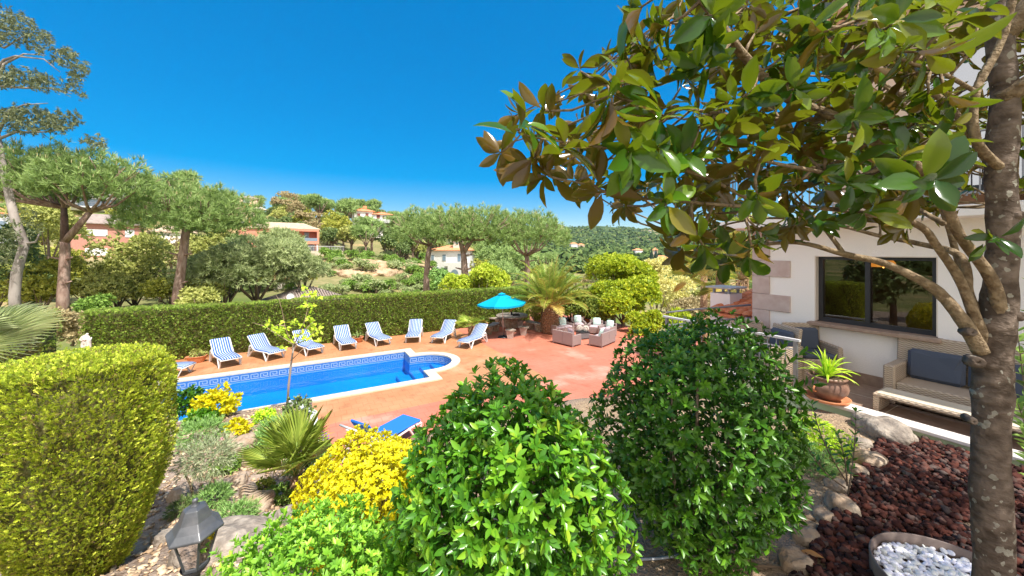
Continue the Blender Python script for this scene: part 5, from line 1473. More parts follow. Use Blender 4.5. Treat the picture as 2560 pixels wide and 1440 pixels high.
tuft(660, 1042, 22, 'small lime shrub on the bark mulch left of the sapling', 'lf_lime', 90, 5, .09, T_OVAL, 'lime_shrub')
tuft(745, 1030, 30, 'tangled dark rose shrub at the sapling foot', 'lf_dark', 80, 5, .10, T_OVAL, 'rose_shrub', sq=1.1)
tuft(700, 1240, 34, 'low yellow green plant under the fan palm', 'lf_green', 160, 5, .06, T_OVAL, 'ground_plant')
tuft(790, 1180, 36, 'leafy green plant right of the fan palm', 'lf_green', 180, 5, .07, T_OVAL, 'ground_plant')
tuft(620, 1112+20, 20, 'ice plant mat by the tan boulder', 'lf_rosemary', 90, 5, .05, TN, 'ice_plant')
tuft(655, 1100, 26, 'rosemary clump between the tan boulders and the fan palm', 'lf_rosemary', 200, 6, .09, TN)
tuft(800, 1130, 34, 'soft green bush behind the right leaves of the fan palm', 'lf_green', 200, 5, .08, T_OVAL, 'green_shrub')
tuft(565, 1165, 30, 'low green mat below the grey standard bush', 'lf_green', 200, 5, .06, T_OVAL, 'ground_plant')
tuft(660, 1215, 20, 'tiny orange tipped plant by the cream boulder', 'lf_yellow', 90, 5, .05, T_OVAL, 'ground_plant')
tuft(620, 1010, 18, 'small rosemary sprig on the mulch by the pool edge', 'lf_rosemary', 80, 5, .08, TN) if False else None
# standard grey bush on a stem
g = gray(488, 1268); t = thing('standard_bush', g, 0, 'silver grey round bush on a thin bent stem above the lantern', 'small tree')
yy = g.y; top_ = at(520, 1140, yy+.15); R_ = 70*yy/FPX
b = MB(); b.tube([(0,0,-.05), tuple((at(478,1215,yy)-g)), tuple((at(462,1185,yy)-g)), tuple((at(470,1150,yy)-g))], [.022,.018,.014,.010], 7); b.build('stem', M['bark_branch'], t)
P, A = ell_surface(700, tuple(top_-g), (R_, R_*.9, R_*.72), 3, .15, .45, 1.05)
P2, D, N, idx = rosettes(P, A, 7, (.2, 1.0), .04); instances('foliage', TN, P2, D, N, .065*RS.uniform(.6, 1.2, len(P2)), M['lf_grey'], t)
b = MB()
for k in range(14):
    a = k*.9; b.tube([at(470,1152,yy)-g, top_-g+Vector((R_*.7*math.cos(a), R_*.6*math.sin(a), R_*.4*math.sin(a*2)))], [.008,.003], 4)
b.build('twigs', M['twig'], t)['kind'] = 'stuff'
# pink flowers
FG = 'pink ice plant flowers in the rock garden'
fl = None
for (x, y) in ((491,1047),(522,1050),(592,1146),(556,1106),(618,1118),(630,1110)):
    g = gray(x, y); s = .045
    if fl is None:
        b = MB()
        for k in range(16):
            a = 2*PI*k/16; b.add([(.2*math.cos(a-.1), .2*math.sin(a-.1), .05),(.2*math.cos(a+.1), .2*math.sin(a+.1), .05),(math.cos(a+.12), math.sin(a+.12), .25),(math.cos(a-.12), math.sin(a-.12), .25)], [(0,1,2,3)])
        b.lathe([(0,.15),(.22,.1),(.24,0)], n=8); fl = b.build('pink_flower', M['fl_pink'], None); o = fl
        tag(o, 'magenta ice plant flower low among the rocks', 'flower', FG)
    else:
        o = fl.copy(); COL.objects.link(o)
    o.location = g+Vector((0,-.02,.07)); o.scale = (s*g.y/7, s*g.y/7, s*g.y/7); o.rotation_euler = (-.5, 0, x)
# lavender
g = gray(838, 1150) if False else uv(.0, 8.2, .12); t = thing('lavender', g, 0, 'clump of purple lavender spikes beside the red terrace', 'plant')
cpos = at(838, 1110, g.y)-g; b = MB(); fb = MB()
for k in range(60):
    a = random.uniform(0, 6.28); r = random.uniform(.05, .42); h_ = random.uniform(.45, .78); p = Vector((r*math.cos(a), r*math.sin(a)*.7, h_)); b.tube([p*.2, p*.7, p], [.005,.004,.003], 3)
    fb.lathe([(0,0),(.016,.02),(.02,.07),(.012,.11),(0,.14)], tuple(p), 5)
b.build('stems', M['stalk_green'], t); fb.build('flower_spikes', M['fl_purple'], t)['kind'] = 'stuff'
P, A = ell_surface(300, (0,0,.12), (.38,.3,.25), 1, .1); P2, D, N, idx = rosettes(P, A, 5, (.2,.8), .03); instances('foliage', TN, P2, D, N, .12, M['lf_rosemary'], t)
# sapling
g = G(716, 1036, .14); Y0 = g.y; t = thing('sapling', g, 0, 'slender sapling with lime green leaves standing before the pool', 'tree')
b = MB()
def rel(px, py, dy=0): return at(px, py, Y0+dy)-g
b.tube([(0,0,-.1), rel(722,960), rel(729,900), rel(735,862)], [.035,.03,.026,.022], 8); b.build('trunk', M['bark_euc'], t)
b = MB(); ends = []
for pts in ([(735,862),(720,838),(712,815),(706,780),(698,750),(690,738)], [(735,862),(748,838),(762,800),(770,770),(764,740),(768,730)], [(735,862),(700,840),(660,815),(630,806)], [(735,862),(765,850),(785,830),(800,815)], [(748,838),(775,812),(790,800)], [(712,815),(695,812),(680,820)], [(729,900),(760,870),(780,858)]):
    q = [rel(x, y, random.uniform(-.3,.3)) for x, y in pts]; b.tube(q, [.014*(1-.75*i/(len(q)-1)) for i in range(len(q))], 5)
b.build('branches', M['twig'], t)
P = []; 
for (x, y, s, n) in ((690,818,18,14),(668,812,12,8),(705,826,14,10),(770,822,24,18),(795,818,16,10),(765,766,16,10),(780,742,18,12),(762,728,10,5),(752,845,18,10),(715,843,14,6),(775,795,12,6),(790,855,12,5),(700,872,8,3),(735,808,10,4)):
    for k in range(n*2): P.append(tuple(rel(x+random.gauss(0, s*.6), y+random.gauss(0, s*.42), random.uniform(-.35,.35))))
P = np.array(P)[::3]; A = nrm(RS.randn(len(P),3)+np.array([0,0,.3])); P2, D, N, idx = rosettes(P, A, 4, (.6,1.5), .05); instances('foliage', T_OVAL, P2, D*np.array([1,1,.7]), N+np.array([0,0,1]), .13*RS.uniform(.6,1.2,len(P2)), M['lf_lime'], t)
# pot plants
def strap_plant(loc, lab, n, L, mt, name='strap_plant', w_=.035, cat='plant', up=1.1):
    t = thing(name, loc, 0, lab, cat); vs = []; fs = []; rn = []
    for k in range(n):
        az = k*2.4+random.uniform(-.3,.3); el = random.uniform(.35, 1.4)*up; l = L*random.uniform(.7,1.1); q = Vector((random.uniform(-.04,.04), random.uniform(-.04,.04), 0)); hd = Vector((math.cos(az), math.sin(az), 0)); d = hd*math.cos(el)+Vector((0,0,math.sin(el))); sd_ = Vector((-hd.y, hd.x, 0)); rr = random.random()
        b0 = len(vs); m_ = 9
        for i in range(m_+1):
            w2 = w_*.5*(math.sin(PI*min(1,(i/m_)*.8+.2))**.6 if i < m_ else .05)
            upv = sd_.cross(d)
            vs += [tuple(q-sd_*w2+upv*w2*.5), tuple(q), tuple(q+sd_*w2+upv*w2*.5)]; rn += [rr]*3
            d = (d+Vector((0,0,-.24*(i/m_+.15)))).normalized(); q = q+d*l/m_
        for i in range(m_): fs += [(b0+3*i, b0+3*i+1, b0+3*i+4, b0+3*i+3), (b0+3*i+1, b0+3*i+2, b0+3*i+5, b0+3*i+4)]
    me = bpy.data.meshes.new('leaves'); me.from_pydata(vs, [], fs); me.materials.append(M[mt]); a = me.attributes.new('rnd','FLOAT','POINT'); a.data.foreach_set('value', rn); link('leaves', me, t); return t
strap_plant(pot.location+Vector((0,0,.35)), 'spider lily with arching lime green leaves in the brown pot', 46, .42, 'lf_strap', 'spider_lily')
strap_plant(POT2.location+Vector((0,0,.24)), 'small dark agave in the low terracotta pot', 16, .42, 'lf_dark', 'agave', .06)
strap_plant(POT3.location+Vector((0,0,.24)), 'sparse spiky plant in the pot at the hedge foot', 14, .4, 'lf_green', 'spiky_plant', .04)
c = POT1.location+Vector((0,0,.36)); bush('pot_plant', c, (.3,.2,.14), 40, 4, .10, T_OVAL, M['lf_olive'], 'thin green plants in the oval terracotta bowl', 'plant', 1, .2, ground=POT1.location.z+.23, stemn=4)
c = POT4.location+Vector((0,0,.80)); bush('golden_shrub', c, (.62,.6,.52), 420, 6, .11, T_OVAL, M['lf_yellow'], 'golden shrub in the large terracotta pot left of the palm', 'shrub', 4, .12, ground=POT4.location.z+.33, stemn=5)
c = POT5.location+Vector((0,0,.5)); bush('pot_plant', c, (.3,.3,.28), 110, 5, .10, T_OVAL, M['lf_green'], 'small leafy plant in the pot behind the armchairs', 'plant', 6, .15, ground=POT5.location.z+.27, stemn=4)
# shrubs between the dark laurel and the porch
c = gray(2040, 1150); yy = c.y+.15; c = at(2040, 1095, yy)
bush('lime_shrub', c, (.30,.28,.22), 330, 6, .038, T_OVAL, M['lf_lime'], 'lime green small leaved shrub below the potted spider lily', 'shrub', 3, .15)
g = gray(2035, 1175); bush('dwarf_conifer', g+Vector((0,0,.10)), (.22,.22,.14), 260, 6, .05, TN, M['lf_rosemary'], 'small feathery blue green conifer at the foot of the lime shrub', 'shrub', 4, .1)
g = gray(2118, 1250)
yb = g.y
shoots('young_shrub', [(g, at(2140,1030,yb+.05), (.02,0,0)), (g+Vector((-.02,0,.1)), at(2010,1100,yb), (-.02,0,-.05)), (g+Vector((0,0,.12)), at(2095,1085,yb), (.02,.0,0)), (g+Vector((0,0,.15)), at(2030,1010,yb+.05), (-.05,0,0))], 0, 9, .075, T_LAUR, M['lf_laurel_dark'], 'thin stemmed young shrub rising from the border rocks', 'shrub')
g0 = at(1960, 1240, 3.0)
shoots('young_shrub', [(at(1880,1000,3.1), at(2010,880,3.15), (0,0,.03)), (at(1880,1000,3.1), at(1960,860,3.1), (0,0,.0)), (at(1880,1000,3.1), at(2045,960,3.1), (0,0,.02))], 0, 9, .075, T_LAUR, M['lf_laurel_dark'], 'wispy shoots reaching out of the dark laurel towards the potted plant', 'shrub')
c = at(2562, 960, 3.2); c2 = Vector((c.x, c.y, 2.5))
shoots('oleander', [(Vector((c.x+.05, c.y, 2.2)), at(2540,800,3.2), (.03,0,0)), (Vector((c.x+.1, c.y, 2.2)), at(2590,720,3.2), (.03,0,0)), (Vector((c.x+.05, c.y-.1, 2.2)), at(2545,1010,3.0), (.03,0,0))], 0, 14, .12, T_LAUR, M['lf_green'], 'slim leaved oleander at the right edge behind the magnolia trunk', 'shrub')

# ------------------------------------------------------------------ magnolia
mg = thing('magnolia_tree', (2.55, 1.9, 2.15), 0, 'large magnolia with lichened trunk and glossy leaves over the porch', 'tree')
MO = Vector((2.55, 1.9, 2.15))
def cat_(pts, k=5):
    """smooth polyline through px,py,Y,r rows"""
    P = [at(p[0], p[1], p[2])-MO for p in pts]; R = [p[3] for p in pts]; out = []; rr = []
    for i in range(len(P)-1):
        p0 = P[max(i-1,0)]; p1 = P[i]; p2 = P[i+1]; p3 = P[min(i+2, len(P)-1)]
        for s in range(k):
            t = s/k; out.append(.5*((2*p1)+(-p0+p2)*t+(2*p0-5*p1+4*p2-p3)*t*t+(-p0+3*p1-3*p2+p3)*t**3)); rr.append(R[i]*(1-t)+R[i+1]*t)
    out.append(P[-1]); rr.append(R[-1]); return out, rr
TR = [(2486,1760,1.9,.098),(2484,1400,1.9,.088),(2476,1200,1.9,.080),(2480,1000,1.9,.080),(2484,880,1.9,.083),(2500,720,1.9,.070),(2508,560,1.9,.064),(2500,420,1.9,.066),(2512,250,1.9,.060),(2500,100,1.9,.054),(2500,-150,1.95,.05),(2560,-600,2.0,.035)]
b = MB(); p, r = cat_(TR, 8); b.tube(p, [q*(.86+.045*math.sin(i*.55)+.03*math.sin(i*1.3+1)) for i, q in enumerate(r)], 28, wob=.03)
for (x, y, rr) in ((2428,1050,.022),(2536,790,.032),(2440,905,.036),(2424,830,.026),(2535,540,.03)):
    c = at(x, y, 1.86)-MO; vs_ = []
    d = Vector((-.5 if x < 2480 else .3, -.85, .1)).normalized(); c = c+d*.008
    b.tube([c-d*.06, c+d*.01, c+d*.022, c+d*.018], [rr*.9, rr*.8, rr*.6, rr*.15], 12, wob=.08)
b.build('trunk', M['bark_mag'], mg)
BR = [
 [(2452,880,1.9,.05),(2405,800,1.9,.042),(2345,730,1.92,.036),(2280,690,1.95,.030),(2200,655,2.0,.026),(2110,635,2.05,.024),(2000,607,2.1,.016),(1900,612,2.1,.013),(1800,622,2.1,.010),(1735,628,2.1,.006)],
 [(2468,868,1.9,.040),(2440,800,1.9,.034),(2400,700,1.88,.028),(2345,620,1.85,.024),(2300,565,1.8,.022),(2200,540,1.75,.018),(2050,520,1.7,.015),(1850,515,1.62,.012),(1700,503,1.55,.010),(1560,490,1.5,.008),(1440,455,1.45,.005)],
 [(2464,850,1.9,.038),(2435,770,1.95,.032),(2395,650,2.0,.021),(2370,560,2.0,.019),(2330,450,2.0,.018),(2300,330,2.0,.014),(2240,240,1.95,.010),(2150,180,1.9,.006)],
 [(2502,800,1.88,.045),(2480,700,1.85,.036),(2400,590,1.8,.029),(2350,480,1.75,.031),(2260,390,1.7,.029),(2180,350,1.65,.029),(2080,290,1.6,.028),(1960,240,1.55,.026),(1860,140,1.5,.024),(1800,60,1.45,.023),(1745,-20,1.42,.020),(1700,-150,1.4,.014)],
 [(2500,420,1.88,.030),(2440,350,1.82,.026),(2440,230,1.8,.024),(2500,110,1.78,.022),(2530,0,1.75,.022),(2560,-150,1.7,.016)],
 [(2430,340,1.85,.024),(2345,240,1.9,.018),(2240,232,1.95,.014),(2130,130,2.0,.011),(2040,75,2.0,.009),(1900,25,2.05,.005)],
 [(2420,730,1.9,.030),(2400,640,1.92,.026),(2300,610,2.1,.020),(2200,590,2.2,.017),(2100,565,2.25,.014),(1950,545,2.3,.011),(1820,560,2.3,.008),(1740,600,2.3,.005)],
 [(2080,290,1.6,.018),(2000,300,1.65,.014),(1850,290,1.7,.012),(1700,270,1.65,.010),(1560,250,1.5,.007),(1520,215,1.42,.004)],
 [(1900,515,1.63,.012),(1800,460,1.6,.011),(1700,420,1.55,.010),(1590,385,1.5,.008),(1480,365,1.45,.006),(1330,343,1.38,.005),(1290,322,1.35,.003)],
 [(2240,385,1.7,.018),(2150,440,1.6,.014),(2000,420,1.5,.011),(1900,400,1.4,.008)],
 [(2340,470,1.75,.018),(2330,455,1.5,.014),(2328,450,1.2,.006)],
 [(2180,350,1.65,.016),(2100,400,1.9,.013),(1990,450,2.1,.010),(1880,440,2.2,.007)],
 [(1860,140,1.5,.014),(1820,90,1.45,.011),(1750,60,1.6,.008),(1640,60,1.7,.005)],
 [(2110,635,2.05,.018),(2060,570,2.1,.015),(2000,510,2.2,.011),(1930,470,2.3,.007)],
 [(2480,560,1.95,.024),(2540,480,2.2,.018),(2600,430,2.3,.012),(2660,380,2.3,.008)],
 [(2500,250,1.9,.022),(2590,180,1.8,.016),(2700,80,1.8,.010)],
 [(2360,560,1.85,.018),(2250,480,2.1,.014),(2200,330,2.3,.011),(2120,220,2.4,.007)],
 [(2440,230,1.8,.014),(2350,180,1.5,.010),(2240,140,1.4,.007),(2180,40,1.35,.005)],
 [(1960,240,1.55,.016),(1980,130,1.6,.012),(2000,20,1.6,.009),(2010,-80,1.6,.006)],
]
samp = []
for row in BR:
    b = MB(); p, r = cat_(row, 5); b.tube(p, [max(q*.72, .0035) for q in r], 9, wob=.06); b.build('limb', M['bark_branch'], mg)
    for i in range(3, len(p)): samp.append((p[i], r[i]))
SP = np.array([tuple(s[0]) for s in samp])
poly = [(1215,330),(1285,262),(1400,225),(1500,130),(1570,95),(1630,40),(1650,-60),(2640,-60),(2640,420),(2600,470),(2440,500),(2330,540),(2200,600),(2080,590),(1960,590),(1850,650),(1740,650),(1700,600),(1630,560),(1500,500),(1400,460),(1260,405)]
def inside(x, y, pg):
    c = False; j = len(pg)-1
    for i in range(len(pg)):
        if (pg[i][1] > y) != (pg[j][1] > y) and x < (pg[j][0]-pg[i][0])*(y-pg[i][1])/(pg[j][1]-pg[i][1])+pg[i][0]: c = not c
        j = i
    return c
fixed = [(2328,452,1.17,.17),(1545,200,1.42,.19),(1300,322,1.35,.17),(1425,352,1.42,.19),(1530,268,1.38,.20),(1890,388,1.42,.16),(1570,380,1.4,.19),(1720,560,1.6,.18),(1700,628,1.75,.17),(1820,640,1.9,.16),(1930,330,1.45,.16),(1700,395,1.5,.18),(1650,300,1.45,.18),(2120,420,1.5,.15),(2190,460,1.55,.15),(1500,470,1.5,.17),(1600,20,1.5,.20),(1640,120,1.6,.18),(1780,40,1.4,.18),(2060,80,1.35,.18),(2290,130,1.3,.18),(2230,60,1.3,.17),(2370,60,1.35,.17),(2450,30,1.5,.17),(1370,440,1.5,.15),(2040,560,2.0,.15),(1960,600,2.1,.15),(2480,600,1.7,.12),(1620,470,1.5,.16),(1800,330,1.5,.17)]
ros = [(at(x, y, Y)-MO, s) for x, y, Y, s in fixed]
rg = random.Random(5); tries = 0; pts2 = [(f[0], f[1], f[2]) for f in fixed]
while len(ros) < 300 and tries < 16000:
    tries += 1
    x = rg.uniform(1200, 2640); y = rg.uniform(-60, 660); Y = rg.uniform(1.4, 2.6)
    if not inside(x, y, poly): continue
    if x > 2380 and (Y < 1.95 or rg.random() < .3): continue
    if x > 1900 and y > 500 and rg.random() < .6: continue
    if any((x-a)**2+(y-b_)**2 < (53 if x < 1700 else 45 if x < 1900 else 37)**2 and abs(Y-c_) < .5 for a, b_, c_ in pts2): continue
    pts2.append((x, y, Y)); ros.append((at(x, y, Y)-MO, rg.uniform(.11, .165)*(1.06 if x < 1800 else 1)))
for row in ([(2500,100,1.9,.05),(2750,-200,1.7,.035),(3300,-900,1.3,.02)],[(2500,250,1.9,.045),(2900,0,1.6,.03),(4300,-900,1.1,.015)],[(2560,-300,2.0,.035),(2700,-900,1.9,.02)]):
    b = MB(); p, r = cat_(row, 5); b.tube(p, r, 8); b.build('limb', M['bark_branch'], mg)
    for i in range(2, len(p)): samp.append((p[i], r[i]))
nvis = len(ros); SP = np.array([tuple(s[0]) for s in samp])
while len(ros) < nvis+330:          # the part of the crown above and to the right of the frame
    a = rg.uniform(0, 2*PI); q = math.sqrt(rg.random()); c = Vector((4.1+2.5*q*math.cos(a), 1.1+2.0*q*math.sin(a), 6.5+rg.uniform(-.9,.9)))
    if c.x < 2.9: continue
    if c.y > .3 and HY-(c.z-EYE)/c.y*FPX > -90 and c.x/c.y*FPX+CX < 2700: continue
    ros.append((c-MO, rg.uniform(.13,.17)))
tw = MB(); P=[];A=[];S=[];K=[]
for (p, s) in ros:
    d = np.linalg.norm(SP-np.array(tuple(p)), axis=1); i = int(np.argmin(d)); q = samp[i][0]; v = p-q; L = v.length
    mid = (p+q)/2+Vector((rg.uniform(-.1,.1), rg.uniform(-.1,.1), rg.uniform(-.12,.02)))*L
    tw.tube([q, mid, p], [min(samp[i][1]*.6, .009), .006, .004], 6)
    ax = (p-mid).normalized()*1.0+Vector((rg.uniform(-.4,.4), rg.uniform(-.4,.4), rg.uniform(-.1,.6)))
    P.append(tuple(p)); A.append(tuple(ax.normalized())); S.append(s)
tw.build('twigs', M['bark_branch'], mg)['kind'] = 'stuff'
P = np.array(P); A = np.array(A); S = np.array(S)
P2, D, N, idx = rosettes(P, A, 10, (.45, 1.85), .09)
D = nrm(D+np.array([0,0,-.22])); 
instances('foliage', T_MAG, P2, D, nrm(N+RS.randn(len(P2),3)*.3), S[idx]*.93*RS.uniform(.6, 1.15, len(P2)), M['lf_mag'], mg, np.clip(RS.rand(len(P2))*.8+.25*RS.rand(len(P))[idx]-.02, 0, 1), True)

# ------------------------------------------------------------------ stone pines
def tufts(P, A, k, S, name, mt, t, cand=None):
    P2, D, N, idx = rosettes(P, A, k, (.1, 1.25), S*.3); rn = RS.rand(len(P))
    o = instances(name, ([(-.045,0,0),(.045,0,0),(.03,.6,0),(0,1,0),(-.03,.6,0)], [(0,1,2,3,4)]), P2, D, sph(len(P2)), S*RS.uniform(.7, 1.2, len(P2)), M[mt], t, np.clip(.6*rn[idx]+.4*RS.rand(len(P2)), 0, 1))
    return o
def stone_pine(base, trunk, forks, crowns, lab, n=1, S=.42, lean=0, cat='pine tree', group=None, cand=True, limbs=None, name='stone_pine', mt='lf_pine'):
    """trunk: [(px,py)], crowns: [(px,py,rx_px,rz_px, dY, ry)] with py of the crown's underside rim middle"""
    Y = base[1]; o = at(base[0], 700, Y); o.z = tz(o.x, o.y)-.2
    t = thing(name, o, 0, lab, cat, group); s = Y/FPX
    b = MB(); pts = [Vector((0,0,0))]+[at(x, y, Y)-o for x, y in trunk]; r0 = base[2]*s/2
    rr = [r0*(1-.35*i/(len(pts)-1)) for i in range(len(pts))]; rr[0] *= 1.15
    b.tube(pts, rr, 12, wob=.05)
    for (k_, f_) in ((.45, 1), (.6, -1), (.72, 1)):     # short snags
        i = min(int(k_*(len(pts)-1)), len(pts)-2); q = pts[i].lerp(pts[i+1], .5); b.tube([q, q+Vector((f_*r0*2.2, -r0*.5, r0*.6))], [r0*.3, r0*.15], 6)
    b.build('trunk', M['bark_pine'], t)
    Pn = []; An = []; lb = MB(); top = pts[-1]; up = []
    for ci, (cx_, cy_, rx, rz, dY, ry) in enumerate(crowns):
        c = at(cx_, cy_, Y+dY)-o; Rx = rx*s; Rz = rz*s; Ry = ry
        nn = int(n*95*Rx*Ry)
        a = RS.rand(nn)*2*PI; r = np.sqrt(RS.rand(nn)); h = np.maximum(1-r**2.6*.95, 0)**.55
        q = RS.rand(nn)**.62
        lm = 1+.10*np.sin(a*3+ci)+.07*np.sin(a*7+r*9)
        lumpz = .16*np.sin(r*np.cos(a)*7+ci*2)*np.sin(r*np.sin(a)*6+1)
        X = np.stack([Rx*r*lm*np.cos(a), Ry*r*lm*np.sin(a), Rz*(h*q*(1+lumpz)-.08*(1-r)-.16*RS.rand(nn)*(1+(r > .6))+.12*(lumpz))], 1)
        Pn.append(X+np.array(tuple(c))); An.append(nrm(np.stack([.6*r*np.cos(a), .6*r*np.sin(a), 1+0*a], 1)+RS.randn(nn, 3)*.35))
        up.append(X[q > .8]+np.array(tuple(c)))
        nl = 9 if limbs is None else limbs
        if forks:
            fk = forks[ci % len(forks)]; f0 = at(fk[0], fk[1], Y)-o
        else: f0 = top
        if ci == 0 or forks: lb.tube([top, (top+f0)/2, f0], [rr[-1], rr[-1]*.9, rr[-1]*.7], 8)
        for k in range(nl):
            an = 2*PI*k/nl+random.uniform(-.3,.3); rq = random.uniform(.45,.92)
            e = c+Vector((Rx*rq*math.cos(an), Ry*rq*math.sin(an), Rz*.22)); m1 = f0.lerp(e, .45)+Vector((0,0,-Rz*.10-.1)); m2 = f0.lerp(e, .75)+Vector((random.uniform(-.2,.2),0,0))
            lb.tube([f0, m1, m2, e], [r0*.36, r0*.22, r0*.14, r0*.05], 7)
            for w_ in range(4):
                e2 = e+Vector((random.uniform(-.25,.25)*Rx, random.uniform(-.25,.25)*Ry, random.uniform(.1,.45)*Rz)); lb.tube([m2, (m2+e2)/2, e2], [r0*.15, r0*.08, r0*.04], 5)
    lb.build('limbs', M['bark_pine'], t)
    P = np.concatenate(Pn); A = np.concatenate(An); tufts(P, A, 15, S, 'crown', mt, t)
    if cand:
        U_ = np.concatenate(up); U_ = U_[RS.rand(len(U_)) < .45]; m_ = len(U_)
        Pc = np.repeat(U_, 2, 0)+RS.randn(2*m_, 3)*.06+np.array([0,0,.2]); instances('shoots', ([(-.08,0,0),(.08,0,0),(.05,1,0),(-.05,1,0)], [(0,1,2,3)]), Pc, nrm(RS.randn(2*m_, 3)*.12+np.array([0,0,1])), sph(2*m_), S*.5*RS.uniform(.6,1.2,2*m_), M['candle'], t)['kind'] = 'stuff'
    return t
stone_pine((160,24,24), [(158,740),(161,680),(163,620),(162,605)], [(160,520),(225,530)], [(95,470,150,118,0,2.6),(240,478,125,105,-.5,2.4),(20,480,110,95,1,2.3)], 'tall stone pine with forked trunk nearest the left edge', 1.15, .42)
stone_pine((445,28,24), [(444,740),(452,680),(462,600),(468,560)], [(470,545),(475,540)], [(440,560,115,118,0,3.3),(545,560,100,100,.5,2.8)], 'stone pine with a straight leaning trunk left of the brick house', 1.15, .42)
stone_pine((1066,38,17), [(1066,700),(1070,640),(1075,615)], None, [(1055,588,75,72,0,3.2)], 'stone pine with a bare pale trunk left of the white villa', 1.05, .42, limbs=10)
stone_pine((1165,36,20), [(1163,700),(1160,650),(1158,632)], [(1150,600),(1180,600)], [(1135,582,85,72,0,3.4),(1215,590,92,80,.3,3.3)], 'twin stemmed stone pine in the middle of the pine row', 1.05, .42, limbs=8)
stone_pine((1318,37,16), [(1319,670),(1317,640)], None, [(1320,598,104,76,0,3.8)], 'rightmost stone pine with many spreading limbs', 1.05, .42, limbs=14)

# ------------------------------------------------------------------ eucalyptus at the left edge
Y = 22; o = tp(45, Y, -.2); t = thing('eucalyptus', o, 0, 'pale trunked eucalyptus rising above the pines at the left edge', 'tree'); s = Y/FPX
def E(x, y, d=0): return at(x, y, Y+d)-o
b = MB(); b.tube([(0,0,0), E(36,740), E(42,680), E(62,610), E(35,540), E(12,440), E(-8,340), E(-25,220), E(-30,100), E(-60,-40)], [.27,.24,.22,.21,.19,.17,.15,.13,.10,.06], 12, wob=.04); b.build('trunk', M['bark_euc'], t)
for row in ([(-8,340),(20,280),(60,262),(120,258)], [(-28,200),(10,150),(40,140),(110,148),(150,180)], [(-28,200),(0,215),(60,220),(120,220),(180,235)], [(-30,100),(10,120),(60,90)], [(-20,250),(10,160),(60,135),(115,138)], [(62,610),(90,605),(100,580)], [(-10,350),(40,330),(110,330),(180,320)]):
    q = [E(x, y, random.uniform(-.3,.3)) for x, y in row]; b = MB(); b.tube(q, [.09*(1-.75*i/(len(q)-1)) for i in range(len(q))], 6); b.build('limb', M['bark_euc'], t)
P = []
for (x, y, rx, ry, n) in ((30,70,55,42,200),(95,98,38,30,130),(-20,60,60,60,200),(160,140,34,22,110),(195,175,28,26,90),(60,195,60,26,150),(15,190,40,30,120),(165,215,40,16,60),(105,205,30,20,60),(60,285,70,22,220),(150,298,58,24,170),(100,318,70,18,120),(20,300,50,30,120),(235,352,34,14,60),(435,405,22,9,36) if False else (205,240,12,6,12),(60,560,50,40,90),(20,620,40,50,90)):
    k = int(n*.95); a = RS.rand(k)*6.28; r = np.sqrt(RS.rand(k))
    for i in range(k):
        q = E(x+rx*r[i]*math.cos(a[i]), y+ry*r[i]*math.sin(a[i])+6*math.sin(x+rx*r[i]*math.cos(a[i])*.25), RS.uniform(-1.2,1.2)); P.append(tuple(q))
P = np.array(P); A = nrm(RS.randn(len(P), 3)*.8+np.array([0,0,-.35])); P2, D, N, idx = rosettes(P, A, 8, (.3,1.4), .1)
instances('crown', ([(0,0,0),(.11,.45,.02),(0,1,0),(-.11,.45,.02)], [(0,1,2,3)]), P2, nrm(D+np.array([0,0,-.4])), sph(len(P2)), .24*RS.uniform(.6,1.2,len(P2)), M['lf_euc'], t)

# ------------------------------------------------------------------ generic crowns
def crown_mesh(name, t, mt, c, R, n, S, seed, k=6, lumps=7, tm=T_DIA, droop=0, inner=.2):
    rg = np.random.RandomState(seed); P=[];A=[]
    cs = [np.array([0,0,0.])]+[np.array([math.cos(a)*.5, math.sin(a)*.5, z]) for a, z in zip(rg.rand(lumps)*6.28, rg.uniform(-.45,.5,lumps))]
    for i, q in enumerate(cs):
        rr = .62 if i == 0 else rg.uniform(.34,.52); m_ = n//len(cs)
        d = nrm(rg.randn(m_, 3)); d[:,2] = np.where(d[:,2] < -.3, -d[:,2], d[:,2])
        p = q+d*rr*(.75+.3*rg.rand(m_, 1)); P.append(p); A.append(d+rg.randn(m_, 3)*.4+np.array([0,0,.3]))
    P = np.concatenate(P)*np.array(R)+np.array(c); A = nrm(np.concatenate(A)); idr = rg.rand(len(P))
    P2, D, N, idx = rosettes(P, A, k, (.3, 1.4), S*.5)
    return instances(name, tm, P2, nrm(D+np.array([0,0,-droop])), N, S*rg.uniform(.7, 1.3, len(P2)), M[mt], t, np.clip(.6*idr[idx]+.4*rg.rand(len(P2)), 0, 1))
def tree(px, Y, ytop, wpx, mt, lab, n=500, S=.3, seed=None, ybot=None, group=None, name='tree', cat='tree', trunk='bark_tree', k=6, tm=T_DIA, ry=None, stem=True, loc=None, zfoot=None):
    o = loc if loc is not None else tp(px, Y, -.15)
    if zfoot is not None: o.z = zfoot
    s = Y/FPX; zt_ = EYE-(ytop-HY)*s-o.z; W_ = wpx*s/2; n = int(n*1.5)
    zb_ = (EYE-(ybot-HY)*s-o.z) if ybot else zt_*.30
    t = thing(name, o, 0, lab, cat, group); c = (0,0,(zt_+zb_)/2); R = (W_*1.05, (ry or W_)*1.05, (zt_-zb_)/2*1.15)
    crown_mesh('crown', t, mt, c, R, n, S, seed if seed is not None else int(px), k, tm=tm)
    if stem:
        b = MB(); b.tube([(0,0,-.2),(.1,0,zb_*.7),(0,0,c[2])], [W_*.06+.03, W_*.045+.02, .03], 7)
        for q in range(7):
            a = q*.9; b.tube([(.0,0,zb_*.5+.2*q*.3), (W_*.6*math.cos(a), W_*.6*math.sin(a), c[2]+(zt_-zb_)*.15*math.sin(q))], [W_*.02+.012,.010], 5)
        b.build('trunk', M[trunk], t)
    return t
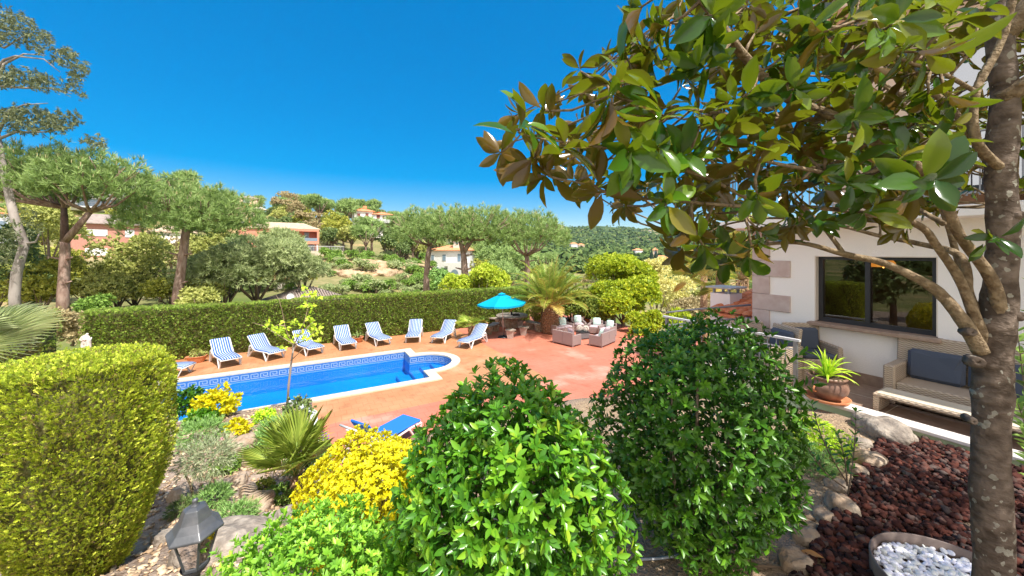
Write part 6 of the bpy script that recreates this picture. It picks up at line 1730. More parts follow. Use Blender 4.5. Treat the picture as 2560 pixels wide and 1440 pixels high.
# bushy Aleppo pines in the middle left
tree(640, 33, 562, 250, 'lf_aleppo', 'wide grey green bushy pine in front of the orange brick house', 3200, .34, 1, 745, tm=T_NEED if False else TN, k=9, name='bushy_pine', cat='pine tree')
tree(560, 31, 612, 210, 'lf_aleppo', 'darker low pine below the wide grey green one, above the hedge', 2200, .32, 2, 760, tm=TN, k=9, name='bushy_pine', cat='pine tree')
tree(760, 36, 628, 120, 'lf_aleppo', 'right hand part of the pines, close to the terraces of the brick house', 1300, .32, 3, 720, tm=TN, k=9, name='bushy_pine', cat='pine tree')
tree(335, 31, 590, 170, 'lf_olive', 'olive coloured evergreen between the two left stone pines', 1100, .26, 4, 770, name='evergreen')
tree(290, 29, 655, 130, 'lf_olive', 'yellowish evergreen low behind the hedge end', 800, .24, 5, 775, name='evergreen')
tree(400, 36, 575, 120, 'lf_brown', 'half bare tree with grey twigs behind the second stone pine', 260, .26, 6, 720, name='bare_tree')
tree(425, 30, 690, 110, 'lf_yellow', 'yellow green shrub at the trunk of the second stone pine', 500, .22, 7, 760, name='evergreen')
tree(345, 50, 585, 110, 'lf_olive', 'evergreen in front of the right half of the pink brick house', 600, .3, 41, 700, name='evergreen')
tree(500, 40, 570, 120, 'lf_olive', 'evergreen right of the second stone pine trunk', 700, .28, 8, 700, name='evergreen')
tree(100, 27, 640, 150, 'lf_yellow', 'golden olive shrub between the eucalyptus and the first stone pine', 800, .24, 9, 780, name='evergreen')
tree(205, 34, 650, 90, 'lf_yellow', 'golden shrub right of the first stone pine trunk', 450, .24, 10, 760, name='evergreen')
tree(-20, 26, 560, 180, 'lf_dark', 'dark evergreen behind the eucalyptus trunk', 800, .26, 11, 790, name='evergreen')
tree(120, 40, 520, 150, 'lf_olive', 'evergreen behind the first stone pine under its crown', 700, .3, 12, 620, name='evergreen')
tree(180, 19.5, 768, 100, 'lf_brown', 'tangled dry shrub at the left end of the long hedge', 420, .16, 13, 872, name='dry_shrub', cat='shrub', zfoot=-.3)
tree(235, 24, 735, 80, 'lf_green', 'fresh green shrub just beyond the left hedge end', 320, .18, 14, 790, name='green_shrub', cat='shrub')
# orchard trees just behind the hedge on the right
for i, (x, y, w_, lab) in enumerate(((1140,680,80,'round citrus tree left of the twin stone pine foot'),(1205,655,90,'citrus tree right of the twin stone pine trunk'),(1245,672,80,'citrus tree directly above the parasol'),(1185,690,60,'low citrus tree in front of the twin stone pine'))):
    tree(x, 30+i, y, w_, 'lf_lemon', lab, 700, .2, 20+i, y+75, name='citrus_tree')
tree(1105, 34, 668, 60, 'lf_rosemary', 'grey green shrub between the first and second pine trunks', 350, .2, 26, 730, name='green_shrub', cat='shrub')
# big yellow green bushes behind the lounge set
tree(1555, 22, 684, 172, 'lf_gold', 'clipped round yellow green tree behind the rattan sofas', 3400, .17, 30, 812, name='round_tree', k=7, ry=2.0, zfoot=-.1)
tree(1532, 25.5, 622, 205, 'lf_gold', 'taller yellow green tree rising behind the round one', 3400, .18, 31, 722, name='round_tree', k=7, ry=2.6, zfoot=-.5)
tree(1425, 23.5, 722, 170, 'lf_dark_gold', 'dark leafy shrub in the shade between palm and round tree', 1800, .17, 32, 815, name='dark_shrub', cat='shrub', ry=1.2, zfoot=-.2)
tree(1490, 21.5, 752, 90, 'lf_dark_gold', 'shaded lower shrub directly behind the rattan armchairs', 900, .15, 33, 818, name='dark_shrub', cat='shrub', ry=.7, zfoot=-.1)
tree(1610, 20, 770, 90, 'lf_gold', 'low yellow green shrub right of the round tree', 800, .16, 34, 850, name='dark_shrub', cat='shrub', ry=.8, zfoot=-.1)
tree(1640, 34, 640, 110, 'lf_pale', 'pale flowering tree right of the yellow green trees', 900, .24, 35, 760, name='pale_tree')
tree(1690, 42, 690, 100, 'lf_pale', 'pale tree farther down the valley slope', 600, .26, 36, 790, name='pale_tree')
tree(1740, 30, 745, 150, 'lf_brown', 'brownish shrub in the valley left of the chimney', 800, .24, 37, 830, name='dry_shrub', cat='shrub')
tree(1700, 22, 772, 120, 'lf_gold', 'flat golden hedge shrub behind the top of the dark laurel', 700, .16, 38, 850, name='golden_shrub', cat='shrub')
# fan palms behind the chimney
for (x, y, Yp, lab) in ((1800,640,14,'fan palm just above the chimney cap'),(1760,690,16,'fan palm lower left of the chimney'),(1860,600,13,'tall fan palm close to the pink corner stones'),(1850,700,12.5,'fan palm right behind the orange roof')):
    o = tp(x, Yp); t = thing('fan_palm', o, 0, lab, 'palm tree', None); h_ = EYE-(y-HY)/FPX*Yp-o.z
    b = MB(); b.tube([(0,0,-.3),(0,0,h_)], [.2,.14], 8, wob=.1); b.build('trunk', M['bark_palm'], t)
    for k in range(16):
        az = k*2.4; fan_leaf(t, Vector((0,0,h_)), Vector((math.cos(az), math.sin(az), 0)), random.uniform(-.6,1.3), .75, .75, 'lf_palm_dry' if k % 3 == 0 else 'lf_palm', 'stalk', 22, 1.6, random.uniform(-.5,.5))

# ------------------------------------------------------------------ houses on the slope
def hbox(t, name, c, d, m_, parent=None, **k):
    b = MB(); b.box(c, d, **k); return b.build(name, M[m_] if isinstance(m_, str) else m_, parent or t)
def roof(t, name, x0, x1, y0, y1, z, h, m_, over=.5, ridge='x', inset=None):
    x0 -= over; x1 += over; y0 -= over; y1 += over; ins = inset if inset is not None else (y1-y0)/2
    if ridge == 'x': R = [(x0+ins,(y0+y1)/2),(x1-ins,(y0+y1)/2)]
    else: R = [((x0+x1)/2,y0+ins),((x0+x1)/2,y1-ins)]
    vs = [(x0,y0,z),(x1,y0,z),(x1,y1,z),(x0,y1,z),(R[0][0],R[0][1],z+h),(R[1][0],R[1][1],z+h),(x0,y0,z-.15),(x1,y0,z-.15),(x1,y1,z-.15),(x0,y1,z-.15)]
    if ridge == 'x': fs = [(0,1,5,4),(2,3,4,5),(1,2,5),(3,0,4)]
    else: fs = [(0,1,4),(1,2,5,4),(2,3,5),(3,0,4,5)]
    fs += [(6,7,1,0),(7,8,2,1),(8,9,3,2),(9,6,0,3),(9,8,7,6)]
    b = MB(); b.add(vs, fs)
    # tile courses
    return b.build(name, M[m_], t)
def window(t, x, z, w_, h_, y, m_='glass_far', fr='white_paint', n=1):
    f = hbox(t, 'window', (x, y+.0, z), (w_+.14, .10, h_+.14), fr)
    for k in range(n): hbox(t, 'pane', (x-w_/2+w_/n*(k+.5), y-.06, z), (w_/n-.06, .03, h_), m_, f)
    return f
def plan(px, Y, ybase, rz, name, lab, cat='house'):
    o = at(px, ybase, Y); k_ = (CX-px)/FPX; t_ = thing(name, o, rz+math.atan(k_), lab, cat); t_.scale = ((1+k_*k_)**-.5, (1+k_*k_)**-.5, 1); return t_, Y/FPX
# orange brick house
t, s = plan(695, 70, 626, -.03, 'brick_house', 'orange brick house with a recessed balcony and flat tiled roof on the slope')
hbox(t, 'wall', (-1.0, 4, 1.9), (12.6, 8, 4.6), 'brick_orange')
f = MB()
for (c, d) in (((5.3,-.6,4.0),(6.0,2.8,.5)), ((5.3,-.6,1.55),(6.0,2.8,.55)), ((2.45,-.6,2.8),(.35,2.8,2.0)), ((8.1,-.6,2.8),(.45,2.8,2.0)), ((5.3,4.9,1.9),(6.0,8.2,4.65))): f.box(c, d)
f.build('wall', M['brick_orange'], t)
window(t, 5.2, 2.75, 2.1, 1.6, .72, n=2); window(t, 3.2, 2.75, 1.0, 1.6, .72)
hbox(t, 'balcony_glass', (5.3, -1.98, 2.15), (5.3, .05, .6), 'glass_far')
w_ = window(t, 5.0, .55, 4.8, 1.2, .75, n=3)
hbox(t, 'pillar', (2.7, -1.7, .4), (.25,.25,1.9), 'white_paint'); hbox(t, 'pillar', (7.9, -1.7, .4), (.25,.25,1.9), 'white_paint')
roof(t, 'roof', -5.5, 8.3, 0, 8.5, 4.35, 1.35, 'roof_brown', .35, inset=3.5); ch = hbox(t, 'chimney', (-5.4, 1.2, 5.0), (.75,.8,3.2), 'brick_orange'); hbox(t, 'chimney_cap', (-5.4,1.2,6.65), (.6,.6,.25), 'pale_concrete', ch)
hbox(t, 'terrace_wall', (9.0, -2.6, -.9), (8.2, 6, 1.6), 'stone_wall'); hbox(t, 'terrace_wall', (8.6, -4.2, -2.6), (8.0, 6, 1.9), 'stone_wall'); hbox(t, 'terrace_wall', (8.6, -5.6, -4.6), (9.4, 6, 2.2), 'brick_orange')
b = MB()
for k in range(26): b.box((5.0+.33*k, -5.6, .35), (.05,.05,.9))
b.box((9.2,-5.6,.8), (8.3,.08,.08)); b.build('railing', M['white_metal'], t)
hbox(t, 'stair', (3.0,-3.4,-1.4), (2.2,3,1.0), 'brick_orange')
# pink double house
t, s = plan(930, 115, 590, .12, 'double_house', 'white three storey double house with orange roofs and brown shutters on the hilltop')
hbox(t, 'wall', (-2.6, 4, 3.6), (6.0, 8, 8.6), 'wall_white'); hbox(t, 'wall', (3.4, 3, 3.2), (5.6, 8, 7.6), 'wall_white'); hbox(t, 'stair_tower', (.45,-.4,3.0), (.8,1.4,7.4), 'white_paint')
roof(t, 'roof', -5.6, .4, 0, 8, 7.9, 1.2, 'roof_orange', .6); roof(t, 'roof', .6, 6.2, -1, 7, 7.0, 1.1, 'roof_orange', .6); hbox(t, 'chimney', (-2, 3, 9.2), (1.2,.7,1.2), 'roof_orange')
for (x, z, w_, h_, y) in ((-1.6,6.4,1.0,1.6,-.05),(-4.2,6.4,1.0,1.2,-.05),(1.9,5.9,1.1,1.7,-1.05),(3.6,6.0,.6,.8,-1.05),(5.2,5.7,1.2,1.9,-1.05),(-1.8,3.2,1.4,1.8,-.05),(4.4,3.0,2.2,1.4,-1.05),(-4.2,3.2,1.0,1.4,-.05)): window(t, x, z, w_, h_, y, 'shutter_brown', 'white_paint')
for (x, z, w_, y) in ((-2.8,4.75,5.6,-.9),(3.5,4.25,5.6,-1.9)): 
    o_ = hbox(t, 'balcony', (x, y, z), (w_, 1.8, .22), 'white_paint'); hbox(t, 'railing', (x, y-.86, z+.6), (w_,.06,.9), 'white_metal', o_)
for x in (-5.8,-1.0,2.4,6.4): hbox(t, 'pillar', (x,-2.6,-1.2), (.35,.35,3.4), 'white_paint')
hbox(t, 'terrace_roof', (-3.4,-1.7,.55), (5.2,2.2,.3), 'white_paint'); hbox(t, 'terrace_roof', (4.4,-1.9,.0), (4.4,2.0,.3), 'white_paint'); hbox(t, 'terrace_wall', (-3.2,-2.4,-3.0), (7,3,2.2), 'white_paint'); 
b = MB(); b.box((3.8,-3.6,-4.2), (4.6,1.6,.5), Matrix.Rotation(.7,4,'Y')); b.build('stair', M['white_paint'], t); hbox(t, 'opening', (-3.3,-.3,-1.0), (4.8,.7,2.4), 'black')
# white villa with a little tower
t, s = plan(1125, 105, 692, -.35, 'white_villa', 'white villa with orange roof and a small square tower between the pine trunks')
hbox(t, 'wall', (0, 4, 3.6), (12.6, 9, 8.4), 'white_paint'); roof(t, 'roof', -6.3, 6.3, -.5, 8.5, 7.8, 1.5, 'roof_orange', .7)
tw_ = hbox(t, 'tower', (1.8, 2.2, 9.6), (2.4,2.4,2.6), 'wall_cream'); b = MB(); b.add([(.2,.6,10.9),(3.4,.6,10.9),(3.4,3.8,10.9),(.2,3.8,10.9),(1.8,2.2,11.9)], [(0,1,4),(1,2,4),(2,3,4),(3,0,4),(3,2,1,0)]); b.build('tower_roof', M['roof_orange'], tw_); hbox(t, 'pane', (1.8,.97,9.9), (.9,.06,.5), 'glass_far', tw_)
for (x, z, w_, h_) in ((-5.2,5.6,.9,1.5),(-1.6,5.6,1.1,1.8),(3.0,5.6,1.0,2.2),(5.0,5.6,.8,1.4),(-5.0,2.6,.5,.5),(-3.6,2.6,.5,.5),(-1.4,1.7,1.6,1.8),(1.0,1.4,.9,1.5)): window(t, x, z, w_, h_, -.55)
o_ = hbox(t, 'balcony', (2.6,-1.7,3.7), (7.2,2.2,1.0), 'white_paint'); 
b = MB()
for k in range(2):
    for i in range(8):
        a0 = PI*i/8; a1 = PI*(i+1)/8; cx_ = 2.4+3.2*k
        b.add([(cx_+1.1*math.cos(a0),-2.84,1.2+1.1*math.sin(a0)),(cx_+1.1*math.cos(a1),-2.84,1.2+1.1*math.sin(a1)),(cx_,-2.84,1.2)], [(0,1,2)])
    b.add([(cx_-1.1,-2.84,-1.2),(cx_+1.1,-2.84,-1.2),(cx_+1.1,-2.84,1.2),(cx_-1.1,-2.84,1.2)], [(0,1,2,3)])
hbox(t, 'arcade', (3.4,-1.7,1.0), (6.2,2.2,4.4), 'white_paint'); b.build('arch', M['glass_far'], t)
hbox(t, 'garden_wall', (-9.5,-1,4.0), (7,.4,3.6), 'pale_concrete')
# brick house on the left and the modern white block above it
t, s = plan(250, 60, 648, .10, 'brick_house', 'pink brick house with a shallow grey tiled roof and white shutters, behind the first pine')
hbox(t, 'wall', (1.5, 4, 3.0), (12.2, 8, 6.4), 'brick'); roof(t, 'roof', -4.6, 7.6, 0, 8, 6.0, 1.7, 'roof_grey', .9)
for (x, z, w_, h_) in ((-.6,4.4,3.6,1.0),(-.6,1.2,3.6,1.1),(5.2,4.4,1.6,1.2)): window(t, x, z, w_, h_, -.05, 'window_shutter', 'white_paint', 3)
b = MB()
for k in range(60): b.box((-5+.24*k,-4.5,-.2), (.05,.05,1.0))
b.box((2,-4.5,.35), (14.5,.08,.08)); b.box((2,-4.5,-.9), (14.6,.4,.8)); b.build('fence', M['coping_stone'], t)
hbox(t, 'garage', (14.5,5,3.2), (9,6,3.6), 'wall_white'); roof(t, 'roof', 10, 19, 2, 8, 5.0, 1.2, 'roof_brown', .6)
t, s = plan(260, 85, 527, .05, 'modern_house', 'white modern house with long balconies glimpsed through the pine crowns')
hbox(t, 'wall', (1, 5, 3.6), (17, 8, 7.4), 'wall_white'); hbox(t, 'flat_roof', (1,5,7.4), (18,9.5,.35), 'white_paint')
for z in (.9,4.2):
    window(t, 1, z+.9, 14, 1.7, .95, n=7); o_ = hbox(t, 'balcony', (1,-.6,z-.3), (17.5,3.0,.3), 'white_paint')
    b = MB(); b.box((1,-2.05,z+.75), (17.5,.07,.07)); b.box((1,-2.05,z+.3), (17.5,.05,.05))
    for k in range(19): b.box((-7.6+.95*k,-2.05,z+.3), (.07,.07,.95))
    b.build('railing', M['grey_metal'], o_)
hbox(t, 'chimney', (6.4,4,8.4), (1,1,1.8), 'roof_orange')
t, s = plan(15, 60, 600, .2, 'modern_house', 'white house mostly hidden behind the eucalyptus trunk')
hbox(t, 'wall', (-2, 4, 2.0), (8, 7, 5.0), 'white_paint'); roof(t, 'roof', -6, 2, .5, 7.5, 4.5, 1.3, 'roof_orange', .5); window(t, -1, 2.5, 2.4, 1.3, .45, n=2)
t, s = plan(622, 95, 540, 0, 'orange_house', 'small house with an orange awning beside the pine at the hilltop')
hbox(t, 'wall', (0, 3, 2.0), (4.6, 5, 5.6), 'wall_peach'); hbox(t, 'awning', (-.4,-.6,2.7), (3.4,2.2,.12), 'awning', R=Matrix.Rotation(.25,4,'X')); roof(t, 'roof', -2.3,2.3,.5,5.5,4.8,.9,'roof_grey',.4); window(t, -.6, 3.9, 1.6, .9, .45)
hbox(t, 'terrace_wall', (7,-3,-1.6), (18,.5,1.8), 'pale_concrete')
pr_ = thing('garden_parasol', at(652,546,93), 0, 'tiny beige garden parasol on the hilltop terrace', 'parasol'); b = MB(); b.lathe([(1.7,2.2),(0,3.0)], n=8); b.build('canopy', M['coping_stone'], pr_); b = MB(); b.tube([(0,0,0),(0,0,2.9)], .06, 6); b.build('pole', M['grey_metal'], pr_)
# near house roof just behind the hedge
t, s = plan(785, 33, 765, .25, 'low_house', 'low house just behind the hedge showing only its dark brown tiled roof')
hbox(t, 'wall', (0,3,-1.0), (6.6,5,2.4), 'wall_white'); rf_ = roof(t, 'roof', -3.4,3.6,.3,6,.35,1.2,'roof_grey',.4)
b = MB()
for k in range(30): 
    x = -3.6+.25*k; hz = min(1, min(x+3.8, 4.0-x)/3.3) if abs(x) < 4 else 0
    if hz > .05: b.tube([(x,-.12,.38),(x, -.12+2.95*hz, .39+1.2*hz)], .05, 5)
b.build('tile_ridge', M['roof_grey'], rf_)
dsh = thing('satellite_dish', at(727,742,31.5), .3, 'white satellite dish peeping over the hedge before the brown roof', 'satellite dish'); b = MB(Matrix.Rotation(1.2,4,'X')); b.lathe([(0,.0),(.15,.02),(.28,.08),(.3,.1)], n=18); b.build('dish', M['white_metal'], dsh); b = MB(); b.tube([(0,.1,0),(0,.2,-.9)], .025, 6); b.build('mast', M['grey_metal'], dsh)
# terracotta shed roof
t, s = plan(712, 45, 716, .3, 'red_shed', 'little shed with a red roof behind the bushy pines')
hbox(t, 'wall', (0,1.5,.2), (2.6,2.4,1.8), 'wall_cream'); roof(t, 'roof', -1.3,1.3,.3,2.7,1.05,.7,'roof_orange',.4)
# far houses in the valley
t, s = plan(1641, 300, 664, 0, 'tower_house', 'distant pink country house with a square tower and cypresses')
hbox(t, 'wall', (4,3,3.5), (12,8,6), 'wall_peach'); roof(t, 'roof', -2,10,-1,7,6.5,2,'roof_orange',.6); hbox(t, 'tower', (-1,0,6.5), (4.2,4.2,13), 'wall_peach'); roof(t, 'tower_roof', -3.1,1.1,-2.1,2.1,13,2.2,'roof_orange',.5,inset=2.6); hbox(t, 'annex', (16,-2,1), (10,5,4), 'wall_cream')
for z in (4,8,11): window(t, -1, z, 1.2, 1.6, -2.15)
for i, (px, yb_, Yh, lab) in enumerate(((1436,618,520,'tiny white farmhouse on the distant wooded slope'),(1454,620,560,'tiny ochre farmhouse beside the white one on the far slope'),(1598,636,420,'small white barn left of the distant tower house'),(1626,581,1250,'white house near the mountain crest'))):
    t = thing('farmhouse', tp(px, Yh, 0), .3, lab, 'house'); t.location.z = EYE-(yb_-HY)/FPX*Yh
    hbox(t, 'wall', (0,3,1.5), (10,6,7), 'white_paint' if i != 1 else 'wall_peach'); roof(t, 'roof', -5,5,0,6,5,2,'roof_orange' if i < 3 else 'roof_brown',.5)
for k, px in enumerate((1629,1640)):
    t = thing('cypress', tp(px, 290, 0), 0, 'dark cypress left of the distant tower house', 'tree', 'cypresses by the distant tower house'); t.location.z = EYE-(668-HY)/FPX*290
    b = MB(); b.tube([(0,0,-1),(0,0,3)], .4, 6); b.build('trunk', M['bark_tree'], t); b = MB(); b.lathe([(0,0),(1.7,1.5),(2.0,5),(1.4,9),(.5,13),(0,15)], n=9); b.v = [v*(1+.12*math.sin(v.z*3+v.x*5)) for v in b.v]; b.build('crown', M['dark_green'], t)
# field and road in the valley
def patch(name, pts, m_, dz=.3):
    vs = []; 
    for (px, Y) in pts: vs.append(tp(px, Y, dz))
    n_ = len(vs)//2; b = MB(); b.add(vs, [(i, i+1, n_+i+1, n_+i) for i in range(n_-1)]); o = b.build(name, m_, None); o['kind'] = 'structure'
patch('field', [(x, 165) for x in np.linspace(1615,1760,8)]+[(x, 215) for x in np.linspace(1635,1745,8)], M['field'])
patch('road', [(x, 235) for x in np.linspace(1600,1800,8)]+[(x, 250) for x in np.linspace(1600,1800,8)], M['pale_concrete'], .4)
cp = None; CG = 'tiny cars on the far valley road'
for k in range(7):
    px = 1650+18*k+random.uniform(-3,3)
    if cp is None:
        cp = thing('parked_car', (0,0,0), 0, 'tiny car parked along the far valley road', 'car', CG)
        b = MB(); b.add([(-2.1,-.85,.3),(2.1,-.85,.3),(2.1,.85,.3),(-2.1,.85,.3),(-2.1,-.85,.85),(2.1,-.85,.8),(2.1,.85,.8),(-2.1,.85,.85)], [(0,1,5,4),(1,2,6,5),(2,3,7,6),(3,0,4,7),(4,5,6,7),(3,2,1,0)]); b.build('body', M['white_paint'], cp)
        b = MB(); b.add([(-1.7,-.75,.82),(1.2,-.75,.82),(1.2,.75,.82),(-1.7,.75,.82),(-1.2,-.65,1.4),(.6,-.65,1.4),(.6,.65,1.4),(-1.2,.65,1.4)], [(0,1,5,4),(1,2,6,5),(2,3,7,6),(3,0,4,7),(4,5,6,7)]); b.build('cabin', M['glass_far'], cp); c_ = cp
        for x in (-1.3,1.3): b = MB(); b.tube([(x,-.87,.32),(x,.87,.32)], .32, 10); b.build('wheels', M['black'], cp)
        c_.location = tp(px, 243, .45)
    else: dup(cp, tp(px, 243, .45), random.uniform(-.1,.1))
# retaining things on the cliff
t = thing('stone_block', tp(803, 56, 0), .1, 'pale concrete hut on the grassy slope below the brick house', 'hut'); hbox(t, 'block', (0,0,.6), (1.4,1.0,1.8), 'pale_concrete'); hbox(t, 'door', (0,-.52,.5), (.6,.05,1.3), 'grey_metal')
for k, (px, Y, r, lab) in enumerate(((930,62,3.2,'bare tan cliff patch below the hilltop wood'),(1015,66,3.4,'tan sandy cliff left of the pine row'),(1040,60,2.2,'small tan cliff by the bare pine trunk'),(870,56,2.2,'rocky outcrop on the grassy slope'),(960,58,2.4,'pale rock ledge in the middle of the slope'))):
    b = MB(); rock_mesh(b, r*.8, 50+k, (1.7,1,.6), 48, 30); o = b.build('cliff', M['cliff'], None)
    if 'rocky' not in bpy.data.textures:
        tx = bpy.data.textures.new('rocky', 'CLOUDS'); tx.noise_scale = .9; tx.noise_depth = 4
    dm = o.modifiers.new('rough', 'DISPLACE'); dm.texture = bpy.data.textures['rocky']; dm.strength = 1.1; dm.texture_coords = 'LOCAL'
    o.location = tp(px, Y, -r*.30); tag(o, lab, 'cliff')

# ------------------------------------------------------------------ woods on the hill: a few crown kinds, copied
protos = {}
def proto_tree(kind, label, mt, n, S, R, hz, group, tm=T_DIA, k=5, trunk='bark_tree'):
    t = thing(kind, (0,0,-50), 0, label, 'tree', group); crown_mesh('crown', t, mt, (0,0,hz), R, n, S, len(label)*7 % 999, k, tm=tm)
    b = MB(); b.tube([(0,0,-1.5),(.1,0,hz*.5),(0,0,hz)], [.2,.16,.06], 6)
    for q in range(5):
        a = q*1.3; b.tube([(.05,0,hz*.45), (R[0]*.5*math.cos(a), R[1]*.5*math.sin(a), hz+.2*R[2])], [.09,.03], 5)
    b.build('trunk', M[trunk], t); return [t, False]
protos = {
 'p': proto_tree('hill_pine', 'mid green pine in the hillside wood', 'lf_pine', 420, .55, (2.7,2.7,1.7), 4.2, 'green pines of the hillside wood', TN, 8, 'bark_pine'),
 'd': proto_tree('holm_oak', 'dark green oak in the hillside wood', 'lf_dark', 420, .42, (2.3,2.3,2.2), 3.0, 'dark oaks of the hillside wood'),
 'o': proto_tree('olive_tree', 'olive green tree in the hillside wood', 'lf_olive', 420, .40, (2.1,2.1,1.9), 2.6, 'olive green trees of the hillside wood'),
 'y': proto_tree('mimosa_tree', 'yellow green tree in the hillside wood', 'lf_yellow', 400, .40, (2.2,2.2,2.4), 3.2, 'yellow green trees of the hillside wood'),
 'b': proto_tree('brown_tree', 'brownish half leafless tree in the hillside wood', 'lf_brown', 300, .36, (2.3,2.3,2.3), 3.4, 'brownish trees of the hillside wood'),
 'g': proto_tree('shrub', 'fresh green shrub on the slope', 'lf_green', 260, .26, (1.2,1.2,.9), .7, 'green shrubs on the slope'),
 's': proto_tree('shrub', 'grey green shrub on the slope', 'lf_aleppo', 260, .24, (1.3,1.3,.9), .7, 'grey green shrubs on the slope'),
}
def put(kind, px, Y, sc=1.0, sz=1.0, dz=0):
    pr = protos[kind]; loc = tp(px, Y, dz); rz_ = random.uniform(0, 6.28); scl = (sc, sc, sc*sz)
    if not pr[1]:
        t = pr[0]; t.location = loc; t.rotation_euler = (0,0,rz_); t.scale = scl; pr[1] = True; return t
    return dup(pr[0], loc, rz_, scl)
# hand placed: kind, px, Y, size
for a in [('b',705,100,1.3),('b',740,98,1.2),('b',725,112,1.3),('p',770,118,1.3),('p',815,125,1.4),('p',850,110,1.9),('p',800,108,1.6),('y',840,92,1.6),('y',860,85,1.4),('y',825,84,1.3),('p',905,135,1.6),('p',925,140,1.7),('p',880,128,1.4),('p',950,138,1.3),
          ('o',880,78,1.4),('p',930,72,1.4),('p',915,68,1.1),('d',960,75,1.3),('o',975,80,1.2),('p',990,118,1.6),('p',1010,110,1.5),('d',1020,100,1.4),('p',985,100,1.3),('g',840,62,1.3),('g',760,58,1.0),('g',820,66,1.4),('g',880,66,1.2),('d',650,82,1.0),('o',640,75,1.1),('g',655,66,1.1),
          ('p',1230,90,1.8),('p',1260,85,1.7),('p',1285,92,1.9),('p',1200,110,1.8),('d',1180,120,1.5),('p',1100,130,1.8),('p',1130,128,1.9),('p',1160,126,1.9),('p',1075,122,1.7),('p',1210,125,1.9),('p',1250,120,1.8),('d',1145,118,1.3),('p',1090,116,1.3),('p',1245,68,1.3),('p',1275,66,1.2),('y',1205,80,1.2),('g',1050,92,1.5),('g',1080,88,1.3),
          ('d',590,60,1.1),('d',540,62,1.1),('y',170,46,.8),('o',80,46,1.0),('y',110,62,1.1),('o',210,72,1.1),('y',300,76,1.1),('g',385,70,1.5),('o',360,62,.9),('o',430,55,1.0),('o',480,60,1.1),('p',440,110,2.2),('d',400,95,1.4),('p',500,98,1.6),('p',560,95,1.6),('d',470,80,1.4),('p',340,105,1.9),('p',100,110,2.0),('p',40,100,1.9),('p',180,118,2.0),('b',255,100,1.6)]:
    put(a[0], a[1], a[2], a[3])
rg = random.Random(21); cnt = 0
def blocked(px, Y):
    for (x0, x1, y0, y1) in ((1060,1195,48,99),(570,830,60,84),(870,990,104,128),(1055,1195,98,116),(170,520,52,72),(170,350,80,98),(600,660,90,103),(700,880,28,42)):
        if x0 < px < x1 and y0 < Y < y1: return True
        if x0 < px < x1 and y0-14 < Y <= y0: return True
    return False
for k in range(420):
    px = rg.uniform(-350, 1400); Y = rg.choice([rg.uniform(84,150), rg.uniform(70,110), rg.uniform(120,190)])
    if blocked(px, Y): continue
    if 820 < px < 1060 and Y < 78: continue
    kd = rg.choice('pppdddoob' if Y > 100 else 'pddooyb'); put(kd, px, Y, rg.uniform(.8, 1.35)*(1 if Y < 110 else 1.25)); cnt += 1
for k in range(240):
    px = rg.uniform(560, 1320); Y = rg.uniform(44, 80)
    if blocked(px, Y): continue
    put(rg.choice('gsssg'), px, Y, rg.uniform(.5, 1.2))
for k in range(120):
    px = rg.uniform(1380, 1900); Y = rg.uniform(48, 150)
    put(rg.choice('ppdosoyb'), px, Y, rg.uniform(.5, .9)*(1 if Y > 80 else .7), dz=-.5)
for k in range(60):
    px = rg.uniform(-200, 760); Y = rg.uniform(27, 48)
    if blocked(px, Y): continue
    put(rg.choice('gsoyd'), px, Y, rg.uniform(.45, .8) if Y < 36 else rg.uniform(.6, 1.0))
for k in range(70):
    px = rg.uniform(1000, 1420); Y = rg.uniform(40, 62)
    put(rg.choice('gsgg'), px, Y, rg.uniform(.7, 1.3))
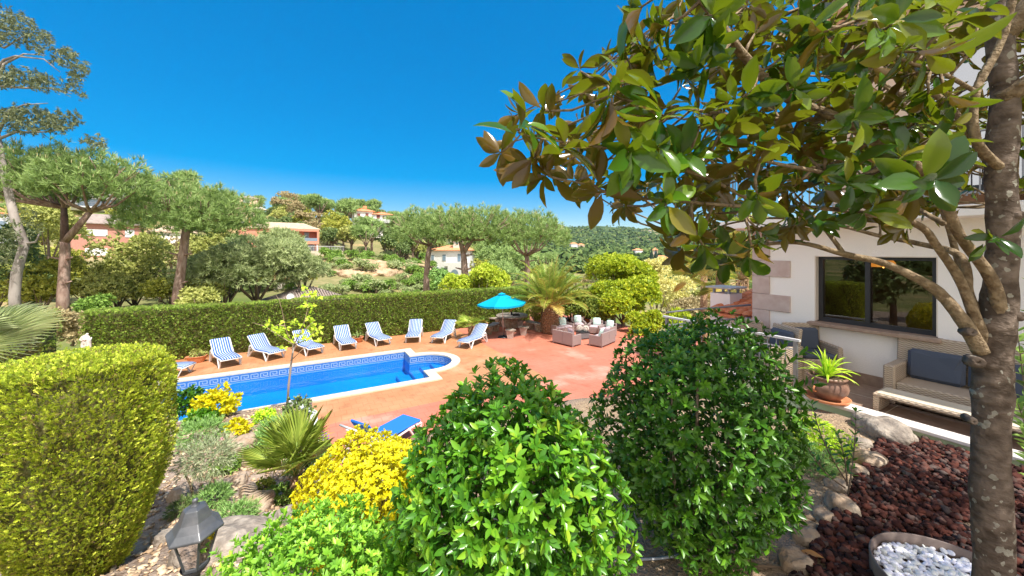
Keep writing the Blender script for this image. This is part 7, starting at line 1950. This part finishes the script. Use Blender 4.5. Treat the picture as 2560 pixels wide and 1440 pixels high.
# woods in the valley and on the mountain: one mass
def wood(name, n, ylo, yhi, xlo, xhi, r, mt, lab, seed):
    rr = np.random.RandomState(seed); Y = np.exp(rr.uniform(math.log(ylo), math.log(yhi), n)); px = rr.uniform(xlo, xhi, n); P = []
    for p_, y_ in zip(px, Y):
        if 1600 < p_ < 1790 and 160 < y_ < 262: continue
        if math.sin(p_*.02+y_*.011)*math.sin(y_*.017+p_*.031) > .62: continue
        q = tp(p_, y_); P.append((q.x, q.y, q.z+r*.35))
    P = np.array(P); rn = rr.rand(len(P))
    K = 16; sz = r*rr.uniform(.55,1.25,len(P)); idx = np.repeat(np.arange(len(P)), K); d = nrm(rr.randn(len(idx),3)+np.array([0,-.15,.35]))
    Q = P[idx]+d*sz[idx][:,None]*np.array([1,1,.8])*rr.uniform(.6,1,(len(idx),1))
    o = instances(name, ([(-.5,-.4,0),(.5,-.5,0),(.6,.4,.1),(-.4,.5,0)], [(0,1,2,3)]), Q, nrm(np.cross(d, rr.randn(len(idx),3))), d+rr.randn(len(idx),3)*.35, sz[idx]*rr.uniform(.5,.9,len(idx)), M[mt], None, np.clip(.7*rn[idx]+.4*rr.rand(len(idx))-.1,0,1)); tag(o, lab, 'wood', kind='stuff')
wood('far_wood', 5200, 300, 1480, 1330, 2100, 5.5, 'lf_far', 'distant pine wood covering the mountain slopes', 3)
wood('valley_wood', 2300, 150, 420, 1300, 2050, 2.9, 'lf_far', 'scattered wood filling the valley floor below the mountain', 4)
# haze
if HAZE > 0:
    m = bpy.data.materials.new('haze'); m.use_nodes = True; nt = m.node_tree; nt.nodes.remove(nt.nodes['Principled BSDF'])
    v = nt.nodes.new('ShaderNodeVolumePrincipled'); v.inputs['Color'].default_value = (.5,.74,1,1); v.inputs['Density'].default_value = HAZE; v.inputs['Anisotropy'].default_value = .2
    nt.links.new(v.outputs[0], nt.nodes['Material Output'].inputs['Volume'])
    b = MB(); b.box((0, 880, 53), (6000, 2500, 154)); o = b.build('haze', m, None); o['kind'] = 'stuff'; o['label'] = 'thin pale air haze over the whole valley'; o['category'] = 'haze'

# planting of the neighbour garden, outside the frame on the left; the window mirrors it
for i, (x, y, h_, mt, lab) in enumerate(((-9.5,1.5,4.2,'lf_dark','dark tree outside the left edge, mirrored in the window'),(-12,5.5,3.6,'lf_green','green tree beyond the clipped conifer outside the frame'),(-13,-3,5.0,'lf_dark','tall dark tree behind the camera on the left'))):
    o = gxy(x, y); t = thing('garden_tree', o, 0, lab, 'tree'); crown_mesh('crown', t, mt, (0,0,h_*.55), (2.0,2.0,h_*.45), 900, .3, 60+i)
    b = MB(); b.tube([(0,0,-.2),(0,0,h_*.6)], [.16,.08], 8); b.build('trunk', M['bark_tree'], t)
